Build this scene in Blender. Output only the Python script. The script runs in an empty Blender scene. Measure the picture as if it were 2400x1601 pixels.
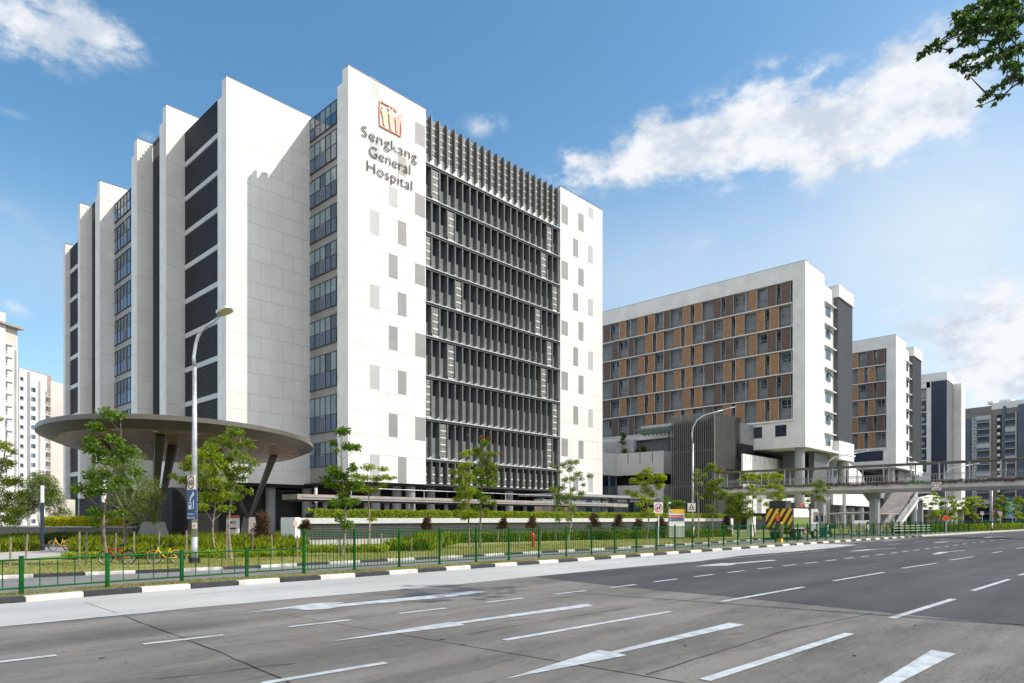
import bpy, math, random
import numpy as np
from mathutils import Vector, Matrix
random.seed(7); RNG = np.random.default_rng(11)
C = bpy.context.scene.collection
SC = bpy.context.scene
rad = math.radians

# ------------------------------------------------------------------ camera
YAW = rad(43.29); FPX = 1569.0; HZ = 1216.0; CAMZ = 2.0
FW = (math.cos(YAW), math.sin(YAW)); RT = (math.sin(YAW), -math.cos(YAW))
cam = bpy.data.cameras.new("camera"); camo = bpy.data.objects.new("camera", cam); C.objects.link(camo)
cam.sensor_width = 36; cam.lens = FPX/2400*36; cam.shift_y = (HZ-800.5)/2400; cam.clip_start = 0.1; cam.clip_end = 4000
camo.location = (0, 0, CAMZ)
camo.rotation_euler = (rad(90), 0, YAW-rad(90))
SC.camera = camo

# ------------------------------------------------------------------ light
SUN = Vector((7.4, -10.0, 12.6)).normalized()
sl = bpy.data.lights.new("sun", 'SUN'); slo = bpy.data.objects.new("sun", sl); C.objects.link(slo)
sl.energy = 3.7; sl.angle = rad(0.55); sl.color = (1.0, 0.93, 0.83)
slo.rotation_euler = SUN.to_track_quat('Z', 'Y').to_euler()
slo.location = (0, 0, 80)
SC.view_settings.view_transform = 'Standard'; SC.view_settings.look = 'None'
SC.view_settings.exposure = 0.40; SC.view_settings.gamma = 1
SC.view_settings.use_curve_mapping = False

W = bpy.data.worlds.new("World"); SC.world = W; W.use_nodes = True
nt = W.node_tree; nt.nodes.clear()
def N(t, **k):
    n = nt.nodes.new(t)
    for a, b in k.items(): setattr(n, a, b)
    return n
def L(a, b): nt.links.new(a, b)
def M_(op, a, b=None, c=None):
    n = N('ShaderNodeMath', operation=op)
    for i, v in enumerate((a, b, c)):
        if v is None: continue
        if isinstance(v, (int, float)): n.inputs[i].default_value = v
        else: L(v, n.inputs[i])
    return n.outputs[0]
out = N('ShaderNodeOutputWorld'); bg = N('ShaderNodeBackground')
sky = N('ShaderNodeTexSky', sky_type='NISHITA'); sky.sun_disc = False
sky.sun_elevation = math.asin(SUN.z); sky.sun_rotation = math.atan2(SUN.x, SUN.y)
sky.air_density = 1.0; sky.dust_density = 1.0; sky.ozone_density = 1.6; sky.altitude = 0
SKY_S = 0.15
tc = N('ShaderNodeTexCoord')
sep = N('ShaderNodeSeparateXYZ'); L(tc.outputs['Generated'], sep.inputs[0])
az = M_('ARCTAN2', sep.outputs[1], sep.outputs[0]); el = M_('ARCSINE', sep.outputs[2])
def fbm(scale, detail, rough, off=0.0):
    mp = N('ShaderNodeMapping'); mp.inputs['Scale'].default_value = (1, 1, 1.8); mp.inputs['Location'].default_value = (off, off*.7, 0)
    L(tc.outputs['Generated'], mp.inputs[0])
    n = N('ShaderNodeTexNoise'); n.inputs['Scale'].default_value = scale; n.inputs['Detail'].default_value = detail
    n.inputs['Roughness'].default_value = rough; L(mp.outputs[0], n.inputs['Vector']); return n.outputs['Fac']
n1 = fbm(8.0, 12, .60); n4 = fbm(24.0, 8, .62, 3.1); n2 = fbm(3.0, 5, .5, 4.2); n3 = fbm(13.0, 8, .6, 2.3)
wisp = fbm(22.0, 6, .6, 1.7)
def dirof(px, py):
    k = (px-1200)/FPX
    return YAW-math.atan(k), math.atan((HZ-py)/FPX/math.sqrt(1+k*k))
def blob(px, py, rx, ry, amp):
    a0, e0 = dirof(px, py); a1, _ = dirof(px+rx, py); _, e1 = dirof(px, py-ry)
    u = M_('DIVIDE', M_('SUBTRACT', az, a0), abs(a0-a1)); v = M_('DIVIDE', M_('SUBTRACT', el, e0), abs(e1-e0))
    d2 = M_('ADD', M_('MULTIPLY', u, u), M_('MULTIPLY', v, v))
    g = M_('EXPONENT', M_('MULTIPLY', d2, -1.0))
    return M_('MULTIPLY', g, amp)
blobs = [(90, 40, 220, 75, 1.25), (215, 70, 90, 55, .6), (60, 130, 130, 60, .45),
         (1400, 390, 120, 60, 1.2), (1560, 350, 130, 70, 1.1), (1700, 330, 130, 85, 1.05), (1860, 330, 150, 80, 1.0), (1800, 250, 90, 70, .7),
         (1790, 145, 60, 22, .55), (1900, 190, 60, 60, .5), (2050, 190, 110, 70, .95), (2170, 130, 130, 90, .95), (2220, 230, 130, 90, .85), (2060, 330, 180, 70, .8), (1900, 380, 180, 40, .45),
         (2310, 740, 170, 90, .95), (2230, 840, 120, 70, .8), (2390, 850, 150, 90, 1.0), (2050, 800, 160, 90, .35),
         (1640, 300, 260, 80, .45), (2010, 290, 260, 100, .6), (2330, 900, 220, 90, .6), (2250, 700, 160, 60, .4), (2380, 380, 60, 50, .4), (2260, 500, 260, 130, .25), (1620, 560, 420, 120, .2),
         (40, 725, 60, 28, .55), (60, 560, 150, 60, .3), (1140, 295, 70, 36, .5), (345, 318, 38, 18, .4), (30, 270, 70, 20, .3), (30, 480, 80, 30, .25)]
acc = None
for b in blobs:
    g = blob(*b); acc = g if acc is None else M_('ADD', acc, g)
nz = M_('ADD', M_('MULTIPLY', M_('SUBTRACT', n1, 0.5), 4.2), M_('MULTIPLY', M_('SUBTRACT', n4, 0.5), 2.6))
body = M_('ADD', acc, M_('MULTIPLY', nz, M_('MINIMUM', M_('MULTIPLY', acc, 1.6), 1.0)))
mr = N('ShaderNodeMapRange', interpolation_type='SMOOTHSTEP'); L(body, mr.inputs[0])
mr.inputs[1].default_value = 0.2; mr.inputs[2].default_value = 1.45; mask = mr.outputs[0]
# cloud body shading: thick lower parts greyer
mr2 = N('ShaderNodeMapRange', interpolation_type='SMOOTHSTEP'); L(n3, mr2.inputs[0]); mr2.inputs[1].default_value = .36; mr2.inputs[2].default_value = .58
cmix = N('ShaderNodeMix', data_type='RGBA'); L(mr2.outputs[0], cmix.inputs['Factor'])
cmix.inputs['A'].default_value = (.47, .53, .61, 1); cmix.inputs['B'].default_value = (.70, .72, .75, 1)
sk = N('ShaderNodeVectorMath', operation='SCALE'); L(sky.outputs[0], sk.inputs[0]); sk.inputs['Scale'].default_value = SKY_S
hsv = N('ShaderNodeHueSaturation'); hsv.inputs['Saturation'].default_value = 1.2; hsv.inputs['Hue'].default_value = .487; L(sk.outputs[0], hsv.inputs['Color'])
fin = N('ShaderNodeMix', data_type='RGBA'); L(mask, fin.inputs['Factor']); L(cmix.outputs['Result'], fin.inputs['B'])
# soft high veil, plus white cloud fill added behind the camera to lighten shade
veil = None
for b in [(1650, 640, 560, 190, .42), (2250, 560, 460, 360, .7), (60, 600, 260, 150, .25), (700, 950, 900, 180, .18), (2300, 900, 500, 200, .35)]:
    g = blob(*b); veil = g if veil is None else M_('ADD', veil, g)
veil = M_('MULTIPLY', veil, M_('ADD', M_('MULTIPLY', n2, 1.1), .45))
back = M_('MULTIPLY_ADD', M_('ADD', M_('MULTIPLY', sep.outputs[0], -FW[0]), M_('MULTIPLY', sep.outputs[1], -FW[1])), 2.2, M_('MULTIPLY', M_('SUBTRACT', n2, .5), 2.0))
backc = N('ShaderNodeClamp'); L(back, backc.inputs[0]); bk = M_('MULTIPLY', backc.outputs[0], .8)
vsum = N('ShaderNodeClamp'); L(veil, vsum.inputs[0])
fin2 = N('ShaderNodeMix', data_type='RGBA'); L(vsum.outputs[0], fin2.inputs['Factor']); L(hsv.outputs[0], fin2.inputs['A']); fin2.inputs['B'].default_value = (.60, .66, .72, 1)
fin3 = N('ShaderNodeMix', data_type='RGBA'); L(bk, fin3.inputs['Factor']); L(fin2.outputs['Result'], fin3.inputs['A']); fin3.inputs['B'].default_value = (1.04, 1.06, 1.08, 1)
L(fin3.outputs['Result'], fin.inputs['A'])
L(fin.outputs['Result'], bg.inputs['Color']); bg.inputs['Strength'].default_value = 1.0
L(bg.outputs[0], out.inputs[0])

# ------------------------------------------------------------------ measuring helpers
def P(px, py, z=0.0):
    """point of the plane at height z seen at photo pixel"""
    d = FPX*(CAMZ-z)/(py-HZ); k = (px-1200)/FPX
    return Vector((d*(FW[0]+k*RT[0]), d*(FW[1]+k*RT[1]), z))
def depth(v): return v[0]*FW[0]+v[1]*FW[1]
def Pd(px, py, d):
    k = (px-1200)/FPX
    return Vector((d*(FW[0]+k*RT[0]), d*(FW[1]+k*RT[1]), CAMZ+(HZ-py)/FPX*d))
def onY(px, Y, py=None):
    k = (px-1200)/FPX; s = Y/(FW[1]+k*RT[1]); X = s*(FW[0]+k*RT[0])
    return X if py is None else (X, CAMZ+(HZ-py)/FPX*s)
def onX(px, X, py=None):
    k = (px-1200)/FPX; s = X/(FW[0]+k*RT[0]); Y = s*(FW[1]+k*RT[1])
    return Y if py is None else (Y, CAMZ+(HZ-py)/FPX*s)

# ------------------------------------------------------------------ materials
MATS = {}
def mat(name, col, rough=.6, var=.08, scale=3.0, bump=0.0, metal=0.0, spec=.5, bscale=None, col2=None, trans=None):
    if name in MATS: return MATS[name]
    m = bpy.data.materials.new(name); m.use_nodes = True; t = m.node_tree; b = t.nodes['Principled BSDF']
    b.inputs['Roughness'].default_value = rough; b.inputs['Metallic'].default_value = metal
    b.inputs['Specular IOR Level'].default_value = spec
    tcn = t.nodes.new('ShaderNodeTexCoord'); no = t.nodes.new('ShaderNodeTexNoise'); no.inputs['Scale'].default_value = scale
    no.inputs['Detail'].default_value = 6; t.links.new(tcn.outputs['Object'], no.inputs['Vector'])
    mx = t.nodes.new('ShaderNodeMix'); mx.data_type = 'RGBA'
    c2 = col2 or tuple(c*(1-var*2) for c in col)
    mx.inputs['A'].default_value = (*c2, 1); mx.inputs['B'].default_value = (*[min(1, c*(1+var*.6)) for c in col], 1)
    mr = t.nodes.new('ShaderNodeMapRange'); mr.inputs[1].default_value = .35; mr.inputs[2].default_value = .65
    t.links.new(no.outputs['Fac'], mr.inputs[0]); t.links.new(mr.outputs[0], mx.inputs['Factor'])
    t.links.new(mx.outputs['Result'], b.inputs['Base Color'])
    if bump:
        n2 = t.nodes.new('ShaderNodeTexNoise'); n2.inputs['Scale'].default_value = bscale or scale*8; n2.inputs['Detail'].default_value = 4
        t.links.new(tcn.outputs['Object'], n2.inputs['Vector'])
        bp = t.nodes.new('ShaderNodeBump'); bp.inputs['Strength'].default_value = bump; bp.inputs['Distance'].default_value = .02
        t.links.new(n2.outputs['Fac'], bp.inputs['Height']); t.links.new(bp.outputs[0], b.inputs['Normal'])
    MATS[name] = m; return m
def panelise(m, sx, sz, amt=.05, streak=.07):
    """slight tone change from panel to panel and faint rain streaks"""
    t = m.node_tree; b = t.nodes['Principled BSDF']; src = b.inputs['Base Color'].links[0].from_socket
    tcn = t.nodes.new('ShaderNodeTexCoord'); sn = t.nodes.new('ShaderNodeVectorMath'); sn.operation = 'SNAP'; sn.inputs[1].default_value = (sx, sx, sz)
    t.links.new(tcn.outputs['Object'], sn.inputs[0]); wn = t.nodes.new('ShaderNodeTexWhiteNoise'); t.links.new(sn.outputs[0], wn.inputs['Vector'])
    mp = t.nodes.new('ShaderNodeMapping'); mp.inputs['Scale'].default_value = (1.6, 1.6, .05); t.links.new(tcn.outputs['Object'], mp.inputs[0])
    no = t.nodes.new('ShaderNodeTexNoise'); no.inputs['Scale'].default_value = 1.5; no.inputs['Detail'].default_value = 7; t.links.new(mp.outputs[0], no.inputs['Vector'])
    r1 = t.nodes.new('ShaderNodeMapRange'); r1.inputs[3].default_value = 1-amt; r1.inputs[4].default_value = 1; t.links.new(wn.outputs['Value'], r1.inputs[0])
    r2 = t.nodes.new('ShaderNodeMapRange'); r2.inputs[1].default_value = .42; r2.inputs[2].default_value = .7; r2.inputs[3].default_value = 1; r2.inputs[4].default_value = 1-streak; t.links.new(no.outputs['Fac'], r2.inputs[0])
    mu = t.nodes.new('ShaderNodeMath'); mu.operation = 'MULTIPLY'; t.links.new(r1.outputs[0], mu.inputs[0]); t.links.new(r2.outputs[0], mu.inputs[1])
    vm = t.nodes.new('ShaderNodeVectorMath'); vm.operation = 'SCALE'; t.links.new(src, vm.inputs[0]); t.links.new(mu.outputs[0], vm.inputs['Scale']); t.links.new(vm.outputs[0], b.inputs['Base Color'])
def leafmat(name, c1, c2, c3, rough=.55):
    if name in MATS: return MATS[name]
    m = bpy.data.materials.new(name); m.use_nodes = True; t = m.node_tree; b = t.nodes['Principled BSDF']
    g = t.nodes.new('ShaderNodeNewGeometry'); r = t.nodes.new('ShaderNodeValToRGB')
    e = r.color_ramp.elements; e[0].color = (*c1, 1); e[1].color = (*c3, 1); e[1].position = 1; x = e.new(.5); x.color = (*c2, 1)
    t.links.new(g.outputs['Random Per Island'], r.inputs[0]); t.links.new(r.outputs[0], b.inputs['Base Color'])
    b.inputs['Roughness'].default_value = rough; b.inputs['Specular IOR Level'].default_value = .35
    tr = t.nodes.new('ShaderNodeBsdfTranslucent'); hs = t.nodes.new('ShaderNodeHueSaturation'); hs.inputs['Value'].default_value = 1.5; hs.inputs['Saturation'].default_value = 1.1
    hs.inputs['Hue'].default_value = .49
    t.links.new(r.outputs[0], hs.inputs['Color']); t.links.new(hs.outputs[0], tr.inputs['Color'])
    ms = t.nodes.new('ShaderNodeMixShader'); ms.inputs[0].default_value = .42
    o = t.nodes['Material Output']; t.links.new(b.outputs[0], ms.inputs[1]); t.links.new(tr.outputs[0], ms.inputs[2]); t.links.new(ms.outputs[0], o.inputs[0])
    MATS[name] = m; return m
def glass(name, col, rough=.06, spec=.5, ior=1.5):
    m = mat(name, col, rough, .15, .35, spec=spec); m.node_tree.nodes['Principled BSDF'].inputs['IOR'].default_value = ior; return m

white = mat('white_panel', (.69, .68, .65), .5, .035, .25, bump=.02)
white2 = mat('white_plaster', (.71, .705, .685), .65, .05, .4, bump=.05)
whitetrim = mat('white_trim', (.72, .72, .70), .5, .06, 1)
seam = mat('panel_seam', (.36, .33, .29), .8, .05)
tile_l = mat('pale_grey_panel', (.40, .41, .40), .5, .04, .4)
tile_m = mat('mid_grey_panel', (.27, .27, .265), .5, .05, .4)
tile_b = mat('beige_grey_panel', (.32, .305, .28), .5, .05, .4)
darkmetal = mat('dark_grey_metal', (.05, .054, .058), .45, .12, 1.5)
finm = mat('fin_metal', (.105, .108, .103), .4, .08, 1.0)
midmetal = mat('mid_grey_metal', (.30, .31, .31), .45, .08, 1.0)
spandrel = mat('spandrel_metal', (.58, .59, .58), .45, .08, .8)
lightmetal = mat('light_grey_metal', (.50, .51, .52), .4, .06, 1.0)
perf = mat('perforated_screen', (.24, .24, .225), .5, .2, 6)
perfdark = mat('perforation_dark', (.05, .052, .05), .6, .1)
gl_dark = glass('dark_blue_glass', (.010, .022, .045), .04, .6, 1.7)
gl_mid = glass('blue_grey_glass', (.035, .07, .115), .05, .6, 1.8)
gl_blind = glass('glass_with_blinds', (.19, .275, .31), .08, .6, 1.7)
gl_navy = glass('navy_blue_glass', (.035, .085, .165), .04, .7, 1.9)
gl_blue = glass('sky_blue_glass', (.05, .15, .34), .04, .8, 2.0)
black = mat('black_void', (.012, .012, .014), .8, .1)
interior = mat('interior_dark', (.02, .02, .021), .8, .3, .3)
colm = mat('column_grey', (.27, .28, .29), .6, .08, .6)
conc = mat('concrete', (.42, .41, .39), .8, .12, 1.2, bump=.15)
granite = mat('granite_coping', (.56, .56, .55), .75, .1, 9, bump=.1)
taupe = mat('canopy_taupe', (.115, .103, .085), .38, .08, .5)
taupe2 = mat('canopy_soffit', (.42, .285, .19), .25, .08, .5)
roofbrown = mat('walkway_roof', (.34, .30, .265), .55, .1, .8)
galv = mat('galvanised_steel', (.52, .54, .56), .42, .16, 2.5, metal=.55)
railm = mat('steel_rail', (.42, .42, .42), .4, .1, 2, metal=.4)
greenp = mat('green_paint', (.003, .088, .012), .55, .16, 3.0, spec=.12)
blackp = mat('black_paint', (.022, .023, .026), .6, .3, 5, bump=.1)
creamk = mat('kerb_white_paint', (.60, .575, .52), .75, .12, 2.5, bump=.15)
kerbold = mat('kerb_old_white', (.50, .49, .46), .8, .25, 2.5, bump=.2)
bark = mat('bark', (.22, .165, .12), .9, .25, 6, bump=.6, bscale=25)
barkpale = mat('pale_bark', (.33, .27, .21), .9, .25, 6, bump=.5, bscale=25)
stakem = mat('grey_wood', (.26, .225, .19), .9, .2, 8)
orange = mat('orange_slat', (.45, .25, .13), .55, .12, 2)
brown = mat('brown_slat', (.19, .13, .105), .55, .12, 2)
slatgap = mat('slat_gap', (.03, .025, .02), .8, .1)
panelise(white, 1.4, 2.4, .025, .045); panelise(white2, 2.6, 4.1, .02, .06); panelise(tile_m, 3, 3, .1, .05)
greywall = mat('grey_render', (.20, .225, .24), .7, .08, .5)
corewall = mat('charcoal_cladding', (.085, .088, .095), .5, .08, .5)
navy = mat('navy_cladding', (.018, .03, .055), .5, .08, .5)
orangep = mat('orange_plastic', (.85, .12, .03), .5, .06)
conew = mat('cone_white', (.8, .8, .78), .4, .04)
signw = mat('sign_white', (.78, .78, .76), .4, .03)
signred = mat('sign_red', (.45, .02, .03), .4, .05)
signblue = mat('sign_blue', (.01, .06, .30), .4, .05)
signblack = mat('sign_black', (.015, .015, .015), .5, .05)
signyel = mat('sign_yellow', (.85, .46, .02), .4, .05)
signgreen = mat('sign_green', (.005, .19, .16), .4, .05)
yellowp = mat('yellow_paint', (.80, .46, .01), .4, .06)
redp = mat('red_paint', (.50, .03, .02), .4, .08)
rubber = mat('rubber', (.015, .015, .016), .8, .1)
limep = mat('lime_paint', (.15, .22, .045), .4, .08)
skin = mat('skin', (.32, .18, .11), .6, .05)
paint = mat('road_paint', (.43, .465, .485), .7, .12, 3.5, bump=.1, col2=(.30, .32, .335))

# ------------------------------------------------------------------ mesh builder
class MB:
    def __init__(s): s.v = []; s.f = []; s.mi = []; s.mats = []
    def _m(s, m):
        if m not in s.mats: s.mats.append(m)
        return s.mats.index(m)
    def face(s, pts, m):
        i = len(s.v); s.v += [tuple(p) for p in pts]; s.f.append(tuple(range(i, i+len(pts)))); s.mi.append(s._m(m)); return s
    def box(s, x0, y0, z0, x1, y1, z1, m):
        x0, x1 = min(x0, x1), max(x0, x1); y0, y1 = min(y0, y1), max(y0, y1); z0, z1 = min(z0, z1), max(z0, z1)
        i = len(s.v)
        s.v += [(x0, y0, z0), (x1, y0, z0), (x1, y1, z0), (x0, y1, z0), (x0, y0, z1), (x1, y0, z1), (x1, y1, z1), (x0, y1, z1)]
        for q in ((0, 3, 2, 1), (4, 5, 6, 7), (0, 1, 5, 4), (1, 2, 6, 5), (2, 3, 7, 6), (3, 0, 4, 7)):
            s.f.append(tuple(i+a for a in q)); s.mi.append(s._m(m))
        return s
    def obox(s, c, ux, hx, hy, z0, z1, m):
        """oriented box in plan"""
        ux = Vector((ux[0], ux[1], 0)).normalized(); uy = Vector((-ux.y, ux.x, 0)); c = Vector((c[0], c[1], 0))
        b = [c-ux*hx-uy*hy, c+ux*hx-uy*hy, c+ux*hx+uy*hy, c-ux*hx+uy*hy]
        return s.prism([(p.x, p.y) for p in b], z0, z1, m)
    def prism(s, poly, z0, z1, m, mtop=None):
        n = len(poly); i = len(s.v)
        s.v += [(p[0], p[1], z0) for p in poly]+[(p[0], p[1], z1) for p in poly]
        s.f.append(tuple(i+n-1-a for a in range(n))); s.mi.append(s._m(m))
        s.f.append(tuple(i+n+a for a in range(n))); s.mi.append(s._m(mtop or m))
        for a in range(n):
            b = (a+1) % n; s.f.append((i+a, i+b, i+n+b, i+n+a)); s.mi.append(s._m(m))
        return s
    def extr(s, pts, off, m, mside=None):
        """polygon in 3D extruded by a vector"""
        n = len(pts); off = Vector(off); i = len(s.v)
        s.v += [tuple(p) for p in pts]+[tuple(Vector(p)+off) for p in pts]
        s.f.append(tuple(i+a for a in range(n))); s.mi.append(s._m(m))
        s.f.append(tuple(i+n+n-1-a for a in range(n))); s.mi.append(s._m(m))
        for a in range(n):
            b = (a+1) % n; s.f.append((i+b, i+a, i+n+a, i+n+b)); s.mi.append(s._m(mside or m))
        return s
    def tube(s, pts, r, m, n=8, cap=True):
        pts = [Vector(p) for p in pts]; rs = r if isinstance(r, (list, tuple)) else [r]*len(pts)
        rings = []; prev = None
        for a, p in enumerate(pts):
            d = (pts[min(a+1, len(pts)-1)]-pts[max(a-1, 0)]).normalized()
            if prev is None:
                up = Vector((0, 0, 1)) if abs(d.z) < .9 else Vector((1, 0, 0)); x = d.cross(up).normalized()
            else: x = (prev-d*prev.dot(d)).normalized()
            prev = x; y = d.cross(x); i = len(s.v); rings.append(i)
            for b in range(n):
                t = 2*math.pi*b/n; s.v.append(tuple(p+(x*math.cos(t)+y*math.sin(t))*rs[a]))
        k = s._m(m)
        for a in range(len(rings)-1):
            for b in range(n):
                c = (b+1) % n; s.f.append((rings[a]+b, rings[a]+c, rings[a+1]+c, rings[a+1]+b)); s.mi.append(k)
        if cap:
            s.f.append(tuple(rings[0]+n-1-b for b in range(n))); s.mi.append(k)
            s.f.append(tuple(rings[-1]+b for b in range(n))); s.mi.append(k)
        return s
    def lathe(s, c, prof, m, n=16):
        rings = []
        for r, z in prof:
            i = len(s.v); rings.append(i)
            for b in range(n):
                t = 2*math.pi*b/n; s.v.append((c[0]+r*math.cos(t), c[1]+r*math.sin(t), c[2]+z))
        ms = m if isinstance(m, (list, tuple)) else [m]*(len(prof)-1)
        for a in range(len(rings)-1):
            for b in range(n):
                c2 = (b+1) % n; s.f.append((rings[a]+b, rings[a]+c2, rings[a+1]+c2, rings[a+1]+b)); s.mi.append(s._m(ms[a]))
        s.f.append(tuple(rings[0]+n-1-b for b in range(n))); s.mi.append(s._m(ms[0]))
        s.f.append(tuple(rings[-1]+b for b in range(n))); s.mi.append(s._m(ms[-1]))
        return s
    def build(s, name, parent=None, smooth=False):
        me = bpy.data.meshes.new(name); me.from_pydata(s.v, [], s.f)
        for m in s.mats: me.materials.append(m)
        me.polygons.foreach_set('material_index', s.mi)
        if smooth: me.polygons.foreach_set('use_smooth', [True]*len(s.f))
        me.update()
        o = bpy.data.objects.new(name, me); C.objects.link(o)
        if parent is not None:
            o.parent = parent; o.matrix_parent_inverse = Matrix.Translation(parent.location).inverted()
        return o
def thing(name, label, cat, loc=(0, 0, 0), group=None):
    o = bpy.data.objects.new(name, None); C.objects.link(o); o.location = loc; o.empty_display_size = .3
    return tag(o, label, cat, group)
def tag(o, label=None, cat=None, group=None, kind=None):
    if label: o['label'] = label
    if cat: o['category'] = cat
    if group: o['group'] = group
    if kind: o['kind'] = kind
    return o
def struct(o): o['kind'] = 'structure'; return o
def many(name, mbs, parent, cap=100):
    """one mesh per part; past cap the rest as one part"""
    for m in mbs[:cap]: m.build(name, parent)
    rest = mbs[cap:]
    if rest:
        r = MB()
        for m in rest:
            i = len(r.v); r.v += m.v
            for f, k in zip(m.f, m.mi): r.f.append(tuple(a+i for a in f)); r.mi.append(r._m(m.mats[k]))
        o = r.build(name, parent); o['kind'] = 'stuff'
def mbs_like(name, v, f, m, parent, smooth=False):
    me = bpy.data.meshes.new(name); me.from_pydata(v, [], f); me.materials.append(m); me.update()
    o = bpy.data.objects.new(name, me); C.objects.link(o)
    if parent is not None: o.parent = parent; o.matrix_parent_inverse = Matrix.Translation(parent.location).inverted()
    return o
def np_mesh(name, V, nf, fs, m, parent=None):
    """V (n*fs,3) array of separate polygons with fs corners each"""
    me = bpy.data.meshes.new(name); nv = len(V)
    me.vertices.add(nv); me.vertices.foreach_set('co', V.astype('f').ravel())
    me.loops.add(nv); me.loops.foreach_set('vertex_index', np.arange(nv, dtype='i'))
    me.polygons.add(nf); me.polygons.foreach_set('loop_start', np.arange(nf, dtype='i')*fs)
    me.materials.append(m); me.update(calc_edges=True); me.validate()
    o = bpy.data.objects.new(name, me); C.objects.link(o)
    if parent is not None: o.parent = parent; o.matrix_parent_inverse = Matrix.Translation(parent.location).inverted()
    return o
def text(body, size, m, name='lettering', parent=None, ext=.04, align='LEFT', off=0.0):
    """flat text mesh in local XZ plane facing -Y -> returns list of verts handled by transform"""
    cu = bpy.data.curves.new(name, 'FONT'); cu.body = body; cu.size = size; cu.extrude = ext; cu.align_x = align
    cu.resolution_u = 3; cu.offset = off
    o = bpy.data.objects.new(name, cu); C.objects.link(o)
    dg = bpy.context.evaluated_depsgraph_get(); dg.update()
    me = bpy.data.meshes.new_from_object(o.evaluated_get(dg)); C.objects.unlink(o); bpy.data.objects.remove(o)
    me.materials.clear(); me.materials.append(m)
    return me
def place_text(body, m, org, ux, uz, width=None, height=1.0, name='lettering', parent=None, ext=.03, bold=0):
    """org lower-left point, ux right dir, uz up dir; facing cross; height = cap height"""
    me = text(body, 1.0, m, name, ext=0.5, off=bold)
    n = len(me.vertices); co = np.empty(n*3); me.vertices.foreach_get('co', co); co = co.reshape(-1, 3)
    cap = 0.73; x0, x1 = co[:, 0].min(), co[:, 0].max()
    sx = (width/(x1-x0)) if width else height/cap
    ux = Vector(ux).normalized(); uz = Vector(uz).normalized(); nr = ux.cross(uz)
    out_ = np.array([tuple(Vector(org)+ux*float((c[0]-x0)*sx)+uz*float(c[1]*height/cap)+nr*float(c[2]*2*ext)) for c in co])
    me.vertices.foreach_set('co', out_.ravel()); me.update()
    o = bpy.data.objects.new(name, me); C.objects.link(o)
    if parent is not None: o.parent = parent; o.matrix_parent_inverse = Matrix.Translation(parent.location).inverted()
    return o

# ------------------------------------------------------------------ ground, road, kerbs
RU = Vector((math.cos(rad(-1.36)), math.sin(rad(-1.36)), 0)); RN = Vector((-RU.y, RU.x, 0))
def rq(s, p, z=0.0): v = RU*s+RN*p; return Vector((v.x, v.y, z))
RZ = -.15
g = MB(); g.face([(-900, -900, -.22), (1800, -900, -.22), (1800, 1800, -.22), (-900, 1800, -.22)], mat('ground_soil', (.17, .15, .10), .9, .25, .3))
struct(g.build('ground'))
def roadmat(name, base, dark, streak=1.0, light=None, sc=1.0):
    m = bpy.data.materials.new(name); m.use_nodes = True; t = m.node_tree; b = t.nodes['Principled BSDF']; b.inputs['Roughness'].default_value = .82
    b.inputs['Specular IOR Level'].default_value = .3
    tcn = t.nodes.new('ShaderNodeTexCoord')
    def nn(scale, sx, sy, det=6, rough=.6):
        mp = t.nodes.new('ShaderNodeMapping'); mp.inputs['Rotation'].default_value = (0, 0, rad(1.36)); mp.inputs['Scale'].default_value = (sx, sy, 1)
        t.links.new(tcn.outputs['Object'], mp.inputs[0])
        n = t.nodes.new('ShaderNodeTexNoise'); n.inputs['Scale'].default_value = scale; n.inputs['Detail'].default_value = det; n.inputs['Roughness'].default_value = rough
        t.links.new(mp.outputs[0], n.inputs['Vector']); return n.outputs['Fac']
    def mrg(x, a, bb, lo=0., hi=1.):
        r = t.nodes.new('ShaderNodeMapRange'); r.inputs[1].default_value = a; r.inputs[2].default_value = bb; r.inputs[3].default_value = lo; r.inputs[4].default_value = hi
        t.links.new(x, r.inputs[0]); return r.outputs[0]
    def mixc(f, a, bb):
        x = t.nodes.new('ShaderNodeMix'); x.data_type = 'RGBA'
        t.links.new(f, x.inputs['Factor'])
        for k, v in (('A', a), ('B', bb)):
            if isinstance(v, tuple): x.inputs[k].default_value = (*v, 1)
            else: t.links.new(v, x.inputs[k])
        return x.outputs['Result']
    c = mixc(mrg(nn(.6, .08, 1.0), .38, .62), dark, base)                     # tyre lanes
    c = mixc(mrg(nn(.35, .5, .5, 8, .65), .45, .75, 0, .55), c, tuple(x*1.35 for x in base) if light is None else light)
    c = mixc(mrg(nn(2.6, .25, 1.6, 9, .75), .56, .72, 0, .55*streak), c, tuple(x*.45 for x in dark))   # rubber streaks
    c = mixc(mrg(nn(.9, .35, .9, 10, .7), .5, .68, 0, .5*streak), c, tuple(x*.7 for x in dark))   # worn dark patches
    c = mixc(mrg(nn(3.5, 1, 14, 4, .6), .45, .7, 0, .25*streak), c, tuple(x*1.15 for x in base))   # brushed lines
    c = mixc(mrg(nn(38, 1, 1, 4), .35, .7, 0, .42), c, tuple(x*.55 for x in dark))   # aggregate
    t.links.new(c, b.inputs['Base Color'])
    bp = t.nodes.new('ShaderNodeBump'); bp.inputs['Strength'].default_value = .35; bp.inputs['Distance'].default_value = .01
    t.links.new(nn(60, 1, 1, 3), bp.inputs['Height']); t.links.new(bp.outputs[0], b.inputs['Normal'])
    MATS[name] = m; return m
m_conc = roadmat('worn_concrete_road', (.205, .193, .176), (.095, .092, .087), 1.8)
m_asph = roadmat('dark_asphalt', (.074, .075, .078), (.040, .041, .044), .9)
m_lane = roadmat('pale_concrete_lane', (.44, .44, .425), (.36, .365, .36), .3)
m_slip = roadmat('slip_road_asphalt', (.21, .205, .20), (.15, .148, .145), .4)
m_path = mat('pavement_concrete', (.42, .40, .37), .85, .12, 1.0, bump=.1)

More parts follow.
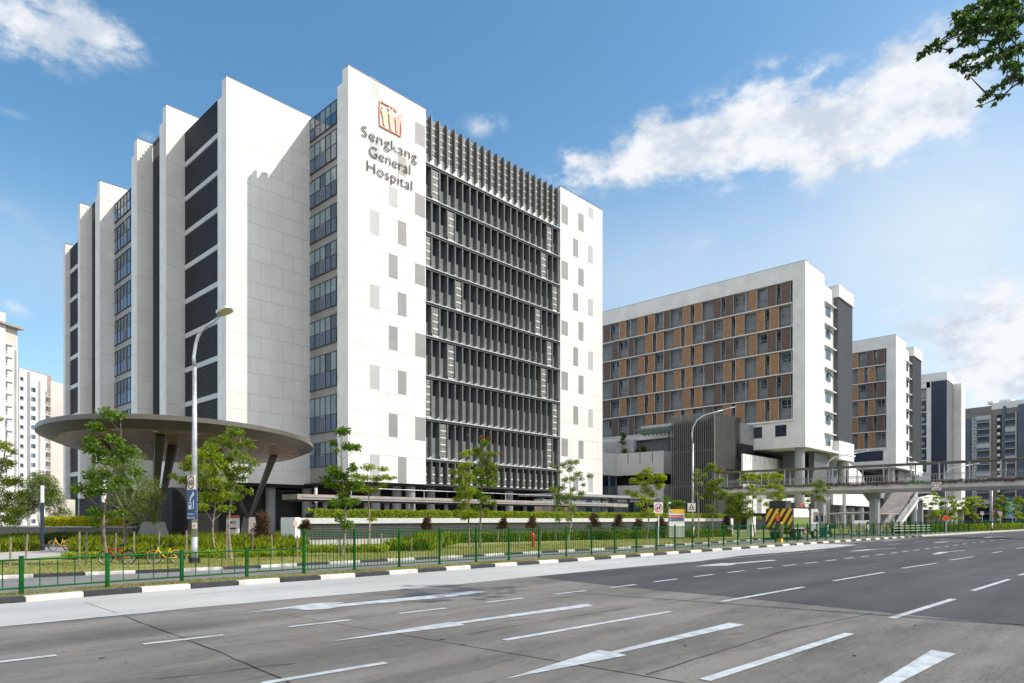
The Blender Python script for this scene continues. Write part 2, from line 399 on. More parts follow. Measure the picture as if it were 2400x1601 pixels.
kerb_px = [(59.7, 1412), (197.5, 1399.5), (333, 1388), (556, 1371.5), (741, 1359.7), (897, 1350), (1032, 1339), (1150.6, 1329), (1251.6, 1323), (1339, 1317.4), (1417.5, 1311), (1488, 1305.5), (1610, 1297), (1713, 1289), (1799, 1282.5), (1965.7, 1270.8), (2149.5, 1258), (2290, 1249), (2400, 1243)]
kerb = [P(x, y, RZ) for x, y in kerb_px]
d0 = (kerb[1]-kerb[0]).normalized(); kerb = [kerb[0]-RU*60]+kerb+[kerb[-1]+(kerb[-1]-kerb[-2]).normalized()*160]
# smooth polyline a little
for it in range(2):
    kerb = [kerb[0]]+[(kerb[i-1]+kerb[i]*2+kerb[i+1])/4 if 2 < i < len(kerb)-2 else kerb[i] for i in range(1, len(kerb)-1)]+[kerb[-1]]
def seglen(pl):
    s = [0]
    for a, b in zip(pl, pl[1:]): s.append(s[-1]+(b-a).length)
    return s
def along(pl, sl_, t):
    t = max(0, min(t, sl_[-1]-1e-4))
    for i in range(len(pl)-1):
        if sl_[i+1] >= t:
            f = (t-sl_[i])/(sl_[i+1]-sl_[i]); d = (pl[i+1]-pl[i]).normalized(); return pl[i].lerp(pl[i+1], f), d
    return pl[-1], (pl[-1]-pl[-2]).normalized()
def nearest_s(pl, sl_, q):
    best = (1e9, 0)
    for i in range(len(pl)-1):
        a, b = pl[i], pl[i+1]; ab = b-a; t = max(0, min(1, (q-a).dot(ab)/ab.dot(ab))); d = (a+ab*t-q).length
        if d < best[0]: best = (d, sl_[i]+t*(sl_[i+1]-sl_[i]))
    return best[1]
def ribbon(mb, pl, o0, o1, z, m, s0=0, s1=None, step=2.0):
    sl_ = seglen(pl); s1 = sl_[-1] if s1 is None else s1; n = max(1, int((s1-s0)/step)); prev = None
    for i in range(n+1):
        p, d = along(pl, sl_, s0+(s1-s0)*i/n); nn_ = Vector((-d.y, d.x, 0))
        a = p+nn_*o0; b = p+nn_*o1; a.z = z; b.z = z
        if prev: mb.face([prev[0], a, b, prev[1]], m)
        prev = (a, b)
# kerb
def make_kerb(pl, name, z0, z1, w, sw0, start, black_len, white_len, mw, mb_=blackp, s_lo=0, s_hi=None, joint=True):
    sl_ = seglen(pl); k = MB(); per = black_len+white_len; s_hi = s_hi or sl_[-1]
    n0 = int((start-s_lo)/per)+1; t = start-n0*per
    while t < s_hi:
        for ln, m in ((black_len, mb_), (white_len, mw)):
            a0 = max(t, s_lo); a1 = min(t+ln, s_hi); t += ln
            if a1-a0 < .05: continue
            p, d = along(pl, sl_, a0+.012); q, d2 = along(pl, sl_, a1-.012)
            nn_ = Vector((-d.y, d.x, 0)); n2_ = Vector((-d2.y, d2.x, 0))
            prof = [(0, z0), (.015, z1-.03), (.05, z1), (w, z1), (w, z0)]
            A = [p+nn_*o+Vector((0, 0, z-p.z)) for o, z in prof]; B = [q+n2_*o+Vector((0, 0, z-q.z)) for o, z in prof]
            for i in range(4): k.face([A[i], B[i], B[i+1], A[i+1]], m)
            k.face(A, m); k.face(list(reversed(B)), m)
    return struct(k.build(name))
ks = seglen(kerb)
st = nearest_s(kerb, ks, P(197.5, 1399.5, RZ)); st2 = nearest_s(kerb, ks, P(445.6, 1379.8, RZ)); per = st2-st
end = nearest_s(kerb, ks, P(2160, 1257, RZ))
make_kerb(kerb, 'kerb', RZ-.02, 0.0, .28, 0, st, per*.515, per*.485, creamk, s_hi=end)
k = MB(); ribbon(k, kerb, 0, .28, 0, creamk, end, None, 3); sl_ = ks
pv = None
for i in range(60):
    p, d = along(kerb, ks, end+(ks[-1]-end)*i/59)
    if pv: k.face([Vector((pv.x, pv.y, RZ-.02)), Vector((p.x, p.y, RZ-.02)), Vector((p.x, p.y, 0)), Vector((pv.x, pv.y, 0))], creamk)
    pv = p
struct(k.build('plain_kerb'))
# road surface: concrete base + asphalt + pale lane sheets
r = MB(); ribbon(r, kerb, 0, -24, RZ, m_conc, step=3); 
road = struct(r.build('road'))
ns = MB(); ribbon(ns, kerb, -22.2, -60, -.001, m_path, step=4); struct(ns.build('pavement'))
def poly(pxs, z, m, name, parent=None):
    k = MB(); k.face([P(x, y, z) for x, y in pxs], m); return k.build(name, parent)
def c4(x, y): return (x/1.959, 1250+y/1.959)
def c5(x, y): return (1200+x/1.959, 1200+y/1.959)
# asphalt: cut line on the left, ribbon on the right
cutpts = [c5(90, 297), c5(520, 345), c5(960, 385), c5(1740, 463), c5(2351, 520), (2900, 1500)]
cp = [P(x, y, RZ+.004) for x, y in cutpts]
lane_edge = [c5(90, 297), c5(480, 258), c5(870, 224), (1740, 1302), (1850, 1293.5), (1900, 1287)]
ap = [P(x, y, RZ+.004) for x, y in lane_edge]
far = [along(kerb, ks, nearest_s(kerb, ks, P(x, y, RZ))) for x, y in ((1960, 1271), (2060, 1264), (2149, 1258), (2290, 1249), (2400, 1243))]
ap += [p+Vector((d.y, -d.x, 0))*1.6+Vector((0, 0, .004)) for p, d in far]
pe, de = along(kerb, ks, ks[-1]); ap += [pe+Vector((de.y, -de.x, 0))*.02+Vector((0, 0, .004)), pe+Vector((de.y, -de.x, 0))*22+Vector((0, 0, .004))]
nearp = [along(kerb, ks, nearest_s(kerb, ks, rq(s, 21.5, RZ))) for s in (170, 130, 90, 60, 40, 25)]
ap += [p+Vector((d.y, -d.x, 0))*22.15+Vector((0, 0, .004)) for p, d in nearp]
kk = MB(); pts = ap+list(reversed(cp[1:]))
kk.face(pts, m_asph); kk.build('asphalt_surface', road)
# pale lane near kerb
ln_px = [c4(-200, 450), c4(0, 427), c4(845, 345), c4(1400, 297), c4(2050, 240), c5(90, 297), c5(480, 258), c5(870, 224), (1740, 1302), (1850, 1293.5), (1960, 1283), (2010, 1277)]
lp = [P(x, y, RZ+.006) for x, y in ln_px]
def kerb_at(q, off): p, d = along(kerb, ks, nearest_s(kerb, ks, q)); v = p+Vector((d.y, -d.x, 0))*off; v.z = RZ+.006; return v
kk = MB()
dense = []
for a, b in zip(lp, lp[1:]):
    n_ = max(1, int((b-a).length/2)); dense += [a.lerp(b, i/n_) for i in range(n_)]
dense.append(lp[-1])
for a, b in zip(dense, dense[1:]): kk.face([a, b, kerb_at(b, .03), kerb_at(a, .03)], m_lane)
kk.build('kerbside_lane', road)
# painted markings
MZ = RZ+.010
mk = MB()
def stripe(a, b, w=.15, w2=None):
    A = P(*a, MZ); B = P(*b, MZ); d = (B-A).normalized(); n_ = Vector((-d.y, d.x, 0)); w2 = w2 or w
    mk.face([A-n_*w/2, B-n_*w2/2, B+n_*w2/2, A+n_*w/2], paint)
def fill(pxs): mk.face([P(x, y, MZ) for x, y in pxs], paint)
for a, b in [((-60, 597), (258, 559)), ((657, 508), (1027, 466)), ((1325, 429), (1608, 397)), ((1833, 368), (2047, 343)), ((2228, 318), (2400, 296.5))]:
    stripe(c4(*a), c4(*b), .15)
for a, b in [((192, 378), (338, 361)), ((450, 347), (568, 333)), ((655, 320), (760, 307)), ((837, 297), (922, 287)), ((990, 278), (1068, 269)), ((1127, 261), (1195, 254)), ((1243, 248), (1304, 241)), ((1347, 236), (1400, 230)), ((1440, 225), (1488, 219)), ((1527, 214), (1569, 209)), ((1603, 206), (1640, 201)), ((1674, 198), (1708, 193)), ((1738, 190), (1768, 186)), ((1794, 183), (1822, 179)), ((1845, 177), (1870, 173)), ((1897, 170), (1918, 167)), ((1940, 164), (1965, 161)), ((1988, 159), (2007, 156)), ((2028, 154), (2047, 151)), ((2068, 148), (2088, 145)), ((2110, 143), (2130, 140.5)), ((2150, 138), (2170, 135.5)), ((2190, 133), (2215, 130.5)), ((2240, 128), (2265, 125.5)), ((2290, 123), (2340, 119))]:
    stripe(c5(*a), c5(*b), .15)
stripe(c4(1205, 688), c4(1772, 593), .15); stripe(c4(2315, 490), (1200+730/1.959, 1200+456/1.959), .16)
for a, b, w in [((885, 771), (1550, 557), .17), ((962, 411), (1340, 344), .15), ((1475, 316), (1708, 277), .15), ((1793, 258), (1950, 235), .15), ((2010, 221), (2120, 205), .15), ((2205, 188), (2250, 181), .15), ((2315, 168), (2380, 159), .15),
                ((1740, 488), (2028, 399), .16), ((2115, 361), (2282, 309), .15), ((2330, 290), (2500, 245), .15)]:
    stripe(c5(*a), c5(*b), w)
fill([c4(1497, 499), c4(2135, 421), c4(2115, 414.5), (1200+375/1.959, 1200+432/1.959), (1200+345/1.959, 1200+421/1.959), c4(2085, 409), c4(2070, 406)])
fill([c5(-30, 766), c5(527, 658), c5(487, 647), c5(1070, 518), c5(997, 508), c5(452, 641), c5(400, 633)])
fill([c5(1600, 835), c5(1700, 825), c5(2040, 650), c5(1925, 633)])
fill([c4(1090, 371), c4(1330, 345), c4(1400, 352), c4(1500, 347), c4(1590, 334), c4(2060, 292), c4(2240, 268), c4(2150, 266), c4(1600, 321), c4(1510, 328), c4(1590, 317), c4(1500, 318), c4(1430, 322), c4(1330, 337)])
fill([c5(835, 250), c5(930, 247), c5(1000, 245), c5(1030, 238), c5(1222, 222), c5(1190, 220), c5(1000, 236), c5(960, 235)])
for a, b, c_ in [((1275, 166), (1350, 158), (1490, 154)), ((1562, 180), (1650, 172), (1765, 166)), ((1940, 194), (1985, 184), (2080, 176)), ((1702, 134), (1760, 131), (1835, 127)), ((1940, 141), (1990, 136), (2070, 132)), ((1975, 110), (2010, 108.5), (2065, 106)), ((2165, 119), (2200, 115), (2265, 111))]:
    stripe(c5(*a), c5(*b), .3, .5); stripe(c5(*b), c5(*c_), .16)
for a, b in [((1568, 163), (1628, 159)), ((1730, 149), (1780, 145.5)), ((1850, 138), (1900, 135)), ((1965, 127), (2010, 124)), ((2090, 116), (2130, 113.5)), ((2180, 103), (2215, 101))]:
    stripe(c5(*a), c5(*b), .13)
def lines(fn, seq, w):
    for a, b in zip(seq, seq[1:]): stripe(fn(*a), fn(*b), w)
lines(c4, [(-200, 450), (0, 427), (300, 398), (600, 370), (845, 345)], .12)
lines(c4, [(1180, 313), (1500, 287), (1800, 260), (2050, 236)], .1)
lines(c4, [(830, 285), (1000, 271), (1330, 246), (1860, 210)], .07)
lines(c5, [(90, 297), (480, 259), (880, 224)], .1); lines(c5, [(930, 219), (1180, 198), (1440, 177)], .1)
lines(c5, [(560, 224), (880, 203)], .09)
mk.build('painted_markings', road)
# joints and cracks in the concrete
crackm = mat('crack_filler', (.035, .032, .030), .9, .3, 8)
ck = MB()
def crack(seq, w, jit):
    pts_ = []
    for a, b in zip(seq, seq[1:]):
        A = P(*a, MZ-.0015); B = P(*b, MZ-.0015); n_ = max(2, int((B-A).length/.35)); d = (B-A).normalized(); nn_ = Vector((-d.y, d.x, 0))
        for i in range(n_): pts_.append((A.lerp(B, i/n_)+nn_*random.uniform(-jit, jit), nn_, random.uniform(.4, 1.3)*w))
    for (p, n_, a), (q, m_, b) in zip(pts_, pts_[1:]): ck.face([p-n_*a/2, q-m_*b/2, q+m_*b/2, p+n_*a/2], crackm)
crack([c4(560, 374), c4(840, 480), c4(1000, 540), c4(1180, 618), c4(1340, 688), c4(1500, 760)], .028, .02)
crack([c4(390, 317), c4(560, 374)], .02, .008)
crack([c5(620, 745), c5(900, 655), c5(1250, 545), c5(1700, 456)], .022, .012)
crack([c5(-200, 560), c5(100, 507), c5(500, 445), c5(960, 386)], .02, .008)
crack([c4(700, 668), c4(985, 640), c4(1200, 610), c4(1500, 585)], .02, .012)
crack([c5(-100, 300), c5(90, 298)], .02, .005)
for i in range(70):
    a = rq(random.uniform(-2, 22), random.uniform(3, 17), MZ-.0015); r_ = random.uniform(.02, .06); an = random.uniform(0, 3)
    ck.face([a+Vector((math.cos(an+t)*r_*random.uniform(.5, 1.6), math.sin(an+t)*r_*.6, 0)) for t in (0, 1.2, 2.4, 3.6, 5)], crackm)
for px, py in ((1010, 1436), (1480, 1395)):
    c_ = P(px, py, MZ-.001); ck.face([c_+Vector((.33*math.cos(t*math.pi/10), .33*math.sin(t*math.pi/10), 0)) for t in range(20)], crackm) if False else None
ck.build('cracks', road)

# verge under fence, slip road, second kerb, lawn
vergem = mat('verge_soil_grass', (.20, .17, .09), .95, .35, 3.5, bump=.5, col2=(.09, .11, .035))
v = MB(); ribbon(v, kerb, .28, 1.9, -.012, vergem, step=3); struct(v.build('verge'))
slip_px = [(-40, 1362.5), (0, 1361), (152, 1357), (292, 1351.6), (431, 1347.6), (549, 1341), (725, 1329.4), (866, 1323), (958, 1318.8), (1072.7, 1311.7), (1202, 1303.5), (1385, 1294.4), (1494, 1288), (1594, 1281.5), (1709, 1274), (1800, 1267)]
slipk = [P(x, y, RZ+.01) for x, y in slip_px]; slipk = [slipk[0]-RU*40]+slipk
sm = slipk[:]
for it in range(3): sm = [sm[0]]+[(sm[i-1]+sm[i]*2+sm[i+1])/4 for i in range(1, len(sm)-1)]+[sm[-1]]
slipk = sm+[sm[-1]+Vector((20, 1.0, 0)), sm[-1]+Vector((80, 2.5, 0))]
ss = seglen(slipk)
sr = MB()
nst = 90
for i in range(nst):
    a = ss[-1]*i/nst; b = ss[-1]*(i+1)/nst; p, d = along(slipk, ss, a); q, e = along(slipk, ss, b)
    kp, _ = along(kerb, ks, nearest_s(kerb, ks, p)); kq, _ = along(kerb, ks, nearest_s(kerb, ks, q))
    pd = (kp-p).normalized(); qd = (kq-q).normalized()
    A = kp-pd*1.85; B = kq-qd*1.85
    sr.face([Vector((A.x, A.y, -.04)), Vector((B.x, B.y, -.04)), Vector((q.x, q.y, -.04)), Vector((p.x, p.y, -.04))], m_slip)
sro = struct(sr.build('slip_road'))
sst = nearest_s(slipk, ss, P(88, 1359, -.04)); make_kerb(slipk, 'slip_road_kerb', -.06, .075, .22, 0, sst, 1.5, 1.6, kerbold)
sm_ = MB(); ribbon(sm_, slipk, -.75, -.65, -.035, paint, 20, ss[-1]*.6, 3); sm_.build('edge_line', sro)
lawnm = mat('lawn', (.27, .255, .075), .95, .2, 1.2, bump=.6, bscale=40, col2=(.15, .19, .04))
lw = MB(); ribbon(lw, slipk, .22, 26, .03, lawnm, step=3); struct(lw.build('lawn'))
# plaza paving around building
pz = MB()
pz.face([(-60, 46.5, .034), (260, 46.5, .034), (260, 400, .034), (-60, 400, .034)], mat('plaza_paving', (.30, .285, .265), .8, .1, 1.2)); struct(pz.build('plaza'))
pth = MB(); pth.face([P(x, y, .036) for x, y in ((-200, 1336), (150, 1301), (152, 1290), (60, 1288), (-200, 1296))], m_path); struct(pth.build('path'))
# thin concrete drain edge lines in the lawn
de_ = MB()
for a, b in (((1050, 1291), (1750, 1262)), ((950, 1297), (1040, 1293)), ((1610, 1259.5), (1800, 1253))):
    A = P(*a, .04); B = P(*b, .04); n_ = (B-A).normalized(); n_ = Vector((-n_.y, n_.x, 0))*.14; de_.face([A-n_, B-n_, B+n_, A+n_], conc)
struct(de_.build('drain_edge'))

# ------------------------------------------------------------------ vegetation helpers
def leaf_cloud(centers, radii, counts, size, flat=.7, droop=.0, up=.5, asp=.5):
    size = size*1.12
    """returns (n*4,3) array of folded leaf quads spread through ellipsoid clumps"""
    out_ = []
    for c, r, n in zip(centers, radii, counts):
        d = RNG.normal(size=(n, 3)); d /= np.linalg.norm(d, axis=1)[:, None]
        rr = RNG.uniform(.05, 1, n)**.7; pos = np.array(c)+d*rr[:, None]*np.array([r, r, r*flat])
        # leaf axes: point outward + random, normal roughly up
        ax = d*np.array([1, 1, .4])+RNG.normal(size=(n, 3))*.55; ax[:, 2] -= droop; ax /= np.linalg.norm(ax, axis=1)[:, None]
        nm = RNG.normal(size=(n, 3))*.6+np.array([0, 0, up*1.6]); sd = np.cross(ax, nm); sd /= (np.linalg.norm(sd, axis=1)[:, None]+1e-6)
        L_ = size*RNG.uniform(.6, 1.25, n)[:, None]
        base = pos-ax*L_*.5; tip = pos+ax*L_*.5; mid = pos+np.cross(sd, ax)*L_*.08
        out_.append(np.stack([base, mid+sd*L_*asp*.5, tip, mid-sd*L_*asp*.5], axis=1))
    return np.concatenate(out_).reshape(-1, 3)
LEAF = {
 'deep': leafmat('deep_green_leaf', (.045, .10, .012), (.10, .185, .018), (.18, .27, .026)),
 'fresh': leafmat('fresh_green_leaf', (.11, .17, .012), (.21, .29, .018), (.36, .42, .035)),
 'mid': leafmat('mid_green_leaf', (.06, .115, .012), (.125, .20, .018), (.24, .31, .03)),
 'olive': leafmat('olive_green_leaf', (.08, .125, .028), (.15, .21, .045), (.24, .30, .07)),
 'red': leafmat('reddish_leaf', (.05, .07, .02), (.10, .065, .03), (.18, .06, .045)),
 'redtip': leafmat('red_tip_leaf', (.12, .05, .02), (.26, .07, .04), (.16, .14, .03)),
 'yellow': leafmat('yellow_green_leaf', (.22, .27, .012), (.42, .44, .018), (.58, .56, .04)),
 'hedge': leafmat('hedge_leaf', (.09, .14, .012), (.20, .27, .02), (.34, .40, .04)),
 'dark': leafmat('canopy_leaf', (.012, .035, .008), (.028, .07, .012), (.07, .14, .02)),
}
def limb(mb, a, b, r0, r1, m, sag=0.0, n=4, k=5):
    a = Vector(a); b = Vector(b); off = Vector((RNG.normal(), RNG.normal(), 0))*(b-a).length*.05
    pts_ = []
    for i in range(n+1):
        t = i/n; p = a.lerp(b, t)+off*math.sin(t*math.pi)+Vector((0, 0, -sag*(b-a).length*math.sin(t*math.pi))); pts_.append(p)
    mb.tube(pts_, [r0+(r1-r0)*i/n for i in range(n+1)], m, k, cap=False)
def tree_at(base, clumps, label, kind='mid', leaf=.2, dens=1.0, barkm=bark, name='tree', r0=None, lean=0, tips=None, group=None, spread=.8, flat=.7, cat='tree', fork=None, up=.5, asp=.45):
    """clumps: list of world centres + radius (Vector, r)"""
    t = thing(name, label, cat, base, group)
    top = max(c.z for c, r in clumps); H = top-base.z; r0 = r0 or max(.05, H*.011)
    topc = max(clumps, key=lambda c: c[0].z)[0]
    mb = MB(); tp = Vector((base.x*.4+topc.x*.6, base.y*.4+topc.y*.6, top-.1))
    if fork: tp.z = base.z+H*fork
    n = 9; pts_ = []
    wob = Vector((RNG.normal(), RNG.normal(), 0))*.02*H
    for i in range(n+1):
        f = i/n; p = base.lerp(tp, f); p.x += (topc.x-base.x)*0*f; p += wob*math.sin(f*math.pi*1.7); pts_.append(p)
    pts_[0].z -= .1
    mb.tube(pts_, [r0*1.35]+[r0*(1-.82*(i/n)) for i in range(1, n+1)], barkm, 9, cap=False)
    for c, r in clumps:
        dz = (Vector((c.x, c.y, 0))-Vector((base.x, base.y, 0))).length
        zt = max(base.z+H*.28, c.z-dz*.75-r*.2); zt = min(zt, pts_[-1].z-.02)
        f = max(.02, min(.999, (zt-base.z)/(tp.z-base.z))); i = min(n-1, int(f*n)); q = pts_[i].lerp(pts_[i+1], f*n-i)
        limb(mb, q, c+Vector((0, 0, -.1*r)), max(.012, r0*.33*(1-.6*f)), .008, barkm, sag=.06)
        for _ in range(3):
            e = c+Vector((RNG.normal()*r*.5, RNG.normal()*r*.5, RNG.normal()*r*.25)); limb(mb, c+Vector((0, 0, -.1*r)), e, .009, .004, barkm, n=2, k=4)
    mb.build('trunk', t, smooth=True)
    cs = [tuple(c) for c, r in clumps]; rs = [r*1.22 for c, r in clumps]
    cnt = [max(16, int(dens*24*(r/leaf)**2)) for r in rs]
    V = leaf_cloud(cs, rs, cnt, leaf, flat, .15, up, asp); np_mesh('crown', V, len(V)//4, 4, LEAF[kind], t)
    if tips:
        V = leaf_cloud([tuple(c) for c, r in tips], [r for c, r in tips], [max(20, int(20*(r/leaf)**2)) for c, r in tips], leaf, .6); np_mesh('red_shoots', V, len(V)//4, 4, LEAF['redtip'], t)
    return t
def tree_px(px, py, cl, conv, label, spread=.55, tips=None, **kw):
    base = P(px, py, .03); d = depth(base); cs = []
    mean = [conv(x, y)[0] for x, y, r in cl]; wpx = (max(mean)-min(mean))/2+1; cx = px
    sc_ = conv(1, 0)[0]-conv(0, 0)[0]
    def mk_(lst):
        res = []
        for x, y, r in lst:
            X, Y = conv(x, y); R = r*sc_/FPX*d; half = wpx/FPX*d
            room = math.sqrt(max(0, 1-((X-cx)/(wpx*1.05))**2))*half*spread; dd = RNG.uniform(-1, 1)*room
            # keep the same screen place at the shifted depth
            res.append((Pd(X, Y, d+dd), R))
        return res
    return tree_at(base, mk_(cl), label, tips=mk_(tips) if tips else None, **kw)
def conv(x0, y0, s): return lambda x, y: (x0+x/s, y0+y/s)
K1 = conv(0, 900, 3.016); K2 = conv(400, 900, 3.016); K3 = conv(800, 950, 3.484); K4 = conv(1250, 950, 3.484); K5 = conv(1700, 950, 4.48); K6 = conv(2000, 950, 4.48)
def randclumps(px, top, bot, halfw, n, rpx, shape='round'):
    o = []
    for i in range(n):
        f = RNG.uniform(0, 1); y = top+(bot-top)*f
        w = halfw*(math.sin(math.pi*(.12+.8*f))**.7 if shape == 'round' else (.35+.65*abs(math.sin(f*9)))*(1-.3*f))
        o.append((px+RNG.uniform(-1, 1)*w, y, rpx*RNG.uniform(.75, 1.25)))
    return o
ID = conv(0, 0, 1)
def blades(name, polypx=None, n=1000, h=.5, w=.03, m=None, parent=None, polyw=None, z=.03, hv=.35, bend=.5, front=None):
    """grass-like blades on a ground quad (world corners)"""
    q = polyw or [P(x, y, z) for x, y in polypx]
    q = np.array([tuple(p) for p in q]); u = RNG.uniform(0, 1, n)[:, None]; v = RNG.uniform(0, 1, n)[:, None]
    b = (1-u)*(1-v)*q[0]+u*(1-v)*q[1]+u*v*q[2]+(1-u)*v*q[3]
    cl = .65+.35*np.sin(b[:, 0]*1.3+np.sin(b[:, 1]*1.1)*2)*np.sin(b[:, 1]*1.7+b[:, 0]*.4)
    hh = h*RNG.uniform(1-hv, 1+hv, n)*cl; an = RNG.uniform(0, 2*np.pi, n); d = np.stack([np.cos(an), np.sin(an), 0*an], 1); s = np.stack([-np.sin(an), np.cos(an), 0*an], 1)*w*.5
    bd = RNG.uniform(.1, bend, n); up_ = np.array([0, 0, 1.0])
    mid = b+up_*hh[:, None]*.55+d*(hh*bd*.25)[:, None]; tip = b+up_*(hh*(1-.3*bd))[:, None]+d*(hh*bd)[:, None]
    V = np.stack([b-s, b+s, mid+s*.8, tip, mid-s*.8], 1).reshape(-1, 3)
    return np_mesh(name, V, n, 5, m, parent)

# ================================================================== MAIN HOSPITAL
hosp = thing('hospital_building', 'tall white panelled hospital block with dark finned facade and big lettering at its top left', 'hospital', (55, 67.5, 0))
YF = 67.57; XA, XB, XC, XD = 43.8, 55.45, 82.95, 94.4; TOPZ = 55.0
def zline(px, py, Y): return onY(px, Y, py)[1]
def panel_front(mb, x0, x1, z0, z1, Y, th, cols, rows, tiles, m=white):
    """white clad wall facing -Y with seams and coloured tiles"""
    mb.box(x0, Y, z0, x1, Y+th, z1, m)
    for z in rows: mb.box(x0, Y-.004, z-.02, x1, Y+.001, z+.02, seam)
    zs = [z0]+sorted(rows)+[z1]
    for i in range(len(zs)-1):
        for j, x in enumerate(cols):
            if (j+i*3) % 3 != 1 or (i+j) % 2: mb.box(x-.014, Y-.0045, zs[i], x+.014, Y+.001, zs[i+1], seam)
    for (a, b, c, d, m_) in tiles: mb.box(a, Y-.006, c, b, Y+.001, d, m_)
# grey tiles of the left sign wall, read as (x0,x1,ytop,ybot) in the two enlargements
K7 = conv(700, 120, 2.305); K8 = conv(700, 750, 3.134)
def tiles(K, lst):
    o = []
    for x0, x1, y0, y1, m_ in lst:
        a, t_ = K(x0, y0); b, _ = K(x1, y0); _, bt = K(x0, y1)
        X0, Z1 = onY(a, YF, t_); _, Z0 = onY(a, YF, bt); X1 = onY(b, YF); o.append((X0, X1, Z0, Z1, m_))
    return o
tl = tiles(K7, [(383, 435, 135, 245, tile_l), (628, 683, 378, 495, tile_m), (535, 582, 560, 662, tile_b), (386, 435, 462, 575, tile_l), (487, 535, 725, 832, tile_l), (628, 683, 762, 882, tile_m),
    (386, 435, 852, 985, tile_l), (535, 582, 910, 1040, tile_m), (487, 535, 1090, 1220, tile_m), (628, 683, 1143, 1255, tile_m), (386, 435, 1255, 1385, tile_l), (535, 582, 1300, 1425, tile_m)])
tl += tiles(K8, [(663, 727, 38, 215, tile_m), (857, 932, 92, 262, tile_m), (525, 595, 325, 505, tile_l), (729, 792, 368, 542, tile_m), (663, 727, 686, 855, tile_m), (857, 932, 712, 882, tile_m),
    (525, 595, 985, 1190, tile_l), (729, 792, 1003, 1198, tile_m)])
tr_ = tiles(K7, [(1420, 1455, 823, 925, tile_m), (1510, 1540, 870, 965, tile_m), (1565, 1592, 838, 895, tile_l), (1482, 1510, 1008, 1105, tile_m), (1563, 1590, 1045, 1140, tile_l), (1420, 1455, 1128, 1225, tile_m), (1510, 1540, 1168, 1262, tile_m), (1482, 1510, 1302, 1398, tile_m), (1563, 1590, 1335, 1425, tile_l)])
tr_ += tiles(K8, [(1930, 1978, 0, 105, tile_m), (2055, 2092, 10, 145, tile_m), (2017, 2053, 197, 333, tile_m), (2127, 2162, 230, 365, tile_l), (1930, 1978, 375, 510, tile_m), (2055, 2092, 405, 540, tile_m), (2017, 2053, 632, 765, tile_m), (2127, 2162, 655, 785, tile_l), (1930, 1978, 868, 1000, tile_m), (2055, 2092, 885, 1018, tile_m), (2017, 2053, 1118, 1250, tile_m), (2127, 2162, 1125, 1265, tile_l)])
rows = []
z = 9.75
for st_ in (2.35, 2.95, 2.4, 2.95, 2.4, 2.85): rows.append(z); z += st_
while z < 54: rows.append(z); z += 1.95 if len(rows) % 2 else 2.55
m1 = MB(); cols = [45.45, 46.85, 48.2, 49.6, 50.95, 52.3, 53.7]
panel_front(m1, XA, XB, 6.45, TOPZ, YF, .42, cols, rows, tl)
m1.box(XA, YF+.42, 6.45, XA+.35, YF+1.2, TOPZ-.01, white2)
m1.box(XA-.02, YF-.02, TOPZ, XB+.02, YF+.45, TOPZ+.1, darkmetal)
m1.build('sign_wall', hosp)
m1 = MB(); panel_front(m1, XC, XD, 6.0, TOPZ, YF, .42, [XC+1.45*i for i in range(1, 8)], rows, tr_); m1.box(XC-.02, YF-.02, TOPZ, XD+.02, YF+.45, TOPZ+.1, darkmetal)
m1.box(XD-.4, YF+.42, 6.0, XD, YF+30, TOPZ-.3, white); m1.build('right_wall', hosp)
m1 = MB(); m1.box(XA+.35, YF+1.2, 6.45, XA+.75, YF+2.5, 53.6, white2); m1.box(XA+.1, YF+1.2, 6.45, XA+.35, YF+2.45, 53.6, whitetrim); m1.build('side_fin', hosp)
# central finned facade
LZ = [48.2, 43.7, 39.2, 34.7, 30.2, 25.8, 20.6, 15.04, 9.8]
YW = YF+.95
body = MB(); body.box(XB, YW+.02, 6.5, XC, YW+30, 49.0, greywall); body.box(XB, YW+1, 49, XC, YW+12, 50.2, greywall); body.build('core_wall', hosp)
led = []
for z in LZ:
    b = MB(); b.box(XB+.01, YF-.12, z-.07, XC-.01, YW, z+.03, lightmetal); b.box(XB+.02, YF+.02, z-.34, XC-.02, YW-.01, z-.092, darkmetal); led.append(b)
b = MB(); b.box(XB+.01, YF+.1, 6.35, XC-.01, YW, 6.5, darkmetal); led.append(b)
many('ledge', led, hosp)
NB = 20; PX0 = XB+.95; SP = (XC-XB-1.15)/19.3
finx = [PX0+SP*i for i in range(NB)]
zr = [54.6]+LZ+[6.5]
screens_at = {1: (1, 18), 2: (3, 17), 3: (0, 19), 4: (4, 16), 5: (1, 18), 6: (3, 17), 7: (0, 19), 8: (2, 18)}
fins = []; wins = []; spans = []; scr = []
def perf_screen(mb, x0, x1, z0, z1, y, light=whitetrim, dens=1):
    mb.box(x0, y, z0, x1, y+.05, z1, perf)
    n = max(2, int((z1-z0)/.85)); h = (z1-z0)/n
    for i in range(n):
        za = z0+i*h
        mb.box(x0+.03, y-.05, za+h*.0, x1-.05, y-.002, za+h*.12, light)
        for a in range(3):
            for c in range(2):
                xx = x0+(x1-x0)*(.14+.29*a); zz = za+h*(.26+.36*c)
                if RNG.uniform() < .85: mb.box(xx, y-.012, zz, xx+(x1-x0)*.13, y-.001, zz+h*.2, perfdark)
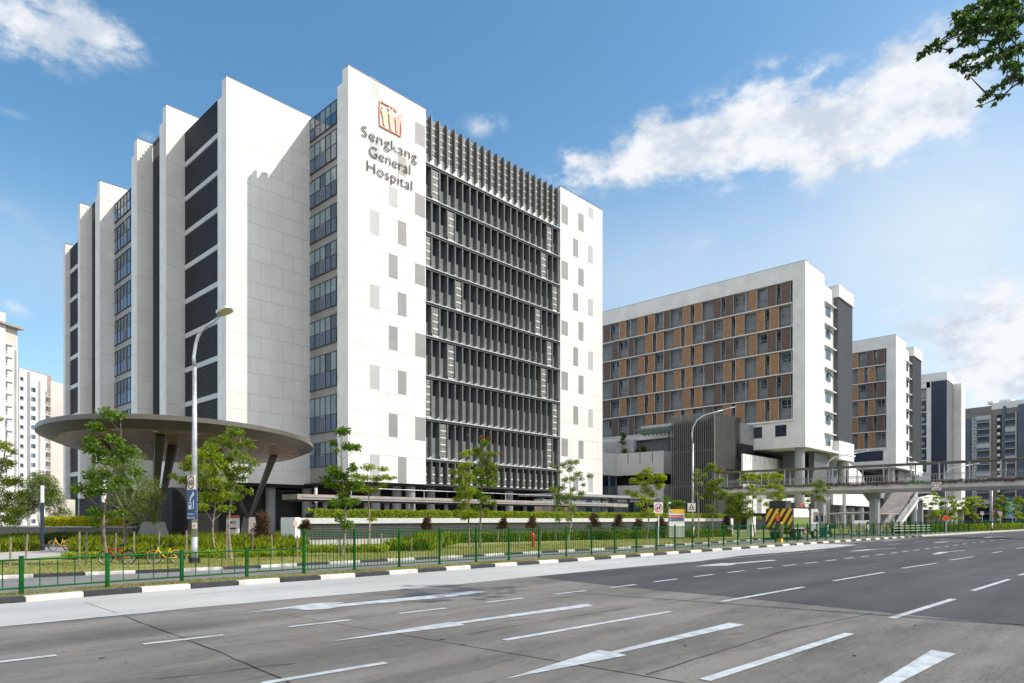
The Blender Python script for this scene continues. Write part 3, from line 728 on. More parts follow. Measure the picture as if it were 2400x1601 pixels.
for fl in range(10):
    zt, zb = zr[fl], zr[fl+1]
    for i, x in enumerate(finx):
        if fl == 0: za, zc = zb+.55, zt
        elif fl == 9: za, zc = zb+.1, zt-.35
        else: za, zc = zb+.22, zt-.47
        f = MB(); xa = x-.30
        f.extr([(x-.06, YF-.03, za+.25), (x-.06, YF+.62, za), (x-.06, YW, za), (x-.06, YW, zc), (x-.06, YF-.03, zc)], (.19, 0, 0), finm)
        fins.append(f)
        x0 = (finx[i-1]+.13) if i else XB+.02; x1 = x-.06
        if fl in (0, 9) or i in screens_at.get(fl, ()):
            sc = MB()
            if fl == 0: 
                perf_screen(sc, x0+.04, x1-.02, zb+1.3, zt-.25, YF+.5); sc.box(x0+.02, YF+.52, zb+.1, x1, YF+.6, zb+1.28, spandrel)
            elif fl == 9: perf_screen(sc, x0+.2, x1-.25, zb+.15, zt-.95, YF+.5); 
            else: perf_screen(sc, x0+.1, x1-.04, zb+.15, zt-.5, YF+.12)
            scr.append(sc)
        if fl not in (0,):
            tall = (zt-zb) > 4.8; hz_ = zt-.48; wb = zt-(2.35 if not tall else 2.3)
            w_ = MB(); w_.box(x0, YW-.10, wb, x1, YW-.04, hz_, (gl_dark, gl_dark, gl_dark, gl_dark, gl_mid)[int(RNG.integers(0, 5))])
            w_.box(x0, YW-.16, wb-.06, x1, YW-.02, wb, midmetal); w_.box(x0+(x1-x0)*.62, YW-.15, wb, x0+(x1-x0)*.66, YW-.02, hz_, midmetal)
            wins.append(w_)
            s_ = MB(); s_.box(x0, YW-.18, zb+.06, x1, YW-.02, wb-.07, spandrel); s_.box(x0+.45, YW-.24, zb+.06, x0+.5, YW-.181, wb-.1, midmetal)
            s_.box(x1-.1, YF+.35, zb+1.3, x1-.02, YF+.5, zb+1.45, darkmetal); spans.append(s_)
x0 = finx[-1]+.08
rw = MB()
for fl in range(1, 10):
    zt, zb = zr[fl], zr[fl+1]; rw.box(x0, YW-.1, zt-2.35, XC, YW-.04, zt-.48, gl_dark); rw.box(x0, YW-.18, zb+.06, XC, YW-.02, zt-2.42, spandrel)
wins.append(rw)
# roof screen frame
b = MB(); b.box(XB+.05, YF+.62, 54.3, XC-.05, YF+.72, 54.42, midmetal); b.box(XB+.05, YF+.62, 51.6, XC-.05, YF+.72, 51.7, midmetal)
for i in range(11): xx = XB+.4+i*2.7; b.box(xx, YF+.64, 48.2, xx+.1, YF+.74, 54.3, midmetal)
b.build('roof_screen_frame', hosp)
many('fin', sorted(fins, key=lambda m: m.v[0][0]-m.v[0][2]*.02), hosp); many('window', wins, hosp); many('spandrel', spans, hosp); many('perforated_screen', scr, hosp)

# stepped side: (plane X, Y near, Y far, top, kind)
def side_windows(X, y0, y1, ztop, name, glo, gup, n, zlist, spm):
    sp = MB(); sp.box(X+.1, y0, 6.3, X+.8, y1, ztop, spm)
    sp.build('window_wall', hosp); ws = []
    for (za, zc) in zlist:
        w_ = MB(); h = zc-za; zm = za+h*(.5 if h < 3.9 else .47)
        for i in range(n):
            a = y0+(y1-y0)*i/n; c = y0+(y1-y0)*(i+1)/n
            w_.box(X-.002, a+.03, za, X+.08, c-.03, zm-.03, glo if (i*7+int(za)) % 6 else gl_mid)
            w_.box(X-.002, a+.03, zm+.03, X+.08, c-.03, zc, gup if (i*5+int(za)) % 7 else gl_mid)
            w_.box(X-.07, a-.03, za, X+.06, a+.03, zc, darkmetal)
        w_.box(X-.05, y0, zm-.03, X+.05, y1, zm+.03, darkmetal); w_.box(X-.07, y0, za-.07, X+.09, y1, za, darkmetal); w_.box(X-.07, y0, zc, X+.09, y1, zc+.06, darkmetal)
        # opening sash
        a = y0+(y1-y0)*3/n+(.0); c = a+(y1-y0)/n; zt_ = zm-.05
        for q in ((a+.05, a+.13), (c-.13, c-.05)): w_.box(X-.045, q[0], za+.05, X-.003, q[1], zt_, midmetal)
        w_.box(X-.045, a+.05, zt_-.1, X-.003, c-.05, zt_, midmetal)
        ws.append(w_)
    many('side_window', ws, hosp)
zl1 = [(49.45, 52.8)]+[(44.85-4.5*i-3.3, 44.85-4.5*i) for i in range(5)]
zl1 = [(49.3, 52.85), (45.4, 49.0)]
zl1 = [(50.2, 52.9), (46.0, 49.4), (41.6, 44.9), (37.1, 40.4), (32.6, 35.9), (28.1, 31.4), (23.6, 26.9), (18.3, 22.4), (12.8, 17.15), (8.6, 11.5)]
Y1a, Y1b = 70.1, 77.55
side_windows(44.6, Y1a, Y1b, 53.1, 'a', gl_navy, gl_blind, 6, zl1, tile_m)
def wall_panel(X0, X1, Y, z0, z1, rows_, cols_, name='stepped_wall', th=.4, ret=None, fin=True, finX=None):
    rows_ = [z for z in rows_ if z0 < z < z1-.2]
    b = MB(); b.box(X0, Y, z0, X1, Y+th, z1, white)
    for z in rows_: b.box(X0, Y-.004, z-.018, X1, Y+.001, z+.018, seam)
    for j, x in enumerate(cols_):
        for i in range(len(rows_)-1):
            if (i+j) % 2 == 0: b.box(x-.013, Y-.0045, rows_[i], x+.013, Y+.001, rows_[i+1], seam)
    b.box(X0-.02, Y-.02, z1, X1, Y+th+.02, z1+.08, darkmetal)
    b.box(X0, Y+th, z0, X0+.3, Y+th+.8, z1-.02, white2)
    b.build(name, hosp)
    if fin:
        b = MB(); b.box(X0+.3, Y+th+.8, z0, X0+.65, Y+th+2.3, z1-1.6, white2); b.box(X0+.12, Y+th+.8, z0, X0+.3, Y+th+2.25, z1-1.6, whitetrim); b.build('side_fin', hosp)
rws2 = [7.9+4.5*i+(2.0 if i % 2 else 0)*.0 for i in range(11)]; rws2 = sorted(rws2+[z+2.55 for z in rws2 if z+2.55 < 53])
wall_panel(33.9, 44.8, 77.6, 6.3, 53.5, rws2, [35.3, 36.7, 38.1, 39.5, 40.9, 42.3, 43.6])
wall_panel(32.3, 37.5, 91.8, 5.5, 55.5, rws2[::2], [34.4])
wall_panel(31.1, 36.5, 98.9, 5.5, 53.4, rws2[::2], [33.0])
wall_panel(29.6, 37.0, 109.8, 5.5, 50.9, rws2[::2], [31.5])
wall_panel(28.4, 36.0, 114.9, 5.0, 48.9, rws2[::2], [30.5], fin=False)
wall_panel(28.1, 36.0, 121.7, 5.0, 44.7, rws2[:-3:2], [], fin=False)
louvred = mat('louvre_black', (.028, .031, .036), .6, .15, .6)
# dark louvred faces with pale floor bands
def louvre_face(X, y0, y1, ztop, zb, bands, step=.28):
    b = MB(); b.box(X+.14, y0, zb, X+.6, y1, ztop, louvred)
    z = zb
    while z < ztop-.1: b.box(X, y0, z, X+.13, y1, z+step*.5, louvred); z += step
    b.build('louvre_face', hosp)
    bs = []
    for z in bands: c = MB(); c.box(X-.06, y0, z, X+.135, y1, z+.62, lightmetal); bs.append(c)
    many('floor_band', bs, hosp)
louvre_face(34.6, 80.4, 91.75, 52.8, 5.6, [48.15-4.5*i for i in range(10)])
louvre_face(28.7, 115.3, 121.6, 44.2, 5.2, [40.0-4.5*i for i in range(8)])
def slat_face(X, y0, y1, zt, zb, step=.42):
    b = MB(); b.box(X+.3, y0, zb, X+.8, y1, zt-2.2, navy); y = y0
    while y < y1: b.box(X, y, zb, X+.28, y+.12, zt, darkmetal); y += step
    b.box(X+.1, y0, zt-.3, X+.25, y1, zt-.15, darkmetal); b.build('vertical_slats', hosp)
slat_face(33.0, 93.4, 98.8, 53.6, 5.6); slat_face(29.95, 111.0, 114.85, 49.3, 5.2)
zl2 = [(45.4, 48.0)]+[(44.3-4.5*i-3.4, 44.3-4.5*i) for i in range(8)]
side_windows(31.5, 100.2, 109.75, 48.3, 'b', gl_blue, gl_mid, 7, zl2, midmetal)
bd = MB()
for (x0, y0, x1, y1, z) in ((46, 71.5, XD-.5, 98, 48.0), (45.5, 71.5, 52, 78, 51), (38, 78.2, 60, 100, 50.5), (36, 92.4, 60, 112, 51), (34, 110.5, 60, 128, 44)): bd.box(x0, y0, 6.6, x1, y1, z, greywall)
bd.build('roof_mass', hosp)
# ground floor recess and columns
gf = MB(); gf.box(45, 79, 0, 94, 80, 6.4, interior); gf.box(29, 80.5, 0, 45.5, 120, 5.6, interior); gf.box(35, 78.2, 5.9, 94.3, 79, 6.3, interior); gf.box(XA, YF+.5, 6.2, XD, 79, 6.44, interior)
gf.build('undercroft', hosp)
gw = MB()
for i in range(14):
    x = 66+i*2; gw.box(x, 77.6, .2, x+1.9, 77.7, 5.0, gl_mid if i % 3 else gl_dark); gw.box(x+1.9, 77.55, 0, x+2, 77.8, 6.2, midmetal)
gw.build('shopfront_glazing', hosp)
cl_ = []
for px, Y in ((634, 80), (719, 79), (930, 70.5), (962, 69), (1009, 71), (1193, 69.5), (1265, 72), (880, 71.5), (1090, 71), (560, 82), (1350, 70)):
    X = onY(px, Y); b = MB(); b.lathe((X, Y, 0), [(.62, 0), (.62, 6.35)], colm, 20); cl_.append(b)
for (x, y) in ((29.6, 113), (30.5, 108), (32.4, 101), (33.5, 94), (35, 86), (28.9, 118)):
    b = MB(); b.lathe((x+.6, y, 0), [(.6, 0), (.6, 5.6)], colm, 16); cl_.append(b)
many('column', cl_, hosp)
# lettering
signm = mat('letter_face', (.07, .07, .075), .4, .05)
def logo_pt(u, v): return Vector((48.15+3.25*u, YF-.16, 49.72+3.05*v))
for body_, pa, pb in (('Sengkang', (846.7, 318.8), (975.8, 377.0)), ('General', (864.4, 367.5), (960.3, 407.4)), ('Hospital', (859.6, 398.8), (964.6, 445.2))):
    Xa, Za = onY(pa[0], YF, pa[1]); Xb, Zb = onY(pb[0], YF, pb[1])
    place_text(body_, signm, (Xa, YF-.12, {'Sengkang': 47.5, 'General': 45.55, 'Hospital': 43.62}[body_]), (1, 0, 0), (0, 0, 1), Xb-Xa, 1.38, 'sign_lettering', hosp, ext=.05, bold=-.022)
lg = MB(); cfr = mat('logo_coral', (.72, .23, .13), .45, .05); cy = mat('logo_amber', (.72, .52, .30), .45, .05); cp_ = mat('logo_peach', (.70, .40, .27), .45, .05); cs_ = mat('logo_salmon', (.70, .33, .26), .45, .05)
def lpoly(pts_, m, th=.14): lg.extr([logo_pt(u, v) for u, v in pts_], (0, th, 0), m)
def lstroke(a, b, w=.035): 
    a = Vector((*a, 0)); b = Vector((*b, 0)); d = (b-a).normalized(); n_ = Vector((-d.y, d.x, 0))*w/2; lpoly([tuple(q)[:2] for q in (a-n_, b-n_, b+n_, a+n_)], cfr)
for a, b in (((.02, .02), (1.0, .02)), ((.02, .02), (0.0, .62)), ((0.0, .62), (0.02, 1.0)), ((0.02, 1.0), (.62, 1.0)), ((1.0, .02), (1.0, .66))): lstroke(a, b)
def bodyshape(pts_, m): lpoly(pts_, m)
bodyshape([(.02, .70), (.10, .60), (.16, .40), (.20, .12), (.27, .10), (.33, .25), (.36, .62), (.40, .70), (.28, .72), (.14, .70)], cy)
bodyshape([(.36, .72), (.44, .60), (.46, .30), (.50, .08), (.58, .06), (.64, .30), (.67, .62), (.72, .72), (.60, .76), (.46, .76)], cp_)
bodyshape([(.68, .66), (.74, .52), (.76, .20), (.80, .04), (.88, .04), (.92, .30), (.98, .68), (1.10, .94), (.96, .92), (.88, .80), (.84, .66), (.80, .74)], cs_)
for cx, cz, r_, m_ in ((.16, .80, .055, cy), (.44, .88, .065, cp_), (.76, 1.0, .08, cs_)): lpoly([(cx+r_*math.cos(t*math.pi/8), cz+r_*1.05*math.sin(t*math.pi/8)) for t in range(16)], m_)
lg.build('logo_sign', hosp)

# ================================================================== WARD BLOCKS
KW = conv(1400, 580, 3.015)
R1 = [('b', 1298, 1362), ('w', 1262, 1298), ('b', 1200, 1262), ('w', 1140, 1200), ('o', 1068, 1125), ('w', 965, 1048), ('b', 905, 960), ('w', 875, 905), ('b', 820, 872), ('o', 685, 738), ('w', 655, 685), ('o', 603, 653), ('w', 555, 603), ('b', 468, 512), ('w', 405, 465), ('o', 357, 403), ('w', 330, 357), ('o', 283, 330), ('w', 203, 230), ('o', 157, 200), ('w', 92, 155), ('b', 45, 90)]
R2 = [('w', 1290, 1370), ('o', 1220, 1278), ('w', 1183, 1218), ('o', 1122, 1181), ('o', 978, 1035), ('w', 945, 975), ('o', 888, 943), ('w', 830, 888), ('b', 765, 818), ('w', 675, 750), ('o', 620, 668), ('w', 592, 618), ('o', 540, 588), ('o', 417, 465), ('w', 390, 415), ('o', 341, 388), ('w', 300, 341), ('b', 217, 258), ('w', 147, 215), ('b', 103, 145), ('w', 65, 103)]
WX = 120.0
def row_y(R): return [(k_, onX(KW(b, 0)[0], WX)-44.85, onX(KW(a, 0)[0], WX)-44.85) for k_, a, b in R]
ROWS = (row_y(R1), row_y(R2))
WL = [44.1, 40.2, 36.07, 31.94, 27.8, 23.7, 19.55]
def ward(X, Y0, label, depthY=46, low='windows', maxy=999):
    w = thing('ward_block', label, 'hospital wing', (X+8, Y0+10, 0))
    yr = Y0+2.05; ye = Y0+depthY
    b = MB(); b.box(X, Y0, 15, X+.9, yr, 47.1, white2); b.box(X, yr, 44.15, X+.9, ye, 47.1, white2); b.box(X, yr, 15, X+.9, yr+9.2, 19.45, white2)
    b.box(X+.02, yr+9.2, 18.4, X+.9, ye, 19.45, white2); b.box(X-.02, Y0-.02, 47.1, X+9.6, ye, 47.18, tile_m)
    b.box(X-.25, yr-.12, 19.35, X, yr+.02, 44.35, whitetrim); b.box(X-.25, yr, 19.3, X-.001, yr+9.2, 19.46, whitetrim)
    b.build('white_frame', w)
    b = MB(); b.box(X+1.0, yr, 15.4, X+1.2, ye, 44.15, greywall); b.box(X+1.2, Y0+.35, 15.2, X+9.5, ye, 46.6, greywall); b.box(X+9.5, Y0+1.6, 15.2, X+22, ye, 46.3, greywall); b.build('recessed_wall', w)
    led = []
    for z in WL[1:]: c = MB(); c.box(X-.12, yr, z-.08, X+1.0, ye, z+.08, whitetrim); led.append(c)
    many('ledge', led, w)
    scr = []; win = []; rl = []
    for i in range(6):
        zt, zb = WL[i], WL[i+1]
        for k_, a, c_ in ROWS[i % 2]:
            ya, yb = yr+a, yr+c_
            if yb > Y0+maxy: continue
            if k_ in 'ob':
                s_ = MB(); m_ = orange if k_ == 'o' else brown; s_.box(X+.30, ya, zb+.1, X+.36, yb, zt-.1, slatgap)
                z = zb+.12
                while z < zt-.15: s_.box(X+.12, ya+.03, z, X+.30, yb-.03, z+.085, m_); z += .125
                for q in (ya, (ya+yb)/2-.03, yb-.06): s_.box(X+.08, q, zb+.1, X+.29, q+.06, zt-.1, m_)
                scr.append(s_)
            else:
                s_ = MB(); zw = zt-1.95 if k_ == 'w' else zt; zc = zt-.35
                s_.box(X+.93, ya, zw, X+.985, yb, zc, gl_dark if RNG.uniform() < .6 else gl_mid)
                n = max(1, round((yb-ya)/1.1))
                for j in range(n+1): q = ya+(yb-ya)*j/n; s_.box(X+.86, q-.035, zw, X+.929, q+.035, zc, tile_l)
                for q in (zw, zc-.05, zw+(zc-zw)*.3): s_.box(X+.86, ya, q-.02, X+.93, yb, q+.035, tile_l)
                if RNG.uniform() < .35 and n > 1:      # open top-hung sash
                    q = ya+(yb-ya)/n; s_.extr([(X+.85, ya+.08, zc-.1), (X+.85, q-.08, zc-.1), (X+.45, q-.08, zw+.55), (X+.45, ya+.08, zw+.55)], (.03, 0, .01), gl_mid)
                win.append(s_)
        y = yr+.2; b = MB()
        lim = min(ye, Y0+maxy)
        while y < lim: b.box(X+.5, y, zb+.08, X+.53, y+.03, zb+1.1, midmetal); y += .42 
        b.box(X+.49, yr, zb+1.08, X+.54, lim, zb+1.13, midmetal); rl.append(b)
        y = yr+.1
        for a in [q[1] for q in ROWS[i % 2]]: 
            b.box(X+.1, yr+a-.04, zb+.08, X+.22, yr+a+.04, zt-.08, lightmetal)
    many('slatted_screen', scr, w); many('window', win, w); many('balcony_rail', rl, w)
    if low == 'windows':
        ws = []
        for ya, yb in ((1.2, 3.2), (5.6, 7.5)):
            s_ = MB(); s_.box(X-.01, yr+ya, 16.75, X+.02, yr+yb, 18.75, gl_dark)
            for q in (yr+ya, yr+yb-.07, yr+(ya+yb)/2): s_.box(X-.04, q, 16.75, X-.011, q+.07, 18.75, darkmetal)
            for q in (16.72, 18.7, 17.3): s_.box(X-.04, yr+ya, q, X-.012, yr+yb, q+.06, darkmetal)
            ws.append(s_)
        many('square_window', ws, w)
    else:
        s_ = MB(); s_.box(X-.01, yr+.8, 16.4, X+.02, yr+8.3, 18.9, navy); s_.build('dark_louvre', w)
    # end wall
    b = MB(); b.box(X+.9, Y0, 15, X+9.6, Y0+.3, 47.1, white2)
    for z in (19.5, 24.4, 29.5, 36.3, 41): b.box(X+.0, Y0-.003, z, X+9.6, Y0, z+.02, seam)
    for x in (2.6, 6.1): b.box(X+x, Y0-.0035, 15, X+x+.02, Y0, 47.1, seam)
    b.build('end_wall', w)
    b = MB(); b.box(X+9.6, Y0+1.2, 15, X+18.5, Y0+1.5, 46.4, white2); b.build('set_back_wall', w)
    ws = []; hs = []
    for i in range(7):
        z = 42.6-4.13*i-1.9+.1
        s_ = MB(); s_.box(X+13.9, Y0+1.14, z, X+16.4, Y0+1.19, z+1.9, gl_dark)
        for q in (13.9, 15.1, 16.33): s_.box(X+q, Y0+1.08, z, X+q+.07, Y0+1.139, z+1.9, tile_l)
        if i % 2: s_.extr([(X+15.2, Y0+1.07, z+1.8), (X+16.3, Y0+1.07, z+1.8), (X+16.3, Y0+.5, z+.6), (X+15.2, Y0+.5, z+.6)], (0, -.03, 0), gl_mid)
        ws.append(s_)
        if i: c = MB(); c.box(X+9.62, Y0+.55, z+2.15, X+18.3, Y0+1.2, z+2.32, whitetrim); hs.append(c)
        else: c = MB(); c.box(X+9.62, Y0+.55, z+2.15, X+18.3, Y0+1.2, z+2.32, whitetrim); hs.append(c)
    many('end_window', ws, w); many('sun_hood', hs, w)
    b = MB(); b.box(X+18.5, Y0+.4, 17.2, X+27.4, Y0+8, 45.2, corewall)
    x = X+18.5
    while x < X+27.3: b.box(x, Y0+.37, 17.2, x+.05, Y0+.4, 45.2, darkmetal); x += .3
    b.build('stair_core', w)
    b = MB(); b.box(X+18.3, Y0+.1, 45.2, X+27.4, Y0+8, 47.6, white2); b.build('core_cap', w)
    b = MB(); b.box(X+18.3, Y0+.1, 13.6, X+27.4, Y0+6, 17.2, white2); b.build('core_base', w)
    b = MB(); b.box(X+.02, Y0+.02, 14.6, X+28, Y0+40, 15, white2); b.build('soffit', w)
    cs = []
    for x, y in ((1.8, 1.6), (24.5, 1.6), (1.8, 16), (12, 16), (24, 16)):
        c = MB(); c.lathe((X+x, Y0+y, 0), [(.82, 0), (.82, 14.6)], colm, 20); cs.append(c)
    many('column', cs, w)
    b = MB(); b.box(X+5.5, Y0+4, 5, X+26, Y0+6, 14.6, corewall); b.box(X+6.5, Y0+3.7, 5, X+8.6, Y0+3.99, 14.6, tile_m)
    b.box(X+4.6, Y0+10, 4, X+26, Y0+14, 14.6, navy)
    b.box(X+9, Y0+1.6, 0, X+17.4, Y0+2.6, 14.4, corewall); b.build('undercroft_wall', w)
    return w
ward(120.0, 42.8, 'nearest ward block, long face of orange and brown slatted screens above two square windows', low='windows', maxy=47)
ward(183.6, 43.9, 'middle ward block, narrow strip of orange screens above one dark louvre rectangle', low='dark', maxy=14)
# far mirrored block
w = thing('ward_block', 'farthest ward block with a tall navy clad side and no orange screens', 'hospital wing', (250, 50, 0)); X = 244.0; Y0 = 44.2
b = MB(); b.box(X, Y0, 45.2, X+10.6, Y0+7, 47.8, white2); b.box(X+.2, Y0+4.6, 43.4, X+1, Y0+40, 47.0, white2); b.box(X+.2, Y0+4.3, 10, X+1, Y0+5.6, 45.2, white2); b.box(X+.2, Y0+5.6, 10, X+1, Y0+40, 16.5, white2); b.build('white_frame', w)
b = MB(); b.box(X+.1, Y0+.1, 8, X+10.4, Y0+4.28, 45.2, corewall); b.box(X+.06, Y0+.12, 13, X+.099, Y0+4.2, 45.1, navy); b.build('stair_core', w)
b = MB(); b.box(X+1.2, Y0+5.6, 16, X+20, Y0+40, 43.4, greywall); b.build('recessed_wall', w)
ws = []; ls = []
for i in range(7):
    z = 16.6+i*3.85; c = MB(); c.box(X+1.1, Y0+5.7, z+.4, X+1.19, Y0+12, z+3.2, gl_mid)
    for q in (5.7, 7.0, 8.3, 9.6): c.box(X+1.03, Y0+q, z+.3, X+1.099, Y0+q+.08, z+3.3, tile_l)
    c.box(X+1.0, Y0+6.3, z+1.2, X+1.09, Y0+7.2, z+2.2, tile_b); ws.append(c)
    l = MB(); l.box(X+.1, Y0+5.62, z-.1, X+1.15, Y0+14, z+.1, whitetrim); ls.append(l)
many('window', ws, w); many('ledge', ls, w)
b = MB(); b.box(X+10.6, Y0+1.2, 8, X+15.6, Y0+20, 45.5, white2); b.build('set_back_wall', w)
hs = []
for i in range(7): c = MB(); c.box(X+10.7, Y0+.3, 18+i*4.1, X+14.2, Y0+1.2, 18.3+i*4.1, whitetrim); c.box(X+11.4, Y0+1.12, 15.7+i*4.1, X+13.6, Y0+1.19, 17.6+i*4.1, gl_dark); hs.append(c)
many('sun_hood', hs, w)
b = MB(); b.box(X+11.6, Y0-1.8, 8, X+18, Y0+20, 45.6, white2); b.box(X, Y0-.3, 5, X+11, Y0+3, 8.4, white2); b.build('end_wall', w)
cs = []
for x in (2.5, 9.0, 15.0): c = MB(); c.lathe((X+x, Y0+1, 0), [(1, 0), (1, 8.2)], colm, 14); cs.append(c)
many('column', cs, w)

# ================================================================== PODIUM, SCREENED TOWER, PARAPETS
pod = thing('podium_building', 'low white podium with long window openings between the tall hospital and the slatted tower', 'building', (118, 75, 0))
XP = 115.0
b = MB()
yN = 67.8; yF = onX(1447, XP)
for z0, z1 in ((10.8, 15.3), (5.3, 8.75)): b.box(XP, yN, z0, XP+.4, yF, z1, white2); b.box(XP+.4, yN, z0, 128, yN+.4, z1, white2)
b.box(94.6, yF, 10.8, XP, yF+.4, 15.3, white2); b.build('white_band', pod)
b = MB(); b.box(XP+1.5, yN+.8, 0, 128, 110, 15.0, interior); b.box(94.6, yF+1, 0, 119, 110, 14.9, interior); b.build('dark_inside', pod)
b = MB()
for i in range(8):
    x = 95+i*2.5; b.box(x, yF+.3, 5.5, x+2.35, yF+.4, 10.75, gl_mid if i % 2 else gl_dark); b.box(x+2.35, yF+.2, 5, x+2.5, yF+.5, 10.8, midmetal)
b.box(94.6, yF+.15, 4.8, XP, yF+.5, 5.5, midmetal); b.build('ribbon_window', pod)
b = MB(); b.box(96, yF+9, 15, 150, yF+10, 18.9, lightmetal); b.box(118, yF-2, 15, 119, yF+9, 18.4, lightmetal); b.box(97, yF+6, 15, 105, yF+7, 17.6, roofbrown)
for i in range(3): b.box(106+i*5.5, yF+8.9, 15.2, 109.6+i*5.5, yF+8.99, 17.4, interior)
b.build('roof_garden_wall', pod)
b = MB()
for px in (1432, 1472, 1500, 1529): 
    q = onX(px, XP); b.box(XP-.05, q-.06, 13.0, XP-.001, q+.06, 15.2, darkmetal)
b.build('rain_spout', pod)
b = MB(); y0, y1 = onX(1492, 112), onX(1569, 112)
b.box(113.5, y1, 19.7, 119, y0, 20.2, lightmetal)
for i in range(9): q = y1+(y0-y1)*i/8; b.extr([(112, q, 19.45), (115.5, q, 18.35), (115.5, q+.12, 18.35), (112, q+.12, 19.45)], (0, 0, .12), darkmetal)
b.extr([(111.6, y1, 19.3), (111.6, y0, 19.3), (114.0, y0, 18.5), (114.0, y1, 18.5)], (0, 0, .06), leafmat('frosted_glass', (.42, .50, .45), (.45, .53, .48), (.48, .56, .51), .2)); b.box(114, y0-6, 15, 114.2, y0-5.8, 19, darkmetal); b.build('terrace_canopy', pod)
sh = thing('slatted_tower', 'square tower wrapped in thin dark vertical slats in front of the ward block', 'tower', (110, 57, 0))
X0, X1, Y0, Y1 = 105.0, 115.1, 52.3, 60.7
b = MB(); b.box(X0+.5, Y0+.5, 0, X1-.5, Y1-.5, 19.0, interior); b.box(X0+.35, Y0+.35, 7.5, X1-.35, Y1-.35, 7.8, midmetal); b.box(X0+.35, Y0+.35, 13.5, X1-.35, Y1-.35, 13.8, midmetal)
b.box(X0+.35, Y0+.35, 17.6, X1-.35, Y1-.35, 18.3, darkmetal)
b.build('inner_core', sh)
def slats(name, ax, a0, a1, c, st_, w_, m_):
    b = MB(); q = a0
    while q <= a1+.01:
        if ax == 'y': b.box(c, q, .3, c+.3, q+w_, 20, m_)
        else: b.box(q, c, .3, q+w_, c+.3, 20, m_)
        q += st_
    b.build(name, sh)
slats('side_slats', 'y', Y0, Y1-.1, X0, .38, .13, mat('slat_metal', (.13, .135, .135), .35, .08, 1)); slats('front_slats', 'x', X0+.4, X1-.1, Y0, .36, .15, finm)
slats('rear_slats', 'y', Y0, Y1-.1, X1, .38, .13, MATS['slat_metal'])
pp = thing('parapet_building', 'white parapet walls of the low deck under the nearest ward block', 'building', (118, 50, 0))
b = MB(); b.box(111, 50, 9.9, 128.2, 50.3, 13.2, white2); b.box(111, 50, 3.0, 128.2, 50.3, 8.1, white2); b.box(127.9, 50.3, 3, 128.2, 62, 13.2, white2)
for i in range(8): b.box(112+i*2, 49.97, 12.0, 112.06+i*2, 50, 13.15, darkmetal)
b.build('parapet', pp)
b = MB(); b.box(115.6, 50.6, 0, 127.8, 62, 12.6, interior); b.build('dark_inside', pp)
b = MB(); x_, z_ = onY(1737, 52, 1012); b.box(onY(1737, 52), 52, 15.4, onY(1767, 52), 60, 19.1, midmetal); b.box(onY(1730, 52.1), 52.1, 12.6, onY(1766, 52.1), 60, 15.3, interior); b.build('link_box', pp)
# white angled parapets lower right (under the bridge)
lp_ = thing('ramp_parapet', 'long white ramp wall seen below the footbridge girder', 'wall', (150, 45, 0))
b = MB(); Yp = 44.0
def front_poly(pxs, Y, th, m_): b.extr([(onY(x, Y, y)[0], Y, onY(x, Y, y)[1]) for x, y in pxs], (0, th, 0), m_)
front_poly([(1953, 1158), (2022, 1158), (2046, 1188), (1953, 1183)], Yp, .4, white2)
front_poly([(1834, 1168), (1925, 1164), (1926, 1182), (1834, 1176)], Yp+1, .4, white2)
front_poly([(2140, 1170), (2180, 1160), (2262, 1172), (2262, 1196), (2140, 1194)], 46, .4, white2)
front_poly([(1990, 1085), (2018, 1108), (2036, 1146), (1990, 1146)], 50, .4, white2)
b.build('wall_face', lp_)
b = MB(); b.box(118, 52, 0, 200, 53, 4.4, interior); b.box(200, 56, 0, 420, 57, 9.5, interior)
b.build('dark_undercroft', lp_)
cs = []
for px, py0, py1, Y in ((1955, 1180, 1245, 46), (1995, 1190, 1245, 46), (2018, 1190, 1245, 48), (2170, 1150, 1240, 52), (2212, 1150, 1240, 54), (2240, 1150, 1240, 52), (2255, 1150, 1240, 54)):
    X, Z = onY(px, Y, py0); c = MB(); c.lathe((X, Y, 0), [(.6, 0), (.6, Z)], colm, 12); cs.append(c)
many('column', cs, lp_)
b = MB()
for px0, px1, pt, pb, Y in ((2165, 2262, 1156, 1172, 60), (2262, 2420, 1150, 1175, 62)):
    Xa, Z1 = onY(px0, Y, pt); Xb, Z0 = onY(px1, Y, pb); b.box(Xa, Y, Z0, Xb, Y+6, Z1, corewall)
b.build('deck_edge', lp_)

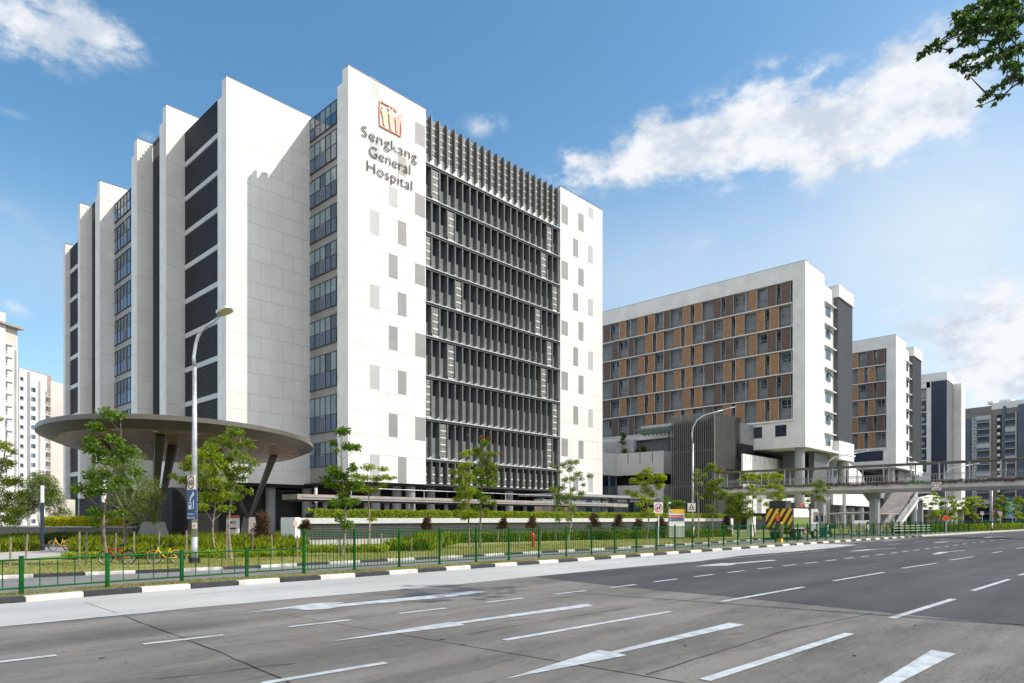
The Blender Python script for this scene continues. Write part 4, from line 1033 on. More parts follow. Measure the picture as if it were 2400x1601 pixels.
# ================================================================== CONDOMINIUM FAR RIGHT
cd = thing('apartment_building', 'long grey condominium with blue glass and balconies at the right edge', 'apartments', (300, 60, 0))
def condo():
    dC = 300.0; L0 = Pd(2258, 1216, dC*1.02); R0 = Pd(2470, 1216, dC*.93); u = (R0-L0); u.z = 0; Ltot = u.length; u.normalize(); nb = Vector((-u.y, u.x, 0))
    if nb.dot(Vector((FW[0], FW[1], 0))) < 0: nb = -nb
    def px2t(px):
        k = (px-1200)/FPX; d = Vector((FW[0]+k*RT[0], FW[1]+k*RT[1])); # solve L0+u t = s d
        A = np.array([[u.x, -d.x], [u.y, -d.y]]); sol = np.linalg.solve(A, [-L0.x, -L0.y]); return sol[0]
    def bx(mb, t0, t1, o0, o1, z0, z1, m_):
        a = L0+u*t0+nb*o0; c = L0+u*t1+nb*o0; e = L0+u*t1+nb*o1; f = L0+u*t0+nb*o1; mb.prism([(q.x, q.y) for q in ((a, c, e, f) if True else 0)], z0, z1, m_)
    cgl = mat('condo_glass', (.025, .055, .10), .22, .2, .12, spec=.6); cdk = mat('condo_window', (.028, .036, .048), .3, .3, .2); cw = mat('condo_white', (.42, .43, .45), .6, .08, .3); greige = mat('condo_greige', (.20, .18, .17), .7, .08, .2); K3r = conv(1980, 750, 3.483)
    b = MB(); bx(b, 0, Ltot, 1.2, 18, 0, 50.5, greige); bx(b, px2t(2260), px2t(2322), .9, 1.2, 47.3, 52.3, greige); bx(b, px2t(2322), px2t(2480), 1.0, 18, 50.5, 53.4, white2); b.build('wall', cd)
    cols_ = [('g', 975, 1025), ('s', 1030, 1072), ('b', 1078, 1190), ('p', 1203, 1232), ('c', 1232, 1272), ('g', 1288, 1310), ('b', 1312, 1400), ('g', 1412, 1480), ('b', 1490, 1600), ('p', 1600, 1700)]
    gl = []; bal = []; ww = []
    for k_, a, c_ in cols_:
        t0, t1 = px2t(K3r(a, 0)[0]), px2t(K3r(c_, 0)[0])
        if k_ == 'g':
            g_ = MB(); bx(g_, t0, t1, .5, 1.19, 0, 46.5 if a < 1000 else 51.5, cgl)
            for i in range(17): bx(g_, t0, t1, .46, .49, i*3.15, i*3.15+.12, darkmetal)
            gl.append(g_)
        for i in range(15):
            z = 1.0+i*3.15
            if k_ == 's':
                q = MB(); bx(q, t0, t1, .9, 1.19, z+.08, z+3.0, cw); bx(q, t0+(t1-t0)*.35, t0+(t1-t0)*.65, .84, .899, z+1.0, z+2.2, gl_dark); ww.append(q)
            elif k_ == 'b':
                q = MB(); bx(q, t0, t1, -.6, 1.19, z-.12, z+.12, cw); bx(q, t0, t1, .9, 1.18, z+.12, z+3.0, cdk); bx(q, t0, t1, -.58, -.5, z+.12, z+1.15, cgl)
                if (i+a) % 4 == 0: bx(q, t0, t1, -.45, -.4, z+1.15, z+3, tile_l)
                bx(q, t1-.15, t1, -.6, .9, z+.12, z+3, lightmetal); bal.append(q)
            elif k_ == 'c':
                q = MB(); bx(q, t0, t1, .4, 1.19, z-.08, z+.1, greige); bx(q, t0+.5, t1-.3, .2, .39, z+.2, z+1.3, white2); bx(q, t0, t1, 1.1, 1.19, z+.4, z+2.8, interior); bal.append(q)
    many('glass_strip', gl, cd); many('balcony', bal, cd); many('white_bay', ww, cd)
    b = MB()
    for px in (2308, 2336, 2350): t = px2t(px); bx(b, t, t+2.2, 3, 7, 53.4, 54.6, white2)
    b.build('roof_plant', cd)
condo()

# ================================================================== HOUSING BLOCKS FAR LEFT
def facade_block(name, label, px0, px1, pyt, d, fh, windows, wallm, roofm=None, slope=.0, base=0):
    """block whose front runs between two photo columns at depth d"""
    t = thing(name, label, 'apartments', tuple(Pd((px0+px1)/2, HZ, d))[:2]+(0,))
    A = Pd(px0, HZ, d*(1+slope)); B = Pd(px1, HZ, d*(1-slope)); u = (B-A); Lt = u.length; u.normalize(); nb = Vector((-u.y, u.x, 0)); 
    if nb.dot(Vector((FW[0], FW[1], 0))) < 0: nb = -nb
    Z = CAMZ+(HZ-pyt)/FPX*d
    def bx(mb, p0, p1, o0, o1, z0, z1, m_):
        t0 = (p0-px0)/(px1-px0)*Lt; t1 = (p1-px0)/(px1-px0)*Lt
        mb.prism([((A+u*q+nb*o).x, (A+u*q+nb*o).y) for q, o in ((t0, o0), (t1, o0), (t1, o1), (t0, o1))], z0, z1, m_)
    b = MB(); bx(b, px0, px1, 0, 14, 0, Z, wallm); b.build('wall', t)
    return t, bx, Z
hdbw = mat('estate_white', (.68, .665, .64), .7, .06, .15); hdbp = mat('estate_pinkish', (.60, .53, .47), .7, .05, .12); hdbr = mat('estate_brick_red', (.36, .235, .19), .75, .08, .3); hdbg = mat('estate_grey', (.55, .55, .55), .7, .06, .2)
t, bx, Z = facade_block('apartment_building', 'tall white apartment tower cut by the left edge of the frame', -60, 41, 757, 150, 2.8, None, hdbw, slope=-.035)
b = MB(); bx(b, -60, 46, -1.4, 14, Z-.1, Z+.35, roofbrown); bx(b, 6, 37, -.1, 0, Z-4.0, Z-.4, hdbp); b.build('roof', t)
b = MB(); bx(b, -60, 6, -.6, -.01, 0, Z+2.6, hdbw); bx(b, 33, 36, -.6, -.01, 0, Z-5, hdbw); b.build('side_bay', t)
ws = []
for i in range(15):
    z = CAMZ+(HZ-806)/FPX*150-2.8*i
    if z < 1: break
    w_ = MB(); bx(w_, 8, 14.5, -.15, -.01, z-1.0, z+.2, gl_dark); bx(w_, 10.8, 11.4, -.2, -.151, z-1.0, z+.2, hdbw); bx(w_, 7, 28, -.3, -.01, z+.45, z+.62, hdbg); bx(w_, 6.5, 16, -.25, -.01, z-1.2, z-1.02, hdbw); ws.append(w_)
many('window', ws, t)
t, bx, Z = facade_block('apartment_building', 'white apartment block with a brick red roof box beside the dark stepped hospital side', 40, 110, 871, 200, 2.8, None, hdbw, slope=-.03)
b = MB(); bx(b, 63, 137, 2, 12, Z-2, Z+.9, hdbr); b.build('roof_box', t)
b = MB(); bx(b, 110, 158, -1.2, 14, 0, CAMZ+(HZ-883)/FPX*200, hdbp)
for i in range(9): z = 4+i*4.4; bx(b, 110, 158, -1.22, -1.2, z, z+.06, hdbg)
b.build('end_wall', t)
b = MB(); bx(b, 62, 64, -1, -.01, 0, Z-.5, hdbg); bx(b, 88, 100, -.8, -.01, 0, Z-2.2, hdbw); bx(b, 40, 43, -.5, -.01, 0, Z, hdbg); b.build('side_bay', t)
ws = []
for i in range(15):
    z = CAMZ+(HZ-700-557/2.852)/FPX*200-2.81*i
    if z < 1.5: break
    w_ = MB(); bx(w_, 46, 54, -.06, -.01, z-.45, z+.55, gl_dark); bx(w_, 45, 55, -.1, -.01, z-.6, z-.46, hdbg); ws.append(w_)
    w_ = MB(); z2 = z-2.3; bx(w_, 64.5, 82, -.07, -.01, z2-.6, z2+.65, gl_mid if i % 3 else gl_dark); bx(w_, 72.5, 73.3, -.12, -.071, z2-.6, z2+.65, hdbw); bx(w_, 64.5, 68, -.12, -.072, z2-.4, z2+.6, gl_blind); ws.append(w_)
    w_ = MB(); z3 = z-2.6; bx(w_, 101, 108, -.07, -.01, z3-.4, z3+.9, interior); bx(w_, 101, 109.5, -1.2, -.08, z3-1.1, z3-.95, hdbw)
    for q in (101, 104.7, 109): bx(w_, q, q+.5, -1.2, -1.1, z3-.95, z3+.0, hdbw)
    bx(w_, 101, 109.5, -1.2, -1.1, z3-.05, z3+.05, hdbw); ws.append(w_)
many('window', ws, t)

# ================================================================== ROUND DROP-OFF CANOPY
HR = 7.0; ccx, ccy = 3.447*HR, 8.972*HR; ca, cb, cth = 2.376*HR, 1.526*HR, 1.043
can = thing('drop_off_canopy', 'huge oval taupe canopy on slanted legs in front of the hospital side', 'canopy', (ccx, ccy, 0))
def ell(off, n=72):
    return [(ccx+(ca-off)*math.cos(t)*math.cos(cth)-(cb-off)*math.sin(t)*math.sin(cth), ccy+(ca-off)*math.cos(t)*math.sin(cth)+(cb-off)*math.sin(t)*math.cos(cth)) for t in [2*math.pi*i/n for i in range(n)]]
ZT = CAMZ+HR; ZI = CAMZ+.881*HR
def ring(mb, e0, z0, e1, z1, m_):
    n = len(e0)
    for i in range(n):
        j = (i+1) % n; mb.face([(*e0[i], z0), (*e0[j], z0), (*e1[j], z1), (*e1[i], z1)], m_)
b = MB(); E0, E1, E2 = ell(0), ell(.12), ell(1.2)
ring(b, ell(0), ZT-.34, ell(0), ZT, taupe); ring(b, ell(0), ZT, ell(1.5), ZT+.18, taupe)
b.face([(*p, ZT+.181) for p in ell(1.5)], roofbrown); b.build('rim', can)
b = MB(); ring(b, ell(1.2), ZI, ell(.02), ZT-.341, taupe)
# radial joints
n = 36; ea, eb = ell(1.2, n), ell(.02, n)
for i in range(n):
    p = Vector((*ea[i], ZI)); q = Vector((*eb[i], ZT-.341)); d = (q-p).normalized(); s_ = Vector((-d.y, d.x, 0)).normalized()*.02; up_ = Vector((0, 0, -.006))
    b.face([p-s_+up_, p+s_+up_, q+s_+up_, q-s_+up_], darkmetal)
b.build('outer_soffit', can)
b = MB(); e = ell(1.2); b.face([(*p, ZI+.002) for p in reversed(e)], taupe2)
for i in range(-7, 8):
    for (ang, st_) in ((cth+.5, 2.2), (cth-.9, 2.2)):
        dx, dy = math.cos(ang), math.sin(ang); ox, oy = ccx-dy*i*st_, ccy+dx*i*st_
        # clip line to ellipse numerically
        ts = [t for t in np.linspace(-20, 20, 401) if (lambda X_, Y_: ((math.cos(cth)*X_+math.sin(cth)*Y_)/(ca-1.25))**2+((-math.sin(cth)*X_+math.cos(cth)*Y_)/(cb-1.25))**2 < 1)(ox+dx*t-ccx, oy+dy*t-ccy)]
        if len(ts) < 3: continue
        a, c = ts[0], ts[-1]; w_ = .018
        b.face([(ox+dx*a-dy*w_, oy+dy*a+dx*w_, ZI-.004), (ox+dx*c-dy*w_, oy+dy*c+dx*w_, ZI-.004), (ox+dx*c+dy*w_, oy+dy*c-dx*w_, ZI-.004), (ox+dx*a+dy*w_, oy+dy*a-dx*w_, ZI-.004)], taupe)
b.build('inner_soffit', can)
ls = []
K0 = conv(50, 930, 3.265)
for x, y in ((315, 302), (718, 255), (1030, 268), (1350, 288), (1245, 436), (1085, 413), (1785, 335), (1920, 362), (2055, 422), (2060, 453), (960, 370)):
    p = P(*K0(x, y), ZI-.03); c = MB(); c.lathe((p.x, p.y, ZI-.03), [(.2, 0), (.2, .028)], signw, 12); ls.append(c)
many('downlight', ls, can)
pl = []
for (px, py, hw, zt) in ((340, 1277, 1.25, 0), (573, 1263, .85, 0)):
    c_ = P(px, py, 0); c_ += Vector((FW[0], FW[1], 0))*1.2; zt = CAMZ+(HZ-(1223 if px < 400 else 1212))/FPX*depth(c_)
    bb = []
    an0 = YAW-.5
    for (h_, z_) in ((hw, 0), (hw*.62, zt)):
        bb.append([(c_.x+h_*1.05*math.cos(an0+t), c_.y+h_*1.05*math.sin(an0+t), z_) for t in (math.pi/4, 3*math.pi/4, 5*math.pi/4, 7*math.pi/4)])
    c = MB()
    for i in range(4): j = (i+1) % 4; c.face([bb[0][i], bb[0][j], bb[1][j], bb[1][i]], mat('plinth_stone', (.25, .235, .215), .75, .08, 1.0, bump=.1))
    c.face(bb[1], MATS['plinth_stone']); c.build('plinth', can)
    pl.append(Vector((c_.x, c_.y, zt)))
lgs = []; legm = mat('leg_dark_bronze', (.06, .053, .045), .4, .1)
def leg(a, bpx, bpy, w0=.12, w1=.42):
    q = P(*bpx_(bpx, bpy), ZI); d = (q-a); 
    c = MB(); s_ = Vector((-d.y, d.x, 0)).normalized(); f_ = d.cross(s_).normalized()
    A = [a+s_*i*w0+f_*j*w0 for i, j in ((-1, -1), (1, -1), (1, 1), (-1, 1))]; B = [q+s_*i*w1*.75+f_*j*w1*.5 for i, j in ((-1, -1), (1, -1), (1, 1), (-1, 1))]
    for i in range(4): j = (i+1) % 4; c.face([A[i], A[j], B[j], B[i]], legm)
    lgs.append(c)
def bpx_(x, y): return (x, y)
leg(pl[0]+Vector((0, 0, -.2)), 375, 1018); leg(pl[0]+Vector((.3, 0, -.2)), 405, 1043); leg(pl[0]+Vector((-.3, 0, -.2)), 238, 1031)
leg(pl[1]+Vector((0, 0, -.2)), 642, 1067, .12, .4); leg(pl[1]+Vector((-.1, 0, -.2)), 505, 1046, .12, .4)
many('slanted_leg', lgs, can)

# ================================================================== COVERED WALKWAYS
wk = thing('covered_walkway', 'long flat brown walkway roof on posts behind the clipped hedge', 'walkway', (60, 55, 0))
b = MB(); x0 = onY(697, 55); x1 = onY(1488, 55)
b.prism([(x0, 55), (x1-6, 55), (x1, 56.2), (x1-6, 57.8), (x0, 57.8)], 3.75, 4.22, roofbrown); b.box(x0+.1, 55.15, 3.62, x1-5, 57.6, 3.749, interior); b.box(x0+.5, 54.94, 3.95, x1-7, 54.998, 4.05, midmetal)
b.build('roof', wk)
cs = []
for px in (761, 857, 905, 965, 1045, 1090, 1160, 1230, 1300, 1360, 1420):
    X = onY(px, 56.6); c = MB(); c.box(X-.16, 56.4, 0, X+.16, 56.7, 3.62, colm); cs.append(c)
many('post', cs, wk)
b = MB(); X = onY(823, 55.6); b.tube([(X, 55.6, 5.0), (onY(1300, 55.6), 55.6, 5.0)], .03, galv, 6)
for px in (823, 994, 1185, 1300): X = onY(px, 55.6); b.tube([(X, 55.6, 4.2), (X, 55.6, 5.05)], .05, galv, 6)
b.build('roof_pipe', wk)
wk2 = thing('covered_walkway', 'thin grey canopy with pointed round tip on black posts beside the tall white hospital', 'walkway', (85, 60, 0))
b = MB(); a0 = Vector((onY(1290, 62), 62, 0)); top = [(1290, 1162), (1400, 1158), (1480, 1152), (1535, 1150), (1548, 1156), (1535, 1166)]
up_ = [P(x, y, 4.6) if False else Pd(x, y, 95) for x, y in top]
bx0 = onY(1290, 60)
b.prism([(bx0, 59), (onY(1500, 59), 59), (onY(1535, 60), 60), (onY(1549, 62.5), 62.5), (onY(1530, 65.5), 65.5), (bx0, 66)], 5.25, 5.6, midmetal)
b.build('roof', wk2)
cs = []
for px in (1410, 1432, 1473): X = onY(px, 62); c = MB(); c.lathe((X, 62, 0), [(.13, 0), (.13, 4.6), (.35, 5.25)], darkmetal, 10); cs.append(c)
many('post', cs, wk2)
bl = MB()
for i in range(14): X = 76+i*2.1; bl.box(X, 66.9, .5, X+1.9, 67.0, 5.0, gl_blind if i % 3 else gl_mid); bl.box(X+1.9, 66.85, .3, X+2.1, 67.1, 5.1, midmetal)
bl.build('glazed_screen', wk2)

# planter walls
pw = thing('planter_wall', 'long low dark ribbed planter wall with a pale granite coping behind the lawn', 'wall', (60, 44.5, 0))
x0, x1 = onY(702, 44.5), onY(1718, 44.5)
b = MB(); b.box(x0, 44.5, 1.64, x1, 45.2, 2.06, granite); b.box(x0, 45.2, 1.7, x1, 47.5, 1.9, mat('planter_soil', (.06, .045, .03), .95, .2, 3)); b.build('coping', pw)
b = MB(); b.box(x0+.2, 44.75, 0, x1-.1, 45.1, 1.63, corewall); z = .45
while z < 1.6: b.box(x0+.2, 44.68, z, x1-.1, 44.749, z+.06, finm); z += .13
b.box(x0+.2, 44.6, 0, x1-.1, 44.749, .42, conc); b.build('ribbed_face', pw)
b = MB(); b.box(x0-.4, 44.4, 0, x0, 46.5, 2.1, signw); b.build('end_pier', pw)
pw2 = thing('planter_wall', 'dark low planter wall topped by a yellow hedge at the far left', 'wall', tuple(P(150, 1258, 0)))
a = P(-60, 1258, 0); c = P(310, 1262, 0); b = MB(); u = (c-a).normalized(); nn_ = Vector((-u.y, u.x, 0)); zc = CAMZ+(HZ-1236)/FPX*depth(a.lerp(c, .5))
b.extr([a, c, c+Vector((0, 0, zc)), a+Vector((0, 0, zc))], nn_*.5, mat('dark_stone', (.12, .112, .10), .7, .1, .8)); b.extr([a+Vector((0, 0, zc))-nn_*.1, c+Vector((0, 0, zc))-nn_*.1, c+Vector((0, 0, zc+.12))-nn_*.1, a+Vector((0, 0, zc+.12))-nn_*.1], nn_*.7, conc); b.build('wall_face', pw2)
PW2 = (a, c, nn_, zc)

# ================================================================== FOOTBRIDGE
br = thing('footbridge', 'roofed concrete pedestrian overhead bridge with pink flowers crossing the road', 'bridge', (96, 15, 0))
path_ = [Vector((92.2, 45.5, 0)), Vector((92.6, 38, 0)), Vector((93.6, 29, 0)), Vector((94.0, 20, 0)), Vector((94.0, 12, 0)), Vector((93.6, 3, 0)), Vector((93.2, -12, 0)), Vector((92.8, -26, 0))]
def sweep(name, prof, m_, z0=0):
    b = MB(); rings = []
    for i, p in enumerate(path_):
        d = (path_[min(i+1, len(path_)-1)]-path_[max(i-1, 0)]).normalized(); n_ = Vector((d.y, -d.x, 0))   # towards camera side (-x)
        rings.append([p+n_*o+Vector((0, 0, z)) for o, z in prof])
    k = len(prof)
    for A, B in zip(rings, rings[1:]):
        for i in range(k): j = (i+1) % k; b.face([A[i], A[j], B[j], B[i]], m_)
    b.face(rings[0], m_); b.face(list(reversed(rings[-1])), m_)
    return b.build(name, br)
bz = 5.35
sweep('girder', [(-1.3, bz), (1.3, bz), (1.75, bz+.35), (1.6, bz+.95), (1.45, bz+.98), (-1.45, bz+.98), (-1.6, bz+.95), (-1.75, bz+.35)], mat('bridge_concrete', (.50, .48, .45), .75, .08, .8))
sweep('roof', [(-1.7, bz+3.32), (1.8, bz+3.32), (1.8, bz+3.42), (0, bz+3.5), (-1.7, bz+3.42)], mat('bridge_roof_brown', (.14, .125, .11), .6, .1))
sp_ = seglen(path_); posts = []; hr = MB(); t = 1.0
while t < sp_[-1]-1:
    p, d = along(path_, sp_, t); n_ = Vector((d.y, -d.x, 0))
    for o in (1.35, -1.35):
        q = p+n_*o; c = MB(); c.tube([q+Vector((0, 0, bz+.95)), q+Vector((0, 0, bz+3.35))], .075, galv, 8); posts.append(c)
    t += 3.0
many('roof_post', posts, br)
for o in (1.5, -1.5):
    for zz in (1.3, 2.05):
        hr.tube([along(path_, sp_, t)[0]+Vector((along(path_, sp_, t)[1].y, -along(path_, sp_, t)[1].x, 0))*o+Vector((0, 0, bz+zz)) for t in np.arange(.2, sp_[-1]-.2, 2.5)], .035, railm, 5)
    t = .3
    while t < sp_[-1]-.3:
        p, d = along(path_, sp_, t); q = p+Vector((d.y, -d.x, 0))*o; hr.tube([q+Vector((0, 0, bz+.98)), q+Vector((0, 0, bz+2.05))], .016, railm, 4); t += .32
hr.build('railing', br)
cen = []; 
for t in np.arange(.5, sp_[-1], .55):
    p, d = along(path_, sp_, t); q = p+Vector((d.y, -d.x, 0))*1.68; cen.append((tuple(q+Vector((RNG.normal()*.05, 0, bz+1.05+RNG.normal()*.05))), t))
V = leaf_cloud([c for c, t in cen], [.38]*len(cen), [60]*len(cen), .18, .6); np_mesh('trailing_plants', V, len(V)//4, 4, LEAF['olive'], br)
bloom = leafmat('bougainvillea', (.22, .05, .14), (.34, .10, .25), (.42, .2, .35)); fl_ = [c for c, t in cen if math.sin(t*.9)+math.sin(t*.37+1) > -.4]
V = leaf_cloud(fl_, [.42]*len(fl_), [60]*len(fl_), .15, .7); np_mesh('pink_flowers', V, len(V)//4, 4, bloom, br)
pc = []
for px, py in ((2050, 1252), (1925, 1247)):
    q = P(px, py, 0); b = MB(); b.box(q.x-.55, q.y-.5, 0, q.x+.55, q.y+.5, bz-.7, colm); b.extr([(q.x-.55, q.y-.9, bz-.7), (q.x+.55, q.y-.9, bz-.7), (q.x+1.5, q.y-.9, bz-.02), (q.x-1.5, q.y-.9, bz-.02)], (0, 1.8, 0), colm)
    b.tube([(q.x-.6, q.y-.3, 0), (q.x-.6, q.y-.3, bz-.7)], .06, galv, 6); pc.append(b)
q = rq(92, -3); b = MB(); b.box(q.x-.5, q.y-.5, 0, q.x+.5, q.y+.5, bz, colm); pc.append(b)
many('pier', pc, br)
# gantry sign on girder: height limit
sg = P(2203, 1141, 5.85); p, d = along(path_, sp_, nearest_s(path_, sp_, Vector((sg.x, sg.y, 0)))); n_ = Vector((d.y, -d.x, 0)); 
hs = thing('height_limit_sign', 'square white height limit sign fixed to the bridge girder', 'sign', (p+n_*1.95+Vector((0, 0, bz+.45))))
c0 = p+n_*1.95+Vector((0, 0, bz+.52)); ux = n_.cross(Vector((0, 0, 1))); ux = ux if (ux.dot(Vector((RT[0], RT[1], 0))) > 0) else -ux
def disc(mb, c, ux, r, m_, n=24, off=0, nrm=None, th=.01, r_in=None):
    uz = Vector((0, 0, 1)); nr = nrm or ux.cross(uz); c = Vector(c)+nr*off
    if r_in is None: mb.extr([c+ux*r*math.cos(2*math.pi*i/n)+uz*r*math.sin(2*math.pi*i/n) for i in range(n)], -nr*th, m_)
    else:
        for i in range(n):
            a, b_ = 2*math.pi*i/n, 2*math.pi*(i+1)/n
            f = lambda R_, t_: c+ux*R_*math.cos(t_)+uz*R_*math.sin(t_)
            mb.extr([f(r, a), f(r, b_), f(r_in, b_), f(r_in, a)], -nr*th, m_)
nrm = ux.cross(Vector((0, 0, 1)))
def plate(mb, c, ux, w_, h_, m_, th=.03, off=0):
    nr = ux.cross(Vector((0, 0, 1))); c = Vector(c)+nr*off; uz = Vector((0, 0, 1)); mb.extr([c-ux*w_/2-uz*h_/2, c+ux*w_/2-uz*h_/2, c+ux*w_/2+uz*h_/2, c-ux*w_/2+uz*h_/2], -nr*th, m_)
b = MB(); plate(b, c0, ux, .95, .95, signw); b.build('plate', hs)
b = MB(); disc(b, c0, ux, .43, signred, off=.01, r_in=.34, th=.008)
for s_ in (1, -1): q = c0+Vector((0, 0, .26*s_))+nrm*.012; b.extr([q+ux*-.07, q+ux*.07, q+Vector((0, 0, -.09*s_))], -nrm*.004, signblack)
b.build('red_ring', hs)
place_text('4.5m', signblack, c0-ux*.28-Vector((0, 0, .1))+nrm*.012, ux, (0, 0, 1), .56, .2, 'lettering', hs, ext=.004)
# stairs from bridge
stt = thing('bridge_stairs', 'covered stair flight with white stringers coming down beside the footbridge pier', 'stairs', tuple(P(2100, 1247, 0)))
bot = P(2092, 1249, 0); dB = depth(bot); topc = Pd(2150, 1168, dB+4); topc.z = max(topc.z, 4.6)
dr = (topc-bot); hd = Vector((dr.x, dr.y, 0)).normalized(); sd = Vector((-hd.y, hd.x, 0)); sd = sd if sd.dot(Vector((FW[0], FW[1], 0))) < 0 else -sd
b = MB()
for s_ in (0, -1.8):
    o = sd*s_; b.extr([bot+o, bot+o+hd*.8, topc+o+hd*.3+Vector((0, 0, -.35)), topc+o], sd*.15, white2)
b.build('stringer', stt)
b = MB(); n = 20
for i in range(n): p = bot.lerp(topc, (i+.5)/n); b.extr([p, p+hd*.32, p+hd*.32+sd*-1.7, p+sd*-1.7], (0, 0, -.06), conc)
b.build('treads', stt)
b = MB()
for s_ in (.05, -1.7):
    for zz in (.35, .65, .95): b.tube([bot+sd*s_+Vector((0, 0, zz)), topc+sd*s_+Vector((0, 0, zz))], .035, galv, 6)
    for i in range(8): p = bot.lerp(topc, i/7)+sd*s_; b.tube([p, p+Vector((0, 0, 2.7 if i % 2 == 0 else 1.0))], .045, galv, 6)
b.build('handrail', stt)
b = MB(); A = bot-hd*2.2+Vector((0, 0, 2.55)); B = topc+Vector((0, 0, 2.4)); B = bot.lerp(topc, .93)+Vector((0, 0, 2.6))
b.extr([A+sd*.6, bot+hd*.3+Vector((0, 0, 2.65))+sd*.6, bot+hd*.3+Vector((0, 0, 2.65))-sd*2.3, A-sd*2.3], (0, 0, .12), roofbrown)
b.extr([bot+hd*.3+Vector((0, 0, 2.65))+sd*.6, B+sd*.6, B-sd*2.3, bot+hd*.3+Vector((0, 0, 2.65))-sd*2.3], (0, 0, .12), roofbrown); b.build('stair_roof', stt)
b = MB(); lnd = topc+hd*.3; b.extr([lnd+sd*.6, lnd+hd*3+sd*.6, lnd+hd*3-sd*3, lnd-sd*3], (0, 0, -.3), white2); b.box(lnd.x+1, lnd.y-.3, 0, lnd.x+1.6, lnd.y+.3, lnd.z-.3, colm); b.build('landing', stt)
# low bus shelter roof left of the pier
bs = thing('bus_shelter', 'low flat grey shelter roof left of the footbridge pier', 'shelter', tuple(P(2000, 1248, 0)))
dS = depth(P(2000, 1248, 0)); b = MB(); A = Pd(1948, 1207, dS+3); B = Pd(2055, 1203, dS-3); b.extr([A, B, B+Vector((2.5, 3.5, 0)), A+Vector((2.5, 3.5, 0))], (0, 0, .22), midmetal); b.build('roof', bs)
cs = []
for px in (1955, 1985, 2018): q = Pd(px, 1203, dS+1); c = MB(); c.tube([(q.x+1, q.y+1.5, 0), (q.x+1, q.y+1.5, A.z)], .09, galv, 8); cs.append(c)
many('post', cs, bs)

# ================================================================== ROADSIDE FENCES
low_px = [(-190, 1411), (41, 1390), (245, 1377.6), (422, 1363), (576, 1352), (711, 1343.4)]
tall_px = [(711, 1343.4), (829, 1334.7), (935, 1326.6), (1030, 1322.5), (1115.5, 1316.9), (1193, 1310.5), (1262.7, 1307.3), (1327, 1303), (1386, 1299.5), (1441, 1296.5), (1492, 1293), (1538, 1290), (1581, 1288.5), (1623, 1286), (1660.5, 1282), (1695, 1280), (1728.5, 1276.6), (1760, 1275), (1790, 1273.5), (1818, 1272.5), (1845.5, 1271), (1869.6, 1269.3), (1892, 1268), (1914.7, 1266.5), (1935.7, 1265.5), (1956, 1264.3), (1976, 1263), (1994.6, 1261.8), (2013.8, 1260.3), (2030.8, 1259.3), (2047, 1258.4), (2063, 1257.5), (2078.5, 1256.6), (2092.6, 1255.8), (2106, 1255), (2120, 1254), (2133.5, 1253), (2146, 1252.3), (2158.5, 1251.6), (2170.7, 1250.8), (2182, 1250), (2192, 1249.4), (2203.3, 1248.7), (2214, 1248), (2224, 1247.5), (2233.5, 1247), (2246, 1246.3), (2258, 1245.6), (2270.7, 1245), (2283, 1244.3), (2294.6, 1243.7), (2306, 1243), (2317, 1242.4), (2336, 1241.3), (2355, 1240.3), (2375, 1239.3), (2396, 1238.2), (2420, 1237)]
lp = [P(x, y, 0) for x, y in low_px]; tp = [P(x, y, 0) for x, y in tall_px]
# snap to a smooth line offset from the kerb
def smooth(pl, n=3):
    for _ in range(n): pl = [pl[0]]+[(pl[i-1]+pl[i]*2+pl[i+1])/4 for i in range(1, len(pl)-1)]+[pl[-1]]
    return pl
allp = smooth(lp+tp[1:], 4); lp = allp[:len(lp)]; tp = allp[len(lp)-1:]
def fence(pts_, h, nbar, name, label, post=.055, bar=.014, toprail=.0, rail=.028, botz=.12, rect=False):
    t = thing(name, label, 'fence', pts_[0]); ps = []; pn = []
    for i, p in enumerate(pts_):
        b = MB(); d = (pts_[min(i+1, len(pts_)-1)]-pts_[max(0, i-1)]).normalized()
        if rect: b.obox(p, d, post, post*.8, -.05, h+.06, greenp)
        else: b.lathe(p, [(post, -.05), (post, h+.05), (post*.6, h+.10)], greenp, 10); b.lathe(p, [(post*1.9, 0), (post*1.9, .02)], greenp, 8)
        ps.append(b)
    for a, c in zip(pts_, pts_[1:]):
        b = MB(); d = (c-a).normalized(); a2 = a+d*post; c2 = c-d*post
        for z in (h-.04, botz): b.tube([a2+Vector((0, 0, z)), c2+Vector((0, 0, z))], rail, greenp, 6)
        for k in range(nbar): q = a.lerp(c, (k+1)/(nbar+1)); b.tube([q+Vector((0, 0, botz)), q+Vector((0, 0, h-.04))], bar, greenp, 5, cap=False)
        pn.append(b)
    many('post', ps, t); many('railing_panel', pn, t); return t
fence(lp[:-1]+[lp[-1]], .95, 4, 'green_fence', 'low green painted railing with widely spaced bars along the kerb at left', post=.048, bar=.014, rail=.028, botz=.16, rect=True)
fence(tp[:34], 1.52, 13, 'green_fence', 'tall green railing with close thin bars along the kerb, nearer stretch', post=.052, rail=.025, bar=.0135)
fence(tp[33:], 1.62, 6, 'green_fence', 'far stretch of tall green railing following the road bend at right', post=.06, rail=.027, bar=.017)

